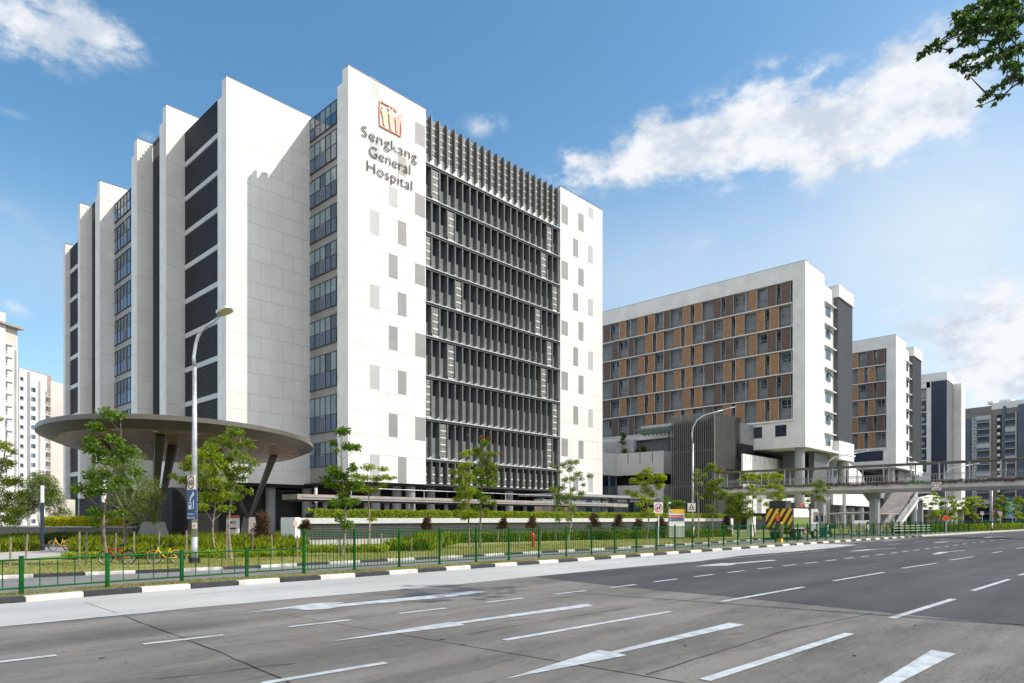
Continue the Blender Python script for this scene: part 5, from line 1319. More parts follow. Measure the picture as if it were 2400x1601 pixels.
# ================================================================== STREET LAMPS
def lamp(px, py, top_px, head_px, label, r0=.14, hw=.42, base_z=0.03, arm=None):
    b0 = P(px, py, base_z); d = depth(b0); t = thing('street_lamp', label, 'street lamp', b0)
    pts_ = [Pd(x, y, d) for x, y in top_px]; pole_top = pts_[0]; pole_top = Vector((b0.x, b0.y, pole_top.z))
    b = MB(); b.tube([b0, Vector((b0.x, b0.y, 1.2))], [r0, r0*.97], galv, 12); b.tube([Vector((b0.x, b0.y, 1.2)), pole_top], [r0*.93, r0*.62], galv, 12); b.build('pole', t, True)
    b = MB(); b.box(b0.x-r0*1.3, b0.y-r0*1.3, -.02, b0.x+r0*1.3, b0.y+r0*1.3, .28, rubber); b.build('base_collar', t)
    # arm leans to the road: real curve in the vertical plane towards the carriageway
    cpts = [pole_top]+pts_[1:]
    for i, q in enumerate(cpts[1:]): pass
    b = MB(); b.tube(cpts, [r0*.62]+[r0*.5]*(len(cpts)-2)+[r0*.36], galv, 10); b.build('curved_arm', t, True)
    A = Pd(*head_px[0], d); B = Pd(*head_px[1], d); ax = (B-A).normalized(); vw = Vector((FW[0], FW[1], 0)); sd = ax.cross(Vector((0, 0, 1))).normalized()
    if sd.length < .1: sd = vw
    upv = sd.cross(ax).normalized(); upv = upv if upv.z > 0 else -upv
    b = MB(); n = 8; tp_ = [(0, .35), (.15, .8), (.5, 1), (.85, .9), (1, .5)]
    L_ = (B-A).length; prev = None
    top = []; 
    for f, w_ in tp_: c = A+ax*L_*f; top.append((c-sd*hw*w_*.5, c+sd*hw*w_*.5))
    outl = [a for a, _ in top]+[c for _, c in reversed(top)]
    b.extr(outl, upv*.10, galv); lh = b.build('lamp_head', t)
    b = MB(); o2 = [((p-(A+B)/2)*.78+(A+B)/2)-upv*.012 for p in outl]; b.extr(o2, upv*.011, mat('lamp_lens', (.45, .42, .22), .25, .1)); b.build('lens', lh)
    return t, b0, d
K9 = conv(430, 700, 9.8)
big, lb, ld = lamp(456, 1321, [K9(215, 1568), K9(235, 1350), K9(280, 1050), K9(340, 860), K9(430, 715), K9(620, 570), K9(840, 405)], (K9(790, 385), K9(1110, 240)), 'tallest galvanised street lamp carrying blue bus lane signs at left', hw=.75)
lamp(1624, 1262, [(1622.5, 1040), (1621.5, 1018), (1625, 1000), (1634, 984), (1650, 974), (1672, 967), (1700, 960)], ((1697, 961), (1722, 955)), 'grey curved street lamp in front of the slatted tower with a triangular warning sign', r0=.13, hw=.4)
lamp(1940, 1251, [(1938.5, 1105), (1938, 1098), (1940, 1087), (1946, 1078), (1958, 1071), (1985, 1066), (2015, 1061)], ((2014, 1062), (2036, 1057)), 'grey curved street lamp beside the cab of the truck', r0=.12, hw=.4)
lamp(2216, 1243, [(2216.5, 1115), (2217, 1108), (2221, 1102), (2232, 1097), (2260, 1092), (2285, 1088)], ((2283, 1089), (2296, 1086)), 'thin far street lamp rising behind the footbridge', r0=.12, hw=.4)
lamp(2325, 1243, [(2325, 1150), (2325, 1146), (2327, 1143), (2332, 1141), (2340, 1140)], ((2339, 1140.5), (2346, 1139.5)), 'far lamp pole below the bridge deck at right', r0=.12, hw=.35)
# signs on the big lamp (facing oncoming traffic -> towards left along the road, angled)
VX = Vector((RT[0], RT[1], 0))
def facing(ang):  # sign right direction, rotated from square-on to the camera
    return Vector((math.cos(math.atan2(RT[1], RT[0])+ang), math.sin(math.atan2(RT[1], RT[0])+ang), 0))
def sign_pos(px, py, d): return Pd(px, py, d-.2)
u = facing(rad(-36)); s_lamp = 0
sp = thing('speed_limit_sign', 'white sign with red ring reading 60 on the tall left lamp post', 'sign', sign_pos(447, 1131, ld))
c0 = sign_pos(447.5, 1131, ld); b = MB(); plate(b, c0, u, .62, .62, signw); b.build('plate', sp); b = MB(); disc(b, c0, u, .29, signred, off=.01, r_in=.235, th=.006); b.build('red_ring', sp)
nr = u.cross(Vector((0, 0, 1))); place_text('60', signblack, c0-u*.17-Vector((0, 0, .12))+nr*.01, u, (0, 0, 1), .34, .25, 'lettering', sp, ext=.004)
bl_ = thing('bus_lane_sign', 'tall blue sign with white bus and swerving arrow under the speed sign', 'sign', sign_pos(449, 1172, ld))
c0 = sign_pos(448.8, 1173, ld); b = MB(); plate(b, c0, u, .78, .92, signblue); b.build('plate', bl_); b = MB()
def S(c0, u, pts_, off=.012, m_=signw, mb=None): nr = u.cross(Vector((0, 0, 1))); mb.extr([Vector(c0)+u*x+Vector((0, 0, z))+nr*off for x, z in pts_], -nr*.006, m_)
S(c0, u, [(-.22, -.38), (.02, -.38), (.02, -.12), (-.02, -.07), (-.18, -.07), (-.22, -.12)], mb=b)
S(c0, u, [(-.13, -.03), (-.05, -.03), (.03, .12), (.1, .18), (.1, .25), (.22, .12+.16), (.1, .40), (.1, .33), (0, .25), (-.1, .12)][:4]+[(.12, .2), (.12, .13), (.27, .27), (.12, .41), (.12, .33), (-.02, .22), (-.13, .06)], mb=b)
S(c0, u, [(.14, -.38), (.22, -.38), (.22, .02), (.14, .02)], mb=b); b.build('symbols', bl_)
b = MB(); S(c0, u, [(-.18, -.2), (-.02, -.2), (-.02, -.12), (-.18, -.12)], off=.016, m_=signblue, mb=b); b.build('bus_window', bl_)
bt = thing('bus_lane_text_sign', 'small blue plate with two white lines of words below the bus lane sign', 'sign', sign_pos(449, 1207, ld))
c0 = sign_pos(448.8, 1208.5, ld); b = MB(); plate(b, c0, u, .78, .33, signblue); b.build('plate', bt); nr = u.cross(Vector((0, 0, 1)))
place_text('Give Way To', signw, c0-u*.3+Vector((0, 0, .03))+nr*.01, u, (0, 0, 1), .6, .085, 'lettering', bt, ext=.004); place_text('Buses Exiting', signw, c0-u*.3-Vector((0, 0, .12))+nr*.01, u, (0, 0, 1), .6, .085, 'lettering', bt, ext=.004)
rp = thing('pole_notice', 'small torn red and white notice stuck on the tall left lamp post', 'notice', sign_pos(455, 1232, ld)); c0 = Pd(456, 1232, ld-.16); b = MB(); plate(b, c0, facing(0), .2, .26, signw, th=.01); b.build('paper', rp); place_text('6', signred, c0-facing(0)*.06-Vector((0, 0, .07))+facing(0).cross(Vector((0, 0, 1)))*.004, facing(0), (0, 0, 1), .1, .16, 'lettering', rp, ext=.003)

# other signs
dq = P(1543.5, 1277, .03); dd = depth(dq); ns_ = thing('no_crossing_sign', 'white sign with red ring and slash over walkers, small yellow plate beneath', 'sign', dq)
b = MB(); b.tube([dq, Pd(1543.5, 1182, dd)], .045, signw, 8); b.build('post', ns_)
u = facing(rad(8)); c0 = Pd(1543.3, 1190, dd-.1); b = MB(); plate(b, c0, u, .72, .80, signw); b.build('plate', ns_); b = MB(); disc(b, c0, u, .32, signred, off=.01, r_in=.265, th=.006)
S(c0, u, [(-.22, -.17), (-.17, -.22), (.22, .17), (.17, .22)], mb=b, m_=signred); b.build('red_ring', ns_)
b = MB()
for ox in (-.1, .1): disc(b, c0+u*ox+Vector((0, 0, .14)), u, .035, signblack, off=.008, th=.004, n=10); S(c0+u*ox, u, [(-.04, .09), (.04, .09), (.05, -.03), (.07, -.16), (.03, -.16), (0, -.05), (-.05, -.16), (-.08, -.16), (-.04, -.02)], off=.008, m_=signblack, mb=b)
b.build('walker_symbol', ns_)
b = MB(); c1 = c0-Vector((0, 0, .5)); plate(b, c1, u, .44, .17, signyel); b.build('yellow_plate', ns_); b = MB(); S(c1, u, [(-.17, 0), (-.1, .05), (-.1, .015), (.1, .015), (.1, .05), (.17, 0), (.1, -.05), (.1, -.015), (-.1, -.015), (-.1, -.05)], m_=signblack, mb=b); b.build('double_arrow', ns_)
dq = P(1624, 1262, .03); dd = depth(dq); ws_ = thing('warning_sign', 'white plate with red triangle on the lamp post before the slatted tower', 'sign', Pd(1621, 1189, dd-.2))
u = facing(rad(-5)); c0 = Pd(1621, 1189, dd-.22); b = MB(); plate(b, c0, u, .78, .84, signw); b.build('plate', ws_); b = MB()
tri = [(0, .36), (-.34, -.27), (.34, -.27)]; tin = [(0, .25), (-.25, -.21), (.25, -.21)]
for i in range(3): j = (i+1) % 3; S(c0, u, [tri[i], tri[j], tin[j], tin[i]], m_=signred, mb=b)
b.build('red_triangle', ws_); b = MB()
for ox in (-.09, .09): disc(b, c0+u*ox+Vector((0, 0, .06)), u, .03, signblack, off=.008, th=.004, n=10); S(c0+u*ox, u, [(-.04, .03), (.04, .03), (.05, -.14), (-.05, -.14)], off=.008, m_=signblack, mb=b)
b.build('child_symbols', ws_)
# wayfinding totem
dq = P(1585, 1262, .03); dd = depth(dq); tt = thing('direction_totem', 'white ribbed sign totem with yellow top, red Emergency band and blue Entrance band', 'sign', dq)
u = facing(rad(6)); nr = u.cross(Vector((0, 0, 1))); m2p = FPX/dd; wid = 37/m2p; H = CAMZ+(HZ-1194)/FPX*dd; b = MB(); b.obox((dq.x, dq.y), (u.x, u.y), wid/2, .18, .15, H, signw)
for i in range(11): q = dq-u*(wid/2-.1-i*wid/11)+nr*.185; b.extr([q+Vector((0, 0, .2)), q+u*.05+Vector((0, 0, .2)), q+u*.05+Vector((0, 0, H*.42)), q+Vector((0, 0, H*.42))], nr*.02, tile_l)
b.build('body', tt); b = MB(); b.obox((dq.x, dq.y), (u.x, u.y), wid/2-.05, .14, 0, .15, blackp); b.build('plinth', tt)
def zpx(y): return CAMZ+(HZ-y)/FPX*(dd-.2)
def band(y0, y1, m_, name, x0=-.5, x1=.5, yy=None):
    b = MB(); q = dq+nr*.19; zs = [zpx(y0), zpx(y1)]; z2 = zpx(yy) if yy else zs[1]
    b.extr([q+u*wid*x0+Vector((0, 0, zs[1])), q+u*wid*x1+Vector((0, 0, z2)), q+u*wid*x1+Vector((0, 0, zs[0])), q+u*wid*x0+Vector((0, 0, zs[0]))], nr*.012, m_); b.build(name, tt)
band(1194.3, 1202, signyel, 'yellow_band', yy=1204.3); band(1208, 1214.6, mat('band_red', (.55, .05, .04), .4, .04), 'red_band', x1=.44); band(1215.4, 1222, mat('band_blue', (.015, .04, .20), .4, .04), 'blue_band', x1=.44)
def ttext(s_, fx, y, w_, h_, m_=signw): place_text(s_, m_, dq+nr*.204+u*wid*fx+Vector((0, 0, zpx(y))), u, (0, 0, 1), w_*wid, h_, 'lettering', tt, ext=.004)
ttext('Emergency', -.35, 1212.8, .42, .13); ttext('24hrs', .1, 1212.8, .18, .09); ttext('A', .34, 1213.2, .06, .16); ttext('Entrance', -.35, 1220.2, .36, .13); ttext('Blocks  Office', .04, 1220.2, .38, .08)
b = MB()
for y in (1211.3, 1218.7): z = zpx(y); q = dq+nr*.2-u*wid*.42; b.extr([q+Vector((0, 0, z+.1)), q-u*.08+Vector((0, 0, z)), q-u*.03+Vector((0, 0, z)), q-u*.03+Vector((0, 0, z-.1)), q+u*.03+Vector((0, 0, z-.1)), q+u*.03+Vector((0, 0, z)), q+u*.08+Vector((0, 0, z))], nr*.006, signw)
b.build('up_arrows', tt); b = MB(); z = zpx(1197.8); q = dq+nr*.206-u*wid*.38; b.extr([q+u*x+Vector((0, 0, z+y_)) for x, y_ in ((-.1, -.1), (.1, -.1), (.1, .1), (-.1, .1))], nr*.004, cs_); b.extr([q+nr*.004+u*x+Vector((0, 0, z+y_)) for x, y_ in ((-.07, -.07), (.07, -.07), (.07, .07), (-.07, .07))], nr*.004, signw)
for i, cc_ in enumerate((cy, cp_, cs_)): b.extr([q+nr*.008+u*x+Vector((0, 0, z+y_)) for x, y_ in ((-.06+.04*i, -.05), (-.03+.04*i, -.05), (-.025+.04*i, .03+.01*i), (-.065+.04*i, .03+.01*i))], nr*.003, cc_)
b.build('small_logo', tt)
# white totem near canopy plinth
dq = P(546, 1264, 0); dd = depth(dq); tw = thing('information_totem', 'white totem with an orange top cap and small map beside the right canopy plinth', 'sign', dq)
wid = 27/FPX*dd; H = CAMZ+(HZ-1208)/FPX*dd; u = facing(rad(8)); nr = u.cross(Vector((0, 0, 1))); b = MB(); b.obox((dq.x, dq.y), (u.x, u.y), wid/2, .2, 0, H-.28, signw); b.build('body', tw); b = MB(); b.obox((dq.x, dq.y), (u.x, u.y), wid/2, .2, H-.279, H, mat('cap_rust', (.50, .15, .04), .5, .05)); b.build('orange_cap', tw)
b = MB(); q = dq+nr*.21
for x0, x1, z0, z1, m_ in ((-.32, .05, .68, .72, signblack), (.08, .3, .62, .78, tile_l), (-.3, -.1, .66, .76, signblue), (-.32, .3, .42, .49, signblack), (-.2, .2, .34, .37, tile_m)): b.extr([q+u*wid*x0+Vector((0, 0, H*z0)), q+u*wid*x1+Vector((0, 0, H*z0)), q+u*wid*x1+Vector((0, 0, H*z1)), q+u*wid*x0+Vector((0, 0, H*z1))], nr*.006, m_)
b.build('map_panel', tw)
# small orange logo on planter pier
q = Vector((onY(690, 44.38), 44.38, 1.72)); b = MB(); b.box(q.x-.1, 44.36, 1.5, q.x+.22, 44.395, 1.85, cp_); o = b.build('pier_logo'); o.parent = pw; o.matrix_parent_inverse = Matrix.Translation(pw.location).inverted()
# pillars on lawn right
for px, py, h_, w_, lab in ((1761, 1258, 2.2, .5, 'narrow white box pillar on the lawn left of the truck'), (1712, 1252, 2.0, .35, 'short white pillar at the end of the planter wall')):
    q = P(px, py, 0); b = MB(); b.box(q.x-w_, q.y-w_*.6, 0, q.x+w_, q.y+w_*.6, h_, signw); b.box(q.x-w_-.04, q.y-w_*.6-.04, h_, q.x+w_+.04, q.y+w_*.6+.04, h_+.08, tile_l); o = b.build('pillar'); tag(o, lab, 'pillar')

# bollard light columns
for px, py, yt, ym, hw, lab in ((99, 1291, 1132, 1178, .15, 'slim dark light column with a white upper tube, farthest left'), (243.5, 1298, 1119, 1177, .2, 'thick dark light column with white upper tube beside the layered tree'), (740, 1262, 1140, 1178, .15, 'light column with white top left of the planter hedge'), (378, 1262, 1150, 1190, .12, 'slim light column behind the canopy plinth')):
    q = P(px, py, 0); d = depth(q); z1 = CAMZ+(HZ-yt)/FPX*d; zm = CAMZ+(HZ-ym)/FPX*d; hw = (4.2 if px != 243.5 else 5.2)/FPX*d
    t = thing('light_column', lab, 'lamp post', q); b = MB(); b.lathe(q, [(hw*1.3, 0), (hw*1.3, .35), (hw*.95, .4), (hw*.95, zm)], navy if px != 740 else corewall, 16); b.build('shaft', t, False)
    b = MB(); b.lathe(q, [(hw*.9, zm), (hw*.9, z1-.15)], signw, 16); b.build('white_tube', t); b = MB(); b.lathe(q, [(hw, z1-.15), (hw, z1)], blackp, 16); b.build('cap', t)
# small hook lamps
for px, py, yt, dx, lab in ((417, 1252, 1174, 5, 'small hook lamp just left of the lamp post with blue signs'), (635, 1262, 1180, -6, 'small hook lamp right of the reddish shrub'), (729, 1212, 1184, 7, 'small hook lamp right by the planter end'), (387, 1252, 1172, 6, 'pole with camera box next to the canopy plinth'), (907, 1216, 1182, -5, 'small hook lamp under the walkway roof'), (1569, 1222, 1179, 4, 'small flat topped lamp in the shrubs by the totem')):
    d = 62; q = P(px, 1252, 0); d = depth(q); z1 = CAMZ+(HZ-yt)/FPX*d; t = thing('hook_lamp', lab, 'lamp', q); top = Vector((q.x, q.y, z1-.5)); h1 = Pd(px-dx, yt+14, d); h2 = Pd(px-dx*.6, yt+4, d); h3 = Pd(px, yt, d)
    b = MB(); b.tube([q, top, Pd(px-dx*.9, yt+12, d), Pd(px-dx, yt+5, d), Pd(px-dx*.8, yt, d)], .045, galv, 7); b.build('pole', t, True); b = MB(); a = Pd(px-dx*1.1, yt, d); c = Pd(px+dx*1.0, yt+1, d); b.tube([a, (a+c)/2, c], [.1, .17, .06], galv, 8); b.build('lamp_head', t, True)
# traffic cones
cone0 = None
for px, py, lab in ((476.5, 1266, 'orange cone with rope tied to it nearest the lamp post'), (529, 1262, 'orange cone just left of the white totem'), (520, 1260, 'small orange cone second left of the white totem'), (597, 1264, 'orange cone against the right canopy plinth'), (647, 1262, 'orange cone right of the reddish shrub'), (670, 1260, 'orange cone next to the white end pier'), (414, 1254, 'lone orange cone at far left between hook lamps'), (625, 1265, 'orange cone half hidden by the reddish shrub')):
    q = P(px, py, .03)
    if cone0 is None:
        cone0 = thing('traffic_cone', lab, 'cone', q, 'orange cones around the canopy'); b = MB(); b.box(q.x-.22, q.y-.22, .0, q.x+.22, q.y+.22, .05, orangep); b.build('base', cone0); b = MB(); b.lathe(q, [(.17, .02), (.125, .28), (.09, .46), (.055, .66), (.03, .86)], [orangep, conew, orangep, orangep], 14); b.build('cone_body', cone0); src_ = list(cone0.children)
    else:
        r = cone0.copy(); C.objects.link(r); r.location = q; r['label'] = lab; r['group'] = 'orange cones around the canopy'
        for ch in src_: c = ch.copy(); C.objects.link(c); c.parent = r
# hydrant
q = P(1250, 1283, .03); hy = thing('fire_hydrant', 'red fire hydrant on the lawn behind the green railing', 'hydrant', q); b = MB(); b.lathe(q, [(.17, 0), (.17, .06), (.11, .08), (.11, .62), (.16, .64), (.16, .70), (.13, .72), (.12, .86), (.07, .95), (.03, .97), (.03, 1.03)], redp, 14); b.build('barrel', hy, False)
for s_ in (1, -1): b = MB(); e = q+VX*.15*s_+Vector((0, 0, .76)); b.tube([q+Vector((0, 0, .76)), e], .075, redp, 10); b.tube([e, e+VX*.05*s_], .095, redp, 10); b.build('outlet', hy)

# wooden stakes
STAKES = ['nearest the left edge of the frame', 'second from the left edge by the path', 'left of the thick light column, leaning left one', 'left of the thick light column, right one of the pair', 'in front of the left canopy plinth, tallest there', 'behind the front wheel of the red bicycle', 'behind the yellow city bicycle', 'just left of the lamp post with blue signs', 'left of the straight mid green tree', 'left of the large reddish shrub', 'right of the large reddish shrub', 'directly left of the first tall railing post', 'beside the trunk of the tall sparse dark tree', 'left of the patch of tall bright grass', 'in the middle of the tall bright grass', 'at the right end of the tall bright grass', 'between the bright tree pair and the narrow dark shrub', 'right of the fire hydrant', 'left of the airy sparse tree trunk', 'under the dark bushy shrub', 'under the reddest small shrub', 'left of the leafy bright tree trunk', 'right of the no crossing sign post', 'by the right end of the planter wall', 'left of the fire hydrant', 'between the two trunks of the bright tree pair']
for i, (px, py) in enumerate([(23.5, 1329), (58.5, 1330), (186, 1328), (201, 1324), (313, 1322), (270, 1311), (371, 1306), (437, 1318), (531, 1310), (592, 1302), (639, 1307), (697, 1308), (797, 1303), (895, 1293), (964, 1293), (1035, 1291), (1166, 1282), (1267, 1283), (1303, 1268), (1380, 1266), (1453, 1263), (1506, 1262), (1561, 1263), (1714, 1258), (1216, 1283), (1108, 1284)]):
    q = P(px, py, .03); d = depth(q); lean = Vector((RNG.normal()*.05, RNG.normal()*.05, 0)); h_ = (1.35 if px < 600 else 1.15)*RNG.uniform(.9, 1.1); b = MB(); b.tube([q-Vector((0, 0, .05)), q+lean+Vector((0, 0, h_))], [.04, .035], stakem, 6); o = b.build('tree_stake')
    tag(o, 'thin grey wooden tree stake '+STAKES[i], 'stake', 'wooden stakes on the lawn')

# ================================================================== BICYCLES
def bicycle(px, py, ang, fm, label, s_=1.0, basket=False, city=False):
    q = P(px, py, .03); t = thing('bicycle', label, 'bicycle', q); u = Vector((math.cos(ang), math.sin(ang), 0)); up_ = Vector((0, 0, 1)); sd = u.cross(up_); R_ = .33*s_
    def W(x, z, y=0): return q+u*x*s_+up_*(z*s_)+sd*y*s_
    wc = [(-.53, .33), (.53, .33)]
    for x, z in wc:
        b = MB(); n = 28; b.tube([W(x, z)+u*R_*math.cos(2*math.pi*i/n)+up_*R_*math.sin(2*math.pi*i/n) for i in range(n+1)], .026*s_, rubber, 6, cap=False)
        wh = b.build('wheel', t); b = MB(); b.tube([W(x, z)+u*(R_-.035)*math.cos(2*math.pi*i/n)+up_*(R_-.035)*math.sin(2*math.pi*i/n) for i in range(n+1)], .013*s_, galv, 5, cap=False)
        for i in range(14): a = math.pi*2*i/14; b.tube([W(x, z), W(x, z)+u*(R_-.04)*math.cos(a)+up_*(R_-.04)*math.sin(a)], .003, galv, 3, cap=False)
        b.build('rim', wh)
    hd = (-.36, .78); bb = (.03, .30); sx = (.17, .72); ra = (.53, .33)
    b = MB()
    if city: b.tube([W(*hd), W(-.18, .50), W(*bb)], .032*s_, fm, 8); b.tube([W(*bb), W(*ra, .05)], .018, fm, 6)
    else: b.tube([W(*hd), W(*sx)], .02*s_, fm, 8); b.tube([W(-.37, .70), W(*bb)], .022*s_, fm, 8)
    b.tube([W(*bb), W(.2, .80)], .02*s_, fm, 8)
    for y in (.05, -.05): b.tube([W(*bb, y*.5), W(*ra, y)], .012, fm, 6); b.tube([W(.165, .70, y*.3), W(*ra, y)], .011, fm, 6)
    b.tube([W(-.34, .88), W(*hd), W(-.4, .66)], .024*s_, fm, 8)
    for y in (.05, -.05): b.tube([W(-.4, .68, y), W(-.53, .33, y)], .014, fm, 6)
    b.build('frame', t, True)
    b = MB(); b.tube([W(-.34, .84), W(-.32, .98)], .014, blackp, 6); b.tube([W(-.22 if city else -.34, 1.02, .29), W(-.32, 1.0, .12), W(-.32, .98), W(-.32, 1.0, -.12), W(-.22 if city else -.34, 1.02, -.29)], .014, blackp, 6); b.build('handlebar', t)
    b = MB(); b.tube([W(.2, .8), W(.22, .90)], .013, blackp, 6); b.tube([W(.06, .93), W(.16, .94), W(.34, .95)], [.02, .045, .075], rubber, 8); b.build('saddle', t)
    b = MB(); n = 14; b.tube([W(*bb, .06)+u*.085*math.cos(2*math.pi*i/n)+up_*.085*math.sin(2*math.pi*i/n) for i in range(n+1)], .008, blackp, 4); b.tube([W(bb[0], bb[1], .08), W(bb[0]+.14, bb[1]-.1, .08)], .01, blackp, 5); b.tube([W(bb[0], bb[1], -.08), W(bb[0]-.14, bb[1]+.1, -.08)], .01, blackp, 5); b.build('crank', t)
    b = MB(); n = 10
    for x in (-.53, .53):
        if city or x > 0: b.tube([W(x, .33)+u*(R_+.04)*math.cos(a)+up_*(R_+.04)*math.sin(a) for a in [math.pi*(.1+.75*i/n) for i in range(n+1)]], .02, fm if city else blackp, 5)
    b.build('mudguard', t)
    if basket:
        b = MB(); 
        for z in (.72, .82, .93): b.tube([W(-.45, z, .14), W(-.68, z, .14), W(-.68, z, -.14), W(-.45, z, -.14), W(-.45, z, .14)], .008, blackp, 4)
        for y in (-.14, -.05, .05, .14): b.tube([W(-.68, .72, y), W(-.68, .93, y)], .006, blackp, 4); b.tube([W(-.45, .72, y), W(-.45, .93, y)], .006, blackp, 4)
        b.build('basket', t)
    b = MB(); b.tube([W(.15, .3, .05), W(.2, .0, .16)], .012, blackp, 5); b.build('kickstand', t); return t
an = math.atan2(RT[1], RT[0])
bicycle(274, 1323, an+.12, redp, 'red and white mountain bicycle leaning behind the low railing', .88)
bicycle(388, 1322, an+.35, yellowp, 'yellow city bicycle standing in front of the ground cover', .85, basket=True, city=True)
bicycle(141, 1290, an+1.25, yellowp, 'yellow bicycle parked end-on by the path at far left', .9, basket=True, city=True)

# ================================================================== TRUCK
q0 = Vector((65.1, 24.4, -.03)); tk = thing('truck', 'green and white lorry with yellow and black chevrons on its rear panel', 'truck', q0)
def tb(mb, x0, x1, y0, y1, z0, z1, m_): mb.box(q0.x+x0, q0.y+y0, z0, q0.x+x1, q0.y+y1, z1, m_)
b = MB(); tb(b, .2, 7.0, .5, 2.0, .62, .92, darkmetal); tb(b, 2.95, 5.2, .1, 2.4, .45, 1.14, rubber); tb(b, .05, .2, .2, 2.3, .75, .95, blackp); tb(b, 3.2, 4.1, .05, .6, .5, 1.0, midmetal); tb(b, 3.2, 4.1, .04, .05, .55, .72, yellowp); tb(b, 3.2, 4.1, .04, .05, .85, .98, redp); b.build('chassis', tk)
b = MB(); prof = [(.15, 1.15), (4.2, 1.15), (4.35, 1.3), (4.35, 2.75), (4.0, 3.0), (.4, 3.0), (.15, 2.8)]
b.extr([(q0.x+x, q0.y, z) for x, z in prof], (0, 2.5, 0), whitetrim); b.build('tank_body', tk)
b = MB(); b.extr([(q0.x+x, q0.y-.012, z) for x, z in [(.16, 1.17), (4.33, 1.17), (4.33, 2.1), (.16, 2.1)]], (0, .011, 0), limep); b.extr([(q0.x+x, q0.y-.02, z) for x, z in [(.16, 2.1), (4.34, 2.1), (4.34, 2.14), (.16, 2.14)]], (0, .019, 0), blackp); b.build('green_side_panel', tk)
b = MB(); tb(b, -.12, .149, -.05, 2.55, 1.15, 3.0, blackp)
for i in range(-3, 5):
    y0 = -.05+i*.62; pts_ = [(y0+1.03, 1.16), (y0+1.35, 1.16), (y0+.32, 2.99), (y0, 2.99)]
    # clip in y
    def clipy(pl, lo, hi):
        for lim, sg_ in ((lo, 1), (hi, -1)):
            o = []
            for k in range(len(pl)):
                a, c = pl[k], pl[(k+1) % len(pl)]; ina = (a[0]-lim)*sg_ >= 0; inc = (c[0]-lim)*sg_ >= 0
                if ina: o.append(a)
                if ina != inc: f = (lim-a[0])/(c[0]-a[0]); o.append((lim, a[1]+(c[1]-a[1])*f))
            pl = o
            if not pl: return pl
        return pl
    pl_ = clipy(pts_, -.04, 2.54)
    if len(pl_) > 2: b.extr([(q0.x-.121, q0.y+y_, z) for y_, z in pl_], (-.008, 0, 0), yellowp)
b.build('chevron_tail', tk)
b = MB(); tb(b, .1, 1.5, .7, 2.3, 3.0, 3.75, blackp); b.build('arrow_board_box', tk)
b = MB(); tb(b, 4.4, 4.98, .1, 2.4, 1.0, 3.15, rubber); b.tube([(q0.x+4.65, q0.y+.5, 2.9), (q0.x+4.5, q0.y+.6, 3.5), (q0.x+3.6, q0.y+.7, 3.4)], .09, redp, 8); b.build('crane_arm', tk)
b = MB(); cp2 = [(5.0, .75), (7.25, .75), (7.3, 1.5), (7.05, 2.85), (6.8, 3.0), (5.0, 3.0)]; b.extr([(q0.x+x, q0.y+.02, z) for x, z in cp2], (0, 2.4, 0), mat('cab_paint', (.48, .49, .50), .35, .1, 2)); b.build('cab', tk)
b = MB(); b.extr([(q0.x+x, q0.y+.008, z) for x, z in [(5.6, 1.65), (7.14, 1.65), (6.93, 2.7), (5.6, 2.7)]], (0, .01, 0), gl_dark); b.build('side_window', tk)
b = MB(); b.extr([(q0.x+7.285, q0.y+.15, 1.65), (q0.x+7.285, q0.y+2.3, 1.65), (q0.x+7.08, q0.y+2.3, 2.75), (q0.x+7.08, q0.y+.15, 2.75)], (.02, 0, 0), gl_dark); b.build('windscreen', tk)
b = MB(); b.tube([(q0.x+7.1, q0.y, 2.5), (q0.x+7.35, q0.y-.25, 2.5), (q0.x+7.35, q0.y-.25, 2.0)], .03, blackp, 5); tb(b, 7.28, 7.42, -.36, -.14, 1.75, 2.3, blackp); b.build('mirror', tk)
for x in (1.2, 2.4, 6.1):
    for y in (.02, 2.2):
        w_ = MB(); c = Vector((q0.x+x, q0.y+y, .5)); w_.tube([c, c+Vector((0, .28, 0))], .5, rubber, 20); wo = w_.build('wheel', tk); w_ = MB(); w_.tube([c+Vector((0, -.01, 0)), c+Vector((0, .0, 0))], .28, galv, 16); w_.build('rim', wo) if False else None
        r_ = MB(); r_.tube([c+Vector((0, -.015, 0)), c+Vector((0, .001, 0))], .28, galv, 16); r_.build('rim', wo)
b = MB(); tb(b, .5, 3.1, -.01, .45, 1.02, 1.12, whitetrim); b.build('mudguard', tk)
for y in (.2, 2.1): b = MB(); tb(b, -.15, -.02, y, y+.25, .8, .95, orangep); b.build('tail_lamp', tk)
# ladder of the truck rear + yellow box
bx_ = P(1829, 1271.5, 0); b = MB(); b.box(bx_.x-.2, bx_.y-.15, 0, bx_.x+.2, bx_.y+.15, .34, yellowp); b.box(bx_.x-.22, bx_.y-.17, .34, bx_.x+.22, bx_.y+.17, .38, blackp); tag(b.build('yellow_box'), 'small yellow box on the slip road behind the lorry tail', 'box')

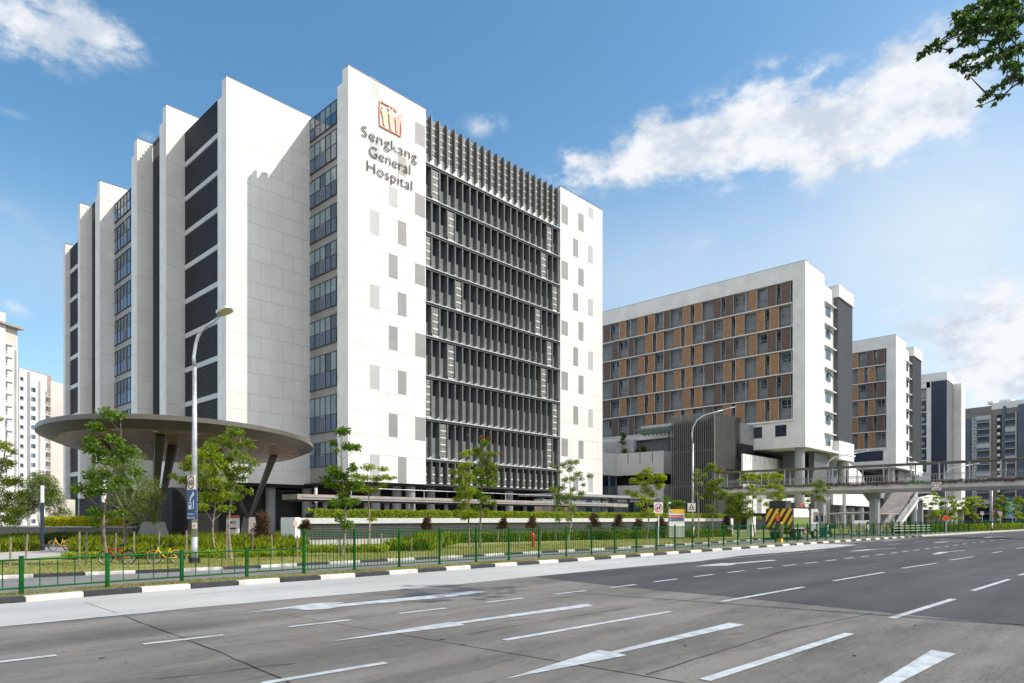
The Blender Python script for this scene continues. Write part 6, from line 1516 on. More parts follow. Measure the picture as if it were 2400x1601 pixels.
# ================================================================== PEOPLE
def person(q, ang, label, top, legs, hat=None, h=1.7, bend=0.0, arms=((.1, .25), (.1, .25)), z0=0.0):
    me = bpy.data.meshes.new('person'); u = Vector((math.cos(ang), math.sin(ang), 0)); s_ = Vector((-u.y, u.x, 0)); k = h/1.7; q = Vector(q)
    def W(f, sd, z): return q+u*f*k+s_*sd*k+Vector((0, 0, z0+z*k))
    bx_ = bend
    V = [W(0, 0, .95), W(.0+bx_*.1, 0, 1.15), W(bx_*.3, 0, 1.38), W(bx_*.36, 0, 1.50), W(bx_*.42, 0, 1.62),
         W(.0, .10, .90), W(.06, .11, .48), W(-.03, .11, .07), W(.12, .12, .03), W(.0, -.10, .90), W(-.08, -.11, .48), W(-.16, -.11, .07), W(-.02, -.12, .03),
         W(bx_*.28, .19, 1.36), W(bx_*.28+arms[0][0], .25, 1.10), W(bx_*.28+arms[0][0]+arms[0][1], .22, .92+.1*bx_), W(bx_*.28, -.19, 1.36), W(bx_*.28+arms[1][0], -.25, 1.10), W(bx_*.28+arms[1][0]+arms[1][1], -.22, .92)]
    E_ = [(0, 1), (1, 2), (2, 3), (3, 4), (0, 5), (5, 6), (6, 7), (7, 8), (0, 9), (9, 10), (10, 11), (11, 12), (2, 13), (13, 14), (14, 15), (2, 16), (16, 17), (17, 18)]
    Rr = [.16, .15, .17, .06, .10, .10, .075, .05, .045, .10, .075, .05, .045, .075, .05, .04, .075, .05, .04]
    n = len(V)
    for hi, sg_ in ((15, 1), (18, -1)):     # five fingers
        for fi in range(5):
            V.append(V[hi]+u*(.05+.012*(2-abs(fi-2)))*k+s_*((fi-2)*.018)*k+Vector((0, 0, -.05*k))); E_.append((hi, len(V)-1)); Rr.append(.009)
    me.from_pydata(V, E_, []); o = bpy.data.objects.new('person', me); C.objects.link(o)
    sm_ = o.modifiers.new('skin', 'SKIN'); ss_ = o.modifiers.new('sub', 'SUBSURF'); ss_.levels = 1; ss_.render_levels = 1
    for i, r_ in enumerate(Rr): me.skin_vertices[0].data[i].radius = (r_*k, r_*k)
    me.skin_vertices[0].data[0].use_root = True
    dg = bpy.context.evaluated_depsgraph_get(); dg.update(); m2 = bpy.data.meshes.new_from_object(o.evaluated_get(dg)); o.modifiers.clear(); o.data = m2
    m2.materials.clear()
    for m_ in (top, legs, skin, blackp): m2.materials.append(m_)
    zt, zs, zn = z0+.93*k, z0+.1*k, z0+1.50*k
    for p_ in m2.polygons:
        z = p_.center.z; ha = min((p_.center-V[15]).length, (p_.center-V[18]).length)
        p_.material_index = 2 if (z > zn or ha < .13*k) else 3 if z < zs else 1 if z < zt else 0; p_.use_smooth = True
    tag(o, label, 'person')
    hc = W(bx_*.44, 0, 1.64)
    b = MB(); b.lathe(hc, [(.02, -.12), (.07, -.10), (.085, -.02), (.095, .04), (.085, .09), (.03, .12)], skin, 12)
    b.tube([hc+u*.08+Vector((0, 0, -.01)), hc+u*.115+Vector((0, 0, -.025))], .014, skin, 5)
    for e_ in (.03, -.03): b.tube([hc+u*.085+s_*e_+Vector((0, 0, .015)), hc+u*.094+s_*e_+Vector((0, 0, .015))], .009, signblack, 5)
    b.tube([hc+u*.075-s_*.025+Vector((0, 0, -.055)), hc+u*.075+s_*.025+Vector((0, 0, -.055))], .006, signred, 4); b.build('head', o)
    b = MB(); hm = hat or blackp; b.lathe(hc+Vector((0, 0, .03)), [(.115 if hat else .098, 0), (.11 if hat else .10, .05), (.07, .10), (.02, .12)], hm, 12)
    if hat: b.extr([hc+s_*.11+Vector((0, 0, .03)), hc+s_*.09+u*.17+Vector((0, 0, .02)), hc-s_*.09+u*.17+Vector((0, 0, .02)), hc-s_*.11+Vector((0, 0, .03))], (0, 0, .015), hm)
    b.build('helmet' if hat else 'hair', o); return o
khaki = mat('khaki_cloth', (.26, .24, .13), .85, .1); navyc = mat('navy_cloth', (.02, .025, .045), .85, .1); orc = mat('orange_cloth', (.62, .13, .03), .8, .1); darkc = mat('dark_cloth', (.03, .035, .035), .85, .1)
person(P(1831.5, 1268.5, 0), YAW+2.2, 'worker in khaki clothes and yellow helmet standing behind the lorry', khaki, khaki, signyel, 1.62)
person(Vector((q0.x-.55, q0.y+1.2, 0)), YAW-.2, 'worker in an orange vest bending at the chevron tail of the lorry', orc, navyc, signyel, 1.7, bend=.6, z0=.85)
person(P(1946, 1259, 0), YAW+1.2, 'person in dark clothes standing right of the lorry cab by the railing', darkc, darkc, None, 1.72)
# tailboard step that carries the orange worker
b = MB(); tb(b, -1.0, -.13, .6, 1.9, .80, .86, midmetal); b.build('tail_step', tk)
# teal bin
q = P(1930, 1260, 0); b = MB(); b.prism([(q.x-.3, q.y-.3), (q.x+.3, q.y-.3), (q.x+.3, q.y+.3), (q.x-.3, q.y+.3)], .05, 1.0, mat('teal_plastic', (.01, .17, .15), .4, .05)); b.prism([(q.x-.33, q.y-.35), (q.x+.33, q.y-.35), (q.x+.33, q.y+.33), (q.x-.33, q.y+.33)], 1.0, 1.08, MATS['teal_plastic']); b.tube([(q.x-.28, q.y+.3, .1), (q.x+.28, q.y+.3, .1)], .1, rubber, 10); tag(b.build('wheelie_bin'), 'teal wheeled bin beside the front of the lorry', 'bin')

# far right signs
def psign(px, py, ypost, w_, h_, mm, lab, name='road_sign', cat='sign', shape='rect', d=None, post=True):
    q = P(px, ypost, 0) if d is None else Pd(px, HZ, d); q.z = 0; dd = depth(q); t = thing(name, lab, cat, q); c0 = Pd(px, py, dd-.1)
    if post: b = MB(); b.tube([q, Vector((q.x, q.y, c0.z+h_*.3))], .06, galv, 6); b.build('post', t)
    return t, c0, dd
u = facing(rad(0))
t, c0, dd = psign(2373, 1192, 1238, 3.0, 3.2, signgreen, 'green direction board with white lines of place names at the right edge'); sc_ = dd/FPX; b = MB(); plate(b, c0, u, 34*sc_, 36*sc_, signgreen, th=.08); b.build('board', t)
nr = u.cross(Vector((0, 0, 1)))
for i, (s_, x, w_) in enumerate((('Sengkang East', -14, 19), ('Compassvale', -14, 22), ('(TPE)', -14, 10), ('Punggol Rd', -6, 20), ('Sengkang Sq', -6, 20), ('Rumbia', -14, 12), ('Buangkok', -8, 16), ('Punggol Way', -10, 18))):
    place_text(s_, signw if i not in (2, 5) else signyel, c0+u*x*sc_+nr*.02+Vector((0, 0, (13-4.2*i)*sc_)), u, (0, 0, 1), w_*sc_, 2.2*sc_, 'lettering', t, ext=.01)
b = MB(); z = -12*sc_; b.extr([c0+nr*.02+u*x*sc_+Vector((0, 0, z_*sc_)) for x, z_ in ((-9, -13.5), (6, -13.5), (6, -9), (-9, -9))], nr*.01, signblue); b.build('blue_patch', t)
t, c0, dd = psign(2327, 1199, 1240, 1, 1, signred, 'round red no entry sign above a yellow plate'); b = MB(); disc(b, c0, u, 4.6*dd/FPX, signred, off=.02, th=.03); b.build('disc', t); b = MB(); plate(b, c0+Vector((0, 0, 0)), u, 6*dd/FPX, 1.6*dd/FPX, signw, off=.04); b.build('white_bar', t); b = MB(); plate(b, c0-Vector((0, 0, 8*dd/FPX)), u, 5.5*dd/FPX, 7.5*dd/FPX, signyel); b.build('yellow_plate', t)
for px, py, lab in ((2302, 1203, 'small square prohibition sign left of the no entry sign'), (2345, 1204, 'small square prohibition sign right of the no entry sign')):
    t, c0, dd = psign(px, py, 1241, 1, 1, signw, lab); s_ = dd/FPX; b = MB(); plate(b, c0, u, 8*s_, 8*s_, signw); b.build('plate', t); b = MB(); disc(b, c0, u, 3.6*s_, signred, off=.02, r_in=2.7*s_); b.build('red_ring', t); b = MB(); S(c0, u, [(-2.4*s_, 1.8*s_), (-1.8*s_, 2.4*s_), (2.4*s_, -1.8*s_), (1.8*s_, -2.4*s_)], off=.03, m_=signred, mb=b); b.build('slash', t)
t, c0, dd = psign(2217, 1213.5, 1249, 1, 1, orangep, 'orange diamond road works sign standing by the far railing'); s_ = dd/FPX; b = MB(); S(c0, u, [(-10*s_, -2*s_), (-6*s_, -6*s_), (7*s_, -6*s_), (10*s_, -1*s_), (0, 7*s_)], m_=orangep, mb=b, off=.02); b.build('board', t); b = MB()
place_text('Works', signblack, c0-u*4*s_+nr*.03, u, (0, 0, 1), 8*s_, 1.6*s_, 'lettering', t, ext=.006); place_text('Ahead', signblack, c0-u*4*s_+nr*.03-Vector((0, 0, 3*s_)), u, (0, 0, 1), 8*s_, 1.6*s_, 'lettering', t, ext=.006)
# yellow striped bollards beyond the far slip road
for i, px in enumerate((1970, 1989, 2008, 2026, 2053, 2071, 2081)):
    q = P(px, 1253-.05*i, 0); t = thing('bollard', ['first', 'second', 'third', 'fourth', 'fifth', 'sixth', 'rightmost'][i]+' yellow banded bollard from the left behind the far railing', 'bollard', q, 'yellow banded bollards'); b = MB(); b.lathe(q, [(.1, 0), (.1, .95)], colm, 8); b.build('post', t); b = MB(); b.lathe(q, [(.12, .65), (.12, 1.2)], signyel, 8); b.build('yellow_band', t)
# white parked van under bridge
q = P(2024, 1246, 0); vn = thing('parked_car', 'white car parked under the footbridge behind the railing', 'car', q); ux = Vector((1, .1, 0)).normalized(); b = MB()
prof = [(-2.1, .35), (2.1, .35), (2.15, .9), (1.5, 1.1), (.9, 1.7), (-1.6, 1.75), (-2.1, 1.1)]; b.extr([(q.x+x, q.y-.85, z) for x, z in prof], (0, 1.7, 0), signw); b.build('body', vn); b = MB(); b.extr([(q.x+x, q.y-.86, z) for x, z in [(1.3, 1.12), (.85, 1.6), (-1.5, 1.65), (-1.9, 1.12)]], (0, .008, 0), gl_dark); b.build('side_window', vn)
for x in (-1.35, 1.35): b = MB(); b.tube([(q.x+x, q.y-.88, .33), (q.x+x, q.y-.6, .33)], .33, rubber, 16); b.build('wheel', vn)
# fence/guard rails by stairs
gr_ = thing('steel_guard_rail', 'pale horizontal steel rails left of the hedge beyond the stairs', 'railing', P(2130, 1252, 0)); a = P(2095, 1250.5, 0); c = P(2182, 1248.5, 0); b = MB()
for z in (.35, .7, 1.05): b.tube([a+Vector((0, 0, z)), c+Vector((0, 0, z))], .05, signw, 6)
b.build('rail', gr_); ps = []
for i in range(6): q = a.lerp(c, i/5); m_ = MB(); m_.tube([q, q+Vector((0, 0, 1.1))], .05, galv, 6); ps.append(m_)
many('post', ps, gr_)

# ================================================================== TREES
T = tree_px
T(255, 1324, [(760,210,60),(840,225,45),(665,300,55),(715,320,35),(640,400,55),(790,385,50),(840,410,35),(650,460,60),(730,480,50),(840,480,45),(910,470,60),(700,530,50),(790,550,50),(860,540,40),(640,650,50),(740,640,40),(700,700,55),(830,680,55),(900,690,40),(970,620,50),(560,740,55),(640,770,50),(720,760,50),(800,730,40),(690,910,60),(780,920,50),(860,910,40),(680,990,40)], K1, 'slender dark green tree with tiered leaf clumps by the thick light column', kind='deep', leaf=.145, dens=.95, asp=.55)
T(282, 1293, [(940,540,80),(700,600,60),(880,600,70),(980,680,60),(760,640,60),(1060,710,70),(680,700,60),(820,720,60),(920,760,70),(1020,790,70),(1110,800,60),(780,820,50),(900,860,60),(1000,880,60),(1080,900,50),(1100,960,40),(940,940,45),(980,960,35),(640,720,50),(860,820,55)], K1, 'broad fine leaved olive green tree with forking pale trunk before the left plinth', kind='olive', leaf=.13, dens=1.0, barkm=barkpale, fork=.45, r0=.17, flat=.85, asp=.3)
T(3, 1280, [(5,250,20),(30,440,50),(90,480,30),(20,560,50),(80,560,35),(40,690,60),(110,690,50),(150,780,50),(60,800,60),(20,870,60),(100,900,50),(30,960,60),(100,980,40),(-40,600,60),(-60,760,70),(-40,420,50)], K1, 'bright layered tree cut by the left edge of the frame', kind='fresh', leaf=.15, dens=1.10)
T(88, 1258, [(280,670,60),(340,700,60),(230,720,60),(380,760,50),(300,780,60),(210,800,60),(250,860,50),(180,900,50),(120,930,60),(150,850,60)], K1, 'round olive tree behind the leftmost light column', kind='olive', leaf=.17, dens=1.5, fork=.5, flat=.85, asp=.35)
T(112, 1256, [(380,790,60),(420,830,50),(350,850,50),(440,890,40),(470,920,40),(320,800,50),(400,920,45)], K1, 'darker round tree between the leftmost light column and the canopy', kind='mid', leaf=.17, dens=.9, fork=.5, flat=.85, asp=.35)
T(505, 1294, [(290,440,50),(220,500,60),(300,510,60),(150,530,40),(110,580,45),(20,650,30),(200,600,70),(300,610,70),(380,560,50),(340,700,60),(240,700,60),(150,690,50),(80,680,40),(250,800,60),(330,800,60),(400,780,50),(230,870,40),(370,880,40)], K2, 'wide yellow green tree directly right of the lamp post with blue signs', kind='fresh', leaf=.15, dens=1.15, barkm=barkpale, fork=.6)
T(543, 1311, [(440,340,50),(490,345,35),(300,400,35),(380,390,45),(550,410,35),(420,430,50),(500,430,40),(570,450,30),(460,490,40),(420,530,45),(520,530,50),(590,560,35),(480,600,50),(540,610,40),(430,640,50),(500,670,40),(420,720,45),(480,740,40),(550,760,35),(470,800,40),(430,880,30)], K2, 'straight mid green tree in front of the white totem', kind='mid', leaf=.14, dens=1.10, barkm=barkpale)
T(803, 1303, [(1230,330,40),(1200,340,35),(1150,420,30),(1170,470,25),(1250,440,45),(1310,450,40),(1290,570,20),(1290,600,35),(1150,610,50),(1180,650,45),(1230,650,40),(1100,680,45),(1120,710,30),(1180,720,40),(1260,720,60),(1320,700,45),(1220,790,45),(1160,840,45),(1250,840,45),(1310,830,35),(1200,960,30),(1250,1000,45)], K2, 'tall sparse dark green tree before the corner of the sign wall', kind='deep', leaf=.145, dens=1.30, barkm=barkpale, asp=.55)
T(865, 1284, [(220,505,55),(340,520,40),(110,575,45),(190,590,50),(290,600,50),(360,585,40),(170,680,60),(240,690,50),(340,655,40),(435,590,20),(250,930,35),(400,600,25)], K3, 'small umbrella shaped yellow green tree right of the tall sparse tree', kind='fresh', leaf=.145, dens=1.10, flat=.5, barkm=barkpale)
T(1100, 1277, [(1000,400,35),(1050,385,30),(910,540,30),(990,500,40),(1040,480,35),(990,560,45),(1050,590,50),(940,620,40),(960,690,40),(1000,640,40),(940,770,35),(1010,740,60),(1060,700,50),(1000,820,50),(1050,880,50),(1100,890,45),(940,870,30),(1000,920,30)], K3, 'shorter bright tree left of the red tipped pair', kind='fresh', leaf=.15, dens=1.20)
T(1126, 1284, [(1110,360,35),(1170,310,40),(1120,400,40),(1200,400,40),(1250,400,25),(1170,460,50),(1230,500,50),(1120,540,50),(1200,560,55),(1250,580,35),(1130,620,50),(1220,640,50),(1120,720,40),(1170,770,50),(1240,800,35),(1110,840,40),(1180,860,35)], K3, 'taller mid green tree with red young shoots before the finned facade', tips=[(1150,265,30),(1215,270,25),(1260,330,20),(1300,395,25),(1290,510,20),(1030,245,18)], kind='mid', leaf=.15, dens=1.30)
T(1331, 1268, [(300,470,40),(350,465,30),(240,490,35),(150,490,25),(300,520,35),(210,540,25),(370,560,30),(260,610,35),(320,600,30),(390,600,25),(460,580,30),(410,650,20),(160,690,40),(230,670,40),(320,690,30),(390,720,35),(210,740,50),(290,740,35),(350,760,30),(200,800,35),(270,790,30),(320,830,30),(210,850,30),(330,860,25),(200,930,30),(290,930,30)], K4, 'airy sparse tree before the right white panel wall', kind='mid', leaf=.15, dens=0.95, barkm=barkpale)
T(1513, 1266, [(930,535,40),(880,570,40),(960,580,30),(1040,590,45),(820,620,35),(900,640,35),(960,620,35),(1050,600,30),(1030,660,40),(920,690,45),(770,710,30),(830,730,40),(900,760,45),(970,730,40),(950,790,30),(870,810,35),(930,870,50),(980,890,35),(890,900,25)], K4, 'leafy bright tree left of the no crossing sign', kind='fresh', leaf=.17, dens=1.30)
T(1636, 1264, [(1340,540,30),(1390,570,25),(1320,610,25),(1360,640,25),(1330,720,20),(1370,760,20),(1310,560,22),(1350,590,25)], K4, 'thin pale nearly bare tree right of the lamp with the warning sign', kind='olive', leaf=.16, dens=.7, barkm=barkpale)
T(1670, 1261, [(1460,500,40),(1510,540,30),(1420,530,25),(1400,580,25),(1520,620,35),(1460,640,45),(1430,690,40),(1500,690,40),(1560,720,40),(1400,740,30),(1470,750,45),(1530,760,25),(1430,830,35),(1470,860,25)], K4, 'red tipped tree against the front of the slatted tower', tips=[(1440,485,22),(1530,520,20),(1540,610,20)], kind='mid', leaf=.17, dens=1.30)
T(1733, 1258, [(80,960,45),(140,940,45),(200,960,45),(40,1010,50),(120,1010,55),(190,1030,50),(250,1010,40),(60,1080,55),(140,1090,55),(220,1090,50),(270,1120,40),(20,1120,40),(100,1150,50),(180,1160,50),(240,1170,35),(130,1210,40)], K5, 'dense low rounded tree at the foot of the slatted tower', kind='mid', leaf=.17, dens=1.00, tips=[(180,935,18),(100,935,15)], fork=.55)
T(1770, 1258, [(240,760,25),(300,770,30),(340,790,25),(280,890,40),(330,880,35),(250,930,30),(390,890,30),(310,960,30),(370,1000,30),(350,1180,30),(270,840,25)], K5, 'slender light green tree nearest the left of the lorry', kind='fresh', leaf=.15, dens=0.90)
T(1812, 1255, [(430,760,40),(520,720,30),(480,840,45),(560,860,45),(600,890,30),(530,930,50),(470,960,40),(590,970,45),(540,1010,35),(440,1040,40),(490,1090,40),(400,880,30),(560,780,30)], K5, 'yellowish green tree directly behind the lorry tail', kind='fresh', leaf=.17, dens=1.05)
T(1903, 1255, [(1000,800,35),(940,830,40),(1000,850,45),(1040,890,30),(960,900,40),(980,960,35),(1020,980,20),(1090,865,20),(820,930,25),(870,950,25),(870,1000,25)], K5, 'small dark tree above the lorry cab', kind='mid', leaf=.15, dens=1.10, r0=.06)
for i, (px, py, top, hw, lab, kd) in enumerate(((2185, 1246, 1153, 24, 'green tree with a wide crown beside the bridge stairs', 'fresh'), (2215, 1244, 1165, 24, 'second tree right of the bridge stairs', 'mid'), (2247, 1243, 1163, 22, 'tree under the middle of the footbridge span', 'fresh'), (2285, 1242, 1166, 24, 'tree left of the small prohibition signs', 'fresh'), (2345, 1240, 1160, 18, 'thin tree directly left of the green direction board', 'mid'), (2392, 1239, 1165, 20, 'tree at the right edge behind the green direction board', 'fresh'))):
    T(px, py, randclumps(px, top, 1215, hw, 22, 6), ID, lab, kind=kd, leaf=.28, dens=.9, flat=.5)
for px, py, top, hw, lab in ((1585, 1250, 1170, 20, 'dark bushy tree right behind the direction totem'), (1560, 1248, 1168, 16, 'dark bushy tree left behind the direction totem')): T(px, py, randclumps(px, top, 1235, hw, 16, 9), ID, lab, kind='deep', leaf=.25, dens=1)
# terrace plants
for px, y0, y1, hw, lab in ((1459, 1010, 1040, 6, 'small tree growing on the podium roof terrace'), (1464, 1050, 1068, 3, 'left potted shrub on the podium parapet'), (1508, 1049, 1063, 4, 'right potted shrub on the podium parapet'), (1490, 1056, 1064, 5, 'low shrub between the two parapet shrubs')):
    bq = Pd(px, y1, 139); bq = Vector((bq.x, bq.y, max(15.3, bq.z-1.2))); cl = [(Pd(px+RNG.uniform(-hw, hw)*.7, RNG.uniform(y0, y1), 139), .45) for _ in range(9)]; tree_at(bq, cl, lab, kind='mid', leaf=.28, dens=1.0, name='shrub' if y1 > 1045 else 'tree', r0=.07, cat='plant')
for k_, px in enumerate((1745, 1765, 1785, 1800, 1820)):
    bq = P(px, 1253, 0); bq = Vector((bq.x+28, bq.y+10, 8.3)); cl = [(Pd(px+RNG.uniform(-10, 10), RNG.uniform(1113, 1132), depth(bq)), .6) for _ in range(8)]
    tree_at(Vector((cl[0][0].x, cl[0][0].y, 8.0)), cl, ['leftmost', 'second', 'third', 'fourth', 'rightmost'][k_]+' leafy plant from the left growing on the white deck left of the lorry', kind='fresh', leaf=.3, dens=.8, name='deck_plant', r0=.05, cat='plant', group='plants growing on the white deck')
# shrubs on the lawn
for px, py, top, hw, kd, lab in ((615, 1289, 1203, 22, 'red', 'large reddish green shrub by the right canopy plinth'), (718, 1290, 1222, 12, 'red', 'dark red shrub right in front of the planter end pier'), (1001, 1285, 1214, 11, 'red', 'dark conical shrub left of the bright tree pair'), (1179, 1276, 1216, 9, 'red', 'narrow dark shrub right of the red tipped tree'), (1248, 1272, 1212, 11, 'red', 'dark shrub directly above the fire hydrant'), (1393, 1266, 1205, 13, 'red', 'dark bushy shrub right of the airy sparse tree'), (1450, 1264, 1207, 11, 'red', 'reddest small shrub between the dark bushy shrub and the leafy bright tree'), (1497, 1262, 1219, 10, 'red', 'brownish shrub just left of the leafy bright tree trunk'), (1549, 1262, 1216, 9, 'red', 'small dark shrub behind the no crossing sign post'), (1702, 1258, 1213, 9, 'red', 'small reddish shrub at the right end of the planter wall')):
    hw *= 1.45; cl = [(px+RNG.uniform(-1, 1)*hw*(.2+.8*f_), top+(1240-top if px > 700 else 1268-top)*f_, 6.0 if px > 700 else 9) for f_ in np.linspace(.02, .95, 26)]
    T(px, py, cl, ID, lab, kind=kd, leaf=.13 if px > 700 else .12, dens=.62, name='shrub', r0=.03, cat='shrub', flat=1.0)
# clipped hedges
def hedge(name, a, c, depth_, z0, h, kd, leaf, n, label, wob=.06, nn_=None):
    n = int(n*1.8); leaf *= 1.15
    u = (c-a); L_ = u.length; u = u.normalized(); nn_ = nn_ or Vector((-u.y, u.x, 0)); t = thing(name, label, 'hedge', a); b = MB()
    b.extr([a+Vector((0, 0, z0)), c+Vector((0, 0, z0)), c+Vector((0, 0, z0+h*.8)), a+Vector((0, 0, z0+h*.8))], nn_*depth_, mat('hedge_inner', (.02, .03, .008), .9, .2, 4)); b.build('twigs', t)
    P_ = RNG.uniform(0, 1, (n, 3)); m_ = RNG.uniform(0, 1, n) < .55
    P_[m_, 2] = 1.0; P_[~m_, 1] = 0
    base = np.array(a)+P_[:, :1]*L_*np.array(u)+P_[:, 1:2]*depth_*np.array(nn_); base[:, 2] = z0+h*P_[:, 2]+RNG.normal(size=n)*wob+np.sin(P_[:, 0]*L_*1.7)*.03
    base[:, :2] += RNG.normal(size=(n, 2))*.05
    V = []
    ax = RNG.normal(size=(n, 3)); ax[:, 2] = np.abs(ax[:, 2])+.5; ax /= np.linalg.norm(ax, axis=1)[:, None]; nm = RNG.normal(size=(n, 3)); sd = np.cross(ax, nm); sd /= np.linalg.norm(sd, axis=1)[:, None]; l_ = leaf*RNG.uniform(.6, 1.3, n)[:, None]
    V = np.stack([base, base+ax*l_*.5+sd*l_*.3, base+ax*l_, base+ax*l_*.5-sd*l_*.3], 1).reshape(-1, 3); np_mesh('leaves', V, n, 4, LEAF[kd], t)
hx0, hx1 = onY(735, 45.4), onY(1700, 45.4)
hedge('hedge', Vector((hx0, 45.3, 0)), Vector((hx1, 45.3, 0)), 1.3, 1.9, .62, 'hedge', .16, 26000, 'long clipped yellow green hedge on the granite topped planter wall')
zc = PW2[3]
hedge('hedge', P(88, 1260, 0)+PW2[2]*.5, P(285, 1262, 0)+PW2[2]*.5, 1.5, zc, .85, 'yellow', .17, 6500, 'bright yellow hedge on the dark planter wall at far left', wob=.1)
hedge('hedge', P(1072, 1274, 0), P(1715, 1258.5, 0), .9, .03, .62, 'mid', .15, 13000, 'low dark green hedge along the back of the lawn behind the railing')
hedge('hedge', P(2110, 1250, 0), P(2400, 1240.5, 0), 1.2, 0, .9, 'mid', .25, 5000, 'green hedge behind the far railing at right')
# ground cover
gc = leafmat('tall_grass_blade', (.12, .19, .012), (.24, .32, .02), (.40, .45, .05)); gd = leafmat('dark_grass_blade', (.04, .08, .012), (.08, .14, .016), (.15, .22, .025)); gs = leafmat('lawn_blade', (.13, .16, .03), (.25, .26, .06), (.36, .32, .11))
for nm_, pp_, n, h, w_, m_ in (('tall_grass', [(165, 1301), (720, 1292), (720, 1268), (170, 1272)], 34000, .85, .035, gc), ('dark_ground_cover', [(100, 1276), (420, 1268), (420, 1256), (-20, 1262)], 14000, .7, .04, gd),
    ('tall_grass', [(-30, 1297), (95, 1291), (95, 1274), (-30, 1276)], 8000, .8, .035, gc), ('tall_grass', [(902, 1292), (1010, 1292), (1085, 1271), (1000, 1266)], 12000, .95, .035, gc)):
    tag(blades(nm_, pp_, n, h, w_, m_), None, None, None, 'stuff')
V = leaf_cloud([tuple(P(x, 1303-(x-160)*.012+RNG.uniform(-2, 2), .18)) for x in np.linspace(160, 700, 130)], [.34]*130, [130]*130, .12, .6); tag(np_mesh('ground_cover', V, len(V)//4, 4, LEAF['fresh']), kind='stuff')
V = leaf_cloud([tuple(P(x, 1285+RNG.uniform(-2, 2), .25)) for x in np.linspace(715, 905, 40)], [.4]*40, [120]*40, .14, .6); tag(np_mesh('ground_cover', V, len(V)//4, 4, LEAF['fresh']), kind='stuff')
# mown lawn blades near the second kerb
a = slipk[2]; 
def lawn_strip(s0, s1, o0, o1, n, h):
    c = [along(slipk, ss, s0), along(slipk, ss, s1)]; q = []
    for (p, d), offs in ((c[0], (o0, o1)), (c[1], (o0, o1))): nn_ = Vector((-d.y, d.x, 0)); q.append([p+nn_*offs[0], p+nn_*offs[1]])
    pl_ = [q[0][0], q[1][0], q[1][1], q[0][1]]
    for p in pl_: p.z = .03
    return pl_
Vs = []
SL = nearest_s(slipk, ss, P(0, 1361, 0)); 
for i in range(16):
    s0 = SL-4+i*4.0; o = blades('mown_grass', None, 5200 if i < 10 else 2600, .075, .02, gs, polyw=lawn_strip(s0, s0+4.1, .25, 9.5, 0, 0), hv=.5); tag(o, kind='stuff')
for i in range(14):     # weeds on the verge
    s0 = nearest_s(kerb, ks, P(0, 1405, 0))-4+i*3.0; c = [along(kerb, ks, s0), along(kerb, ks, s0+3.1)]; pl_ = [c[0][0]+RN*.3, c[1][0]+RN*.3, c[1][0]+RN*1.2, c[0][0]+RN*1.2]
    for p in pl_: p.z = 0
    tag(blades('verge_weeds', None, 700, .06, .02, gs, polyw=pl_, hv=.6, bend=.9), kind='stuff')
litter = leafmat('dry_leaf', (.16, .07, .03), (.25, .13, .05), (.35, .24, .10)); n = 420
pos = np.array([tuple(along(kerb, ks, RNG.uniform(55, 110))[0]+RN*RNG.uniform(.3, 1.6)+Vector((0, 0, .16))) for _ in range(n)]); pos[:, 2] = .012
ax = RNG.normal(size=(n, 3))*[1, 1, .15]; ax /= np.linalg.norm(ax, axis=1)[:, None]; sd = np.cross(ax, [0, 0, 1.0])
V = np.stack([pos-ax*.05, pos+sd*.025, pos+ax*.05, pos-sd*.025], 1).reshape(-1, 3); tag(np_mesh('fallen_leaves', V, n, 4, litter), kind='stuff')

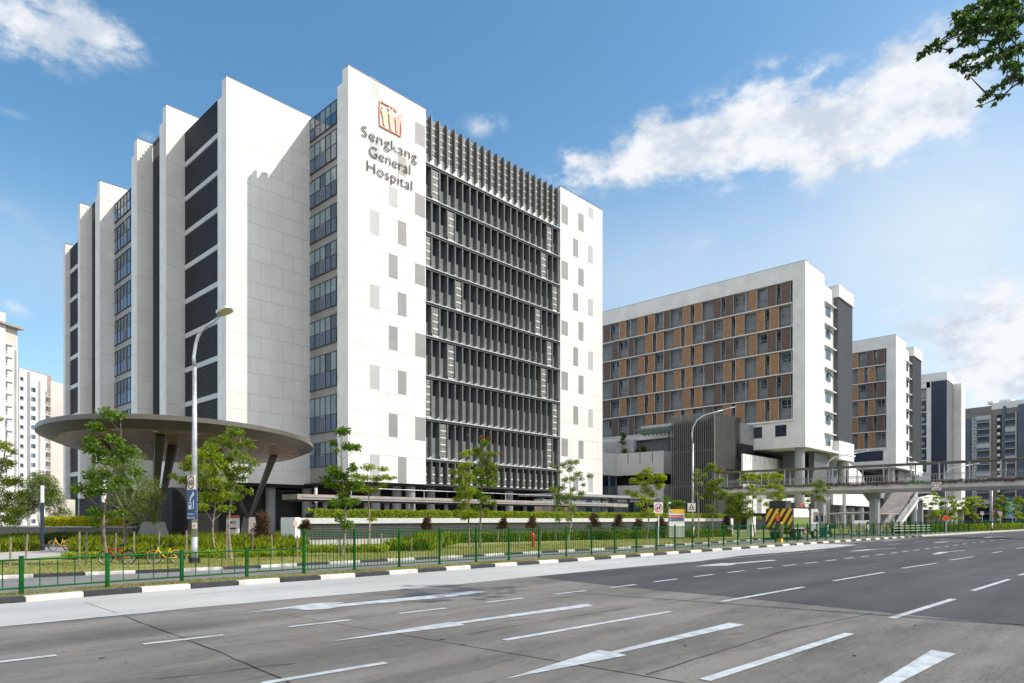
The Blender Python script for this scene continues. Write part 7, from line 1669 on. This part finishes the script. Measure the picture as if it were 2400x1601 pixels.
# ================================================================== ROADSIDE RAIN TREES (camera side)
def raintree(s_, p_, h, R_, label, vis=None, seed=0):
    root = Pd(2560, 160, 18); dbark = mat('dark_bark', (.05, .04, .03), .9, .2, 6); base = rq(s_, p_, 0); t = thing('rain_tree', label, 'tree', base); b = MB(); top = base+Vector((0, 0, h*.45)); b.tube([base-Vector((0, 0, .2)), base+Vector((.1, .1, h*.22)), top], [.5, .38, .3], bark, 12, cap=False)
    cl = []
    for i in range(46):
        a = RNG.uniform(0, 2*math.pi); rr = R_*math.sqrt(RNG.uniform(.02, 1)); z = h*(.62+.36*math.sqrt(max(0, 1-(rr/R_)**2))*RNG.uniform(.5, 1)); c = base+Vector((math.cos(a)*rr, math.sin(a)*rr, z)); cl.append(c)
    for c in cl[::2]: limb(b, top+Vector((0, 0, -RNG.uniform(0, 2))), c, .14, .03, bark, sag=-.08, n=5)
    if vis: 
        
        lat = lambda v: v.x*RT[0]+v.y*RT[1]
        for c, r in vis:
            cand = [v for v, _ in vis if lat(v) > lat(c)+.25]
            tgt = min(cand, key=lambda v: (v-c).length) if cand else root
            limb(b, tgt, c, .018+.003*max(0, lat(c)-10), .008, dbark, sag=-.04, n=4)
    if vis: limb(b, top, root, .2, .06, bark, sag=-.05, n=6)
    b.build('trunk', t, True)
    keep = []
    for c in cl:
        d = depth(c)
        if d > 0.5:
            px = 1200+FPX*(c.x*RT[0]+c.y*RT[1])/d; py = HZ-FPX*(c.z-CAMZ)/d; m_ = 1.9/d*FPX
            if px-m_ < 2400 and px+m_ > 0 and py+m_ > 0: continue
        keep.append(c)
    V = leaf_cloud([tuple(c) for c in keep], [1.8]*len(keep), [900]*len(keep), .34, .55); np_mesh('crown', V, len(V)//4, 4, LEAF['dark'], t)
    if vis: V = leaf_cloud([tuple(c) for c, r in vis], [r for c, r in vis], [int(34*(r/.18)**2) for c, r in vis], .145, .5, .35, asp=.5); np_mesh('overhanging_branch', V, len(V)//4, 4, LEAF['dark'], t)
K10 = conv(2100, 0, 5.6)
vis = []
for x, y, r in ((1180,60,110),(1300,40,120),(1450,60,130),(1600,80,130),(1020,110,90),(900,160,80),(800,200,70),(900,260,80),(1050,250,110),(1200,220,120),(1350,250,120),(1500,250,120),(1650,230,100),(800,300,60),(850,380,80),(950,400,90),(1080,390,110),(1230,400,90),(1400,400,110),(1500,470,100),(720,440,60),(620,560,50),(520,560,50),(450,630,60),(370,700,60),(310,760,40),(560,640,45),(700,660,40),(900,540,80),(980,520,70),(1050,560,50),(1330,560,100),(1200,660,80),(1080,720,70),(950,760,70),(820,830,60),(740,880,40),(900,900,60),(960,990,50),(1100,880,80),(1250,820,80),(1380,700,90),(1500,720,90),(1600,640,110),(1450,880,80),(1600,880,90),(1560,1020,70),(1450,1080,60),(1380,1120,60),(1280,1180,60),(1200,1240,50),(1120,1320,45),(1090,1400,30),(1330,1280,50),(1440,1250,45),(1640,1060,60),(1300,1370,30)):
    px, py = K10(x, y); dd = 17.5+RNG.uniform(-1.8, 2.2); vis.append((Pd(px, py, dd), r*1.35/5.6/FPX*dd))
raintree(25, -20, 15, 6.0, 'large dark leaved tree whose branch hangs into the top right corner', vis)
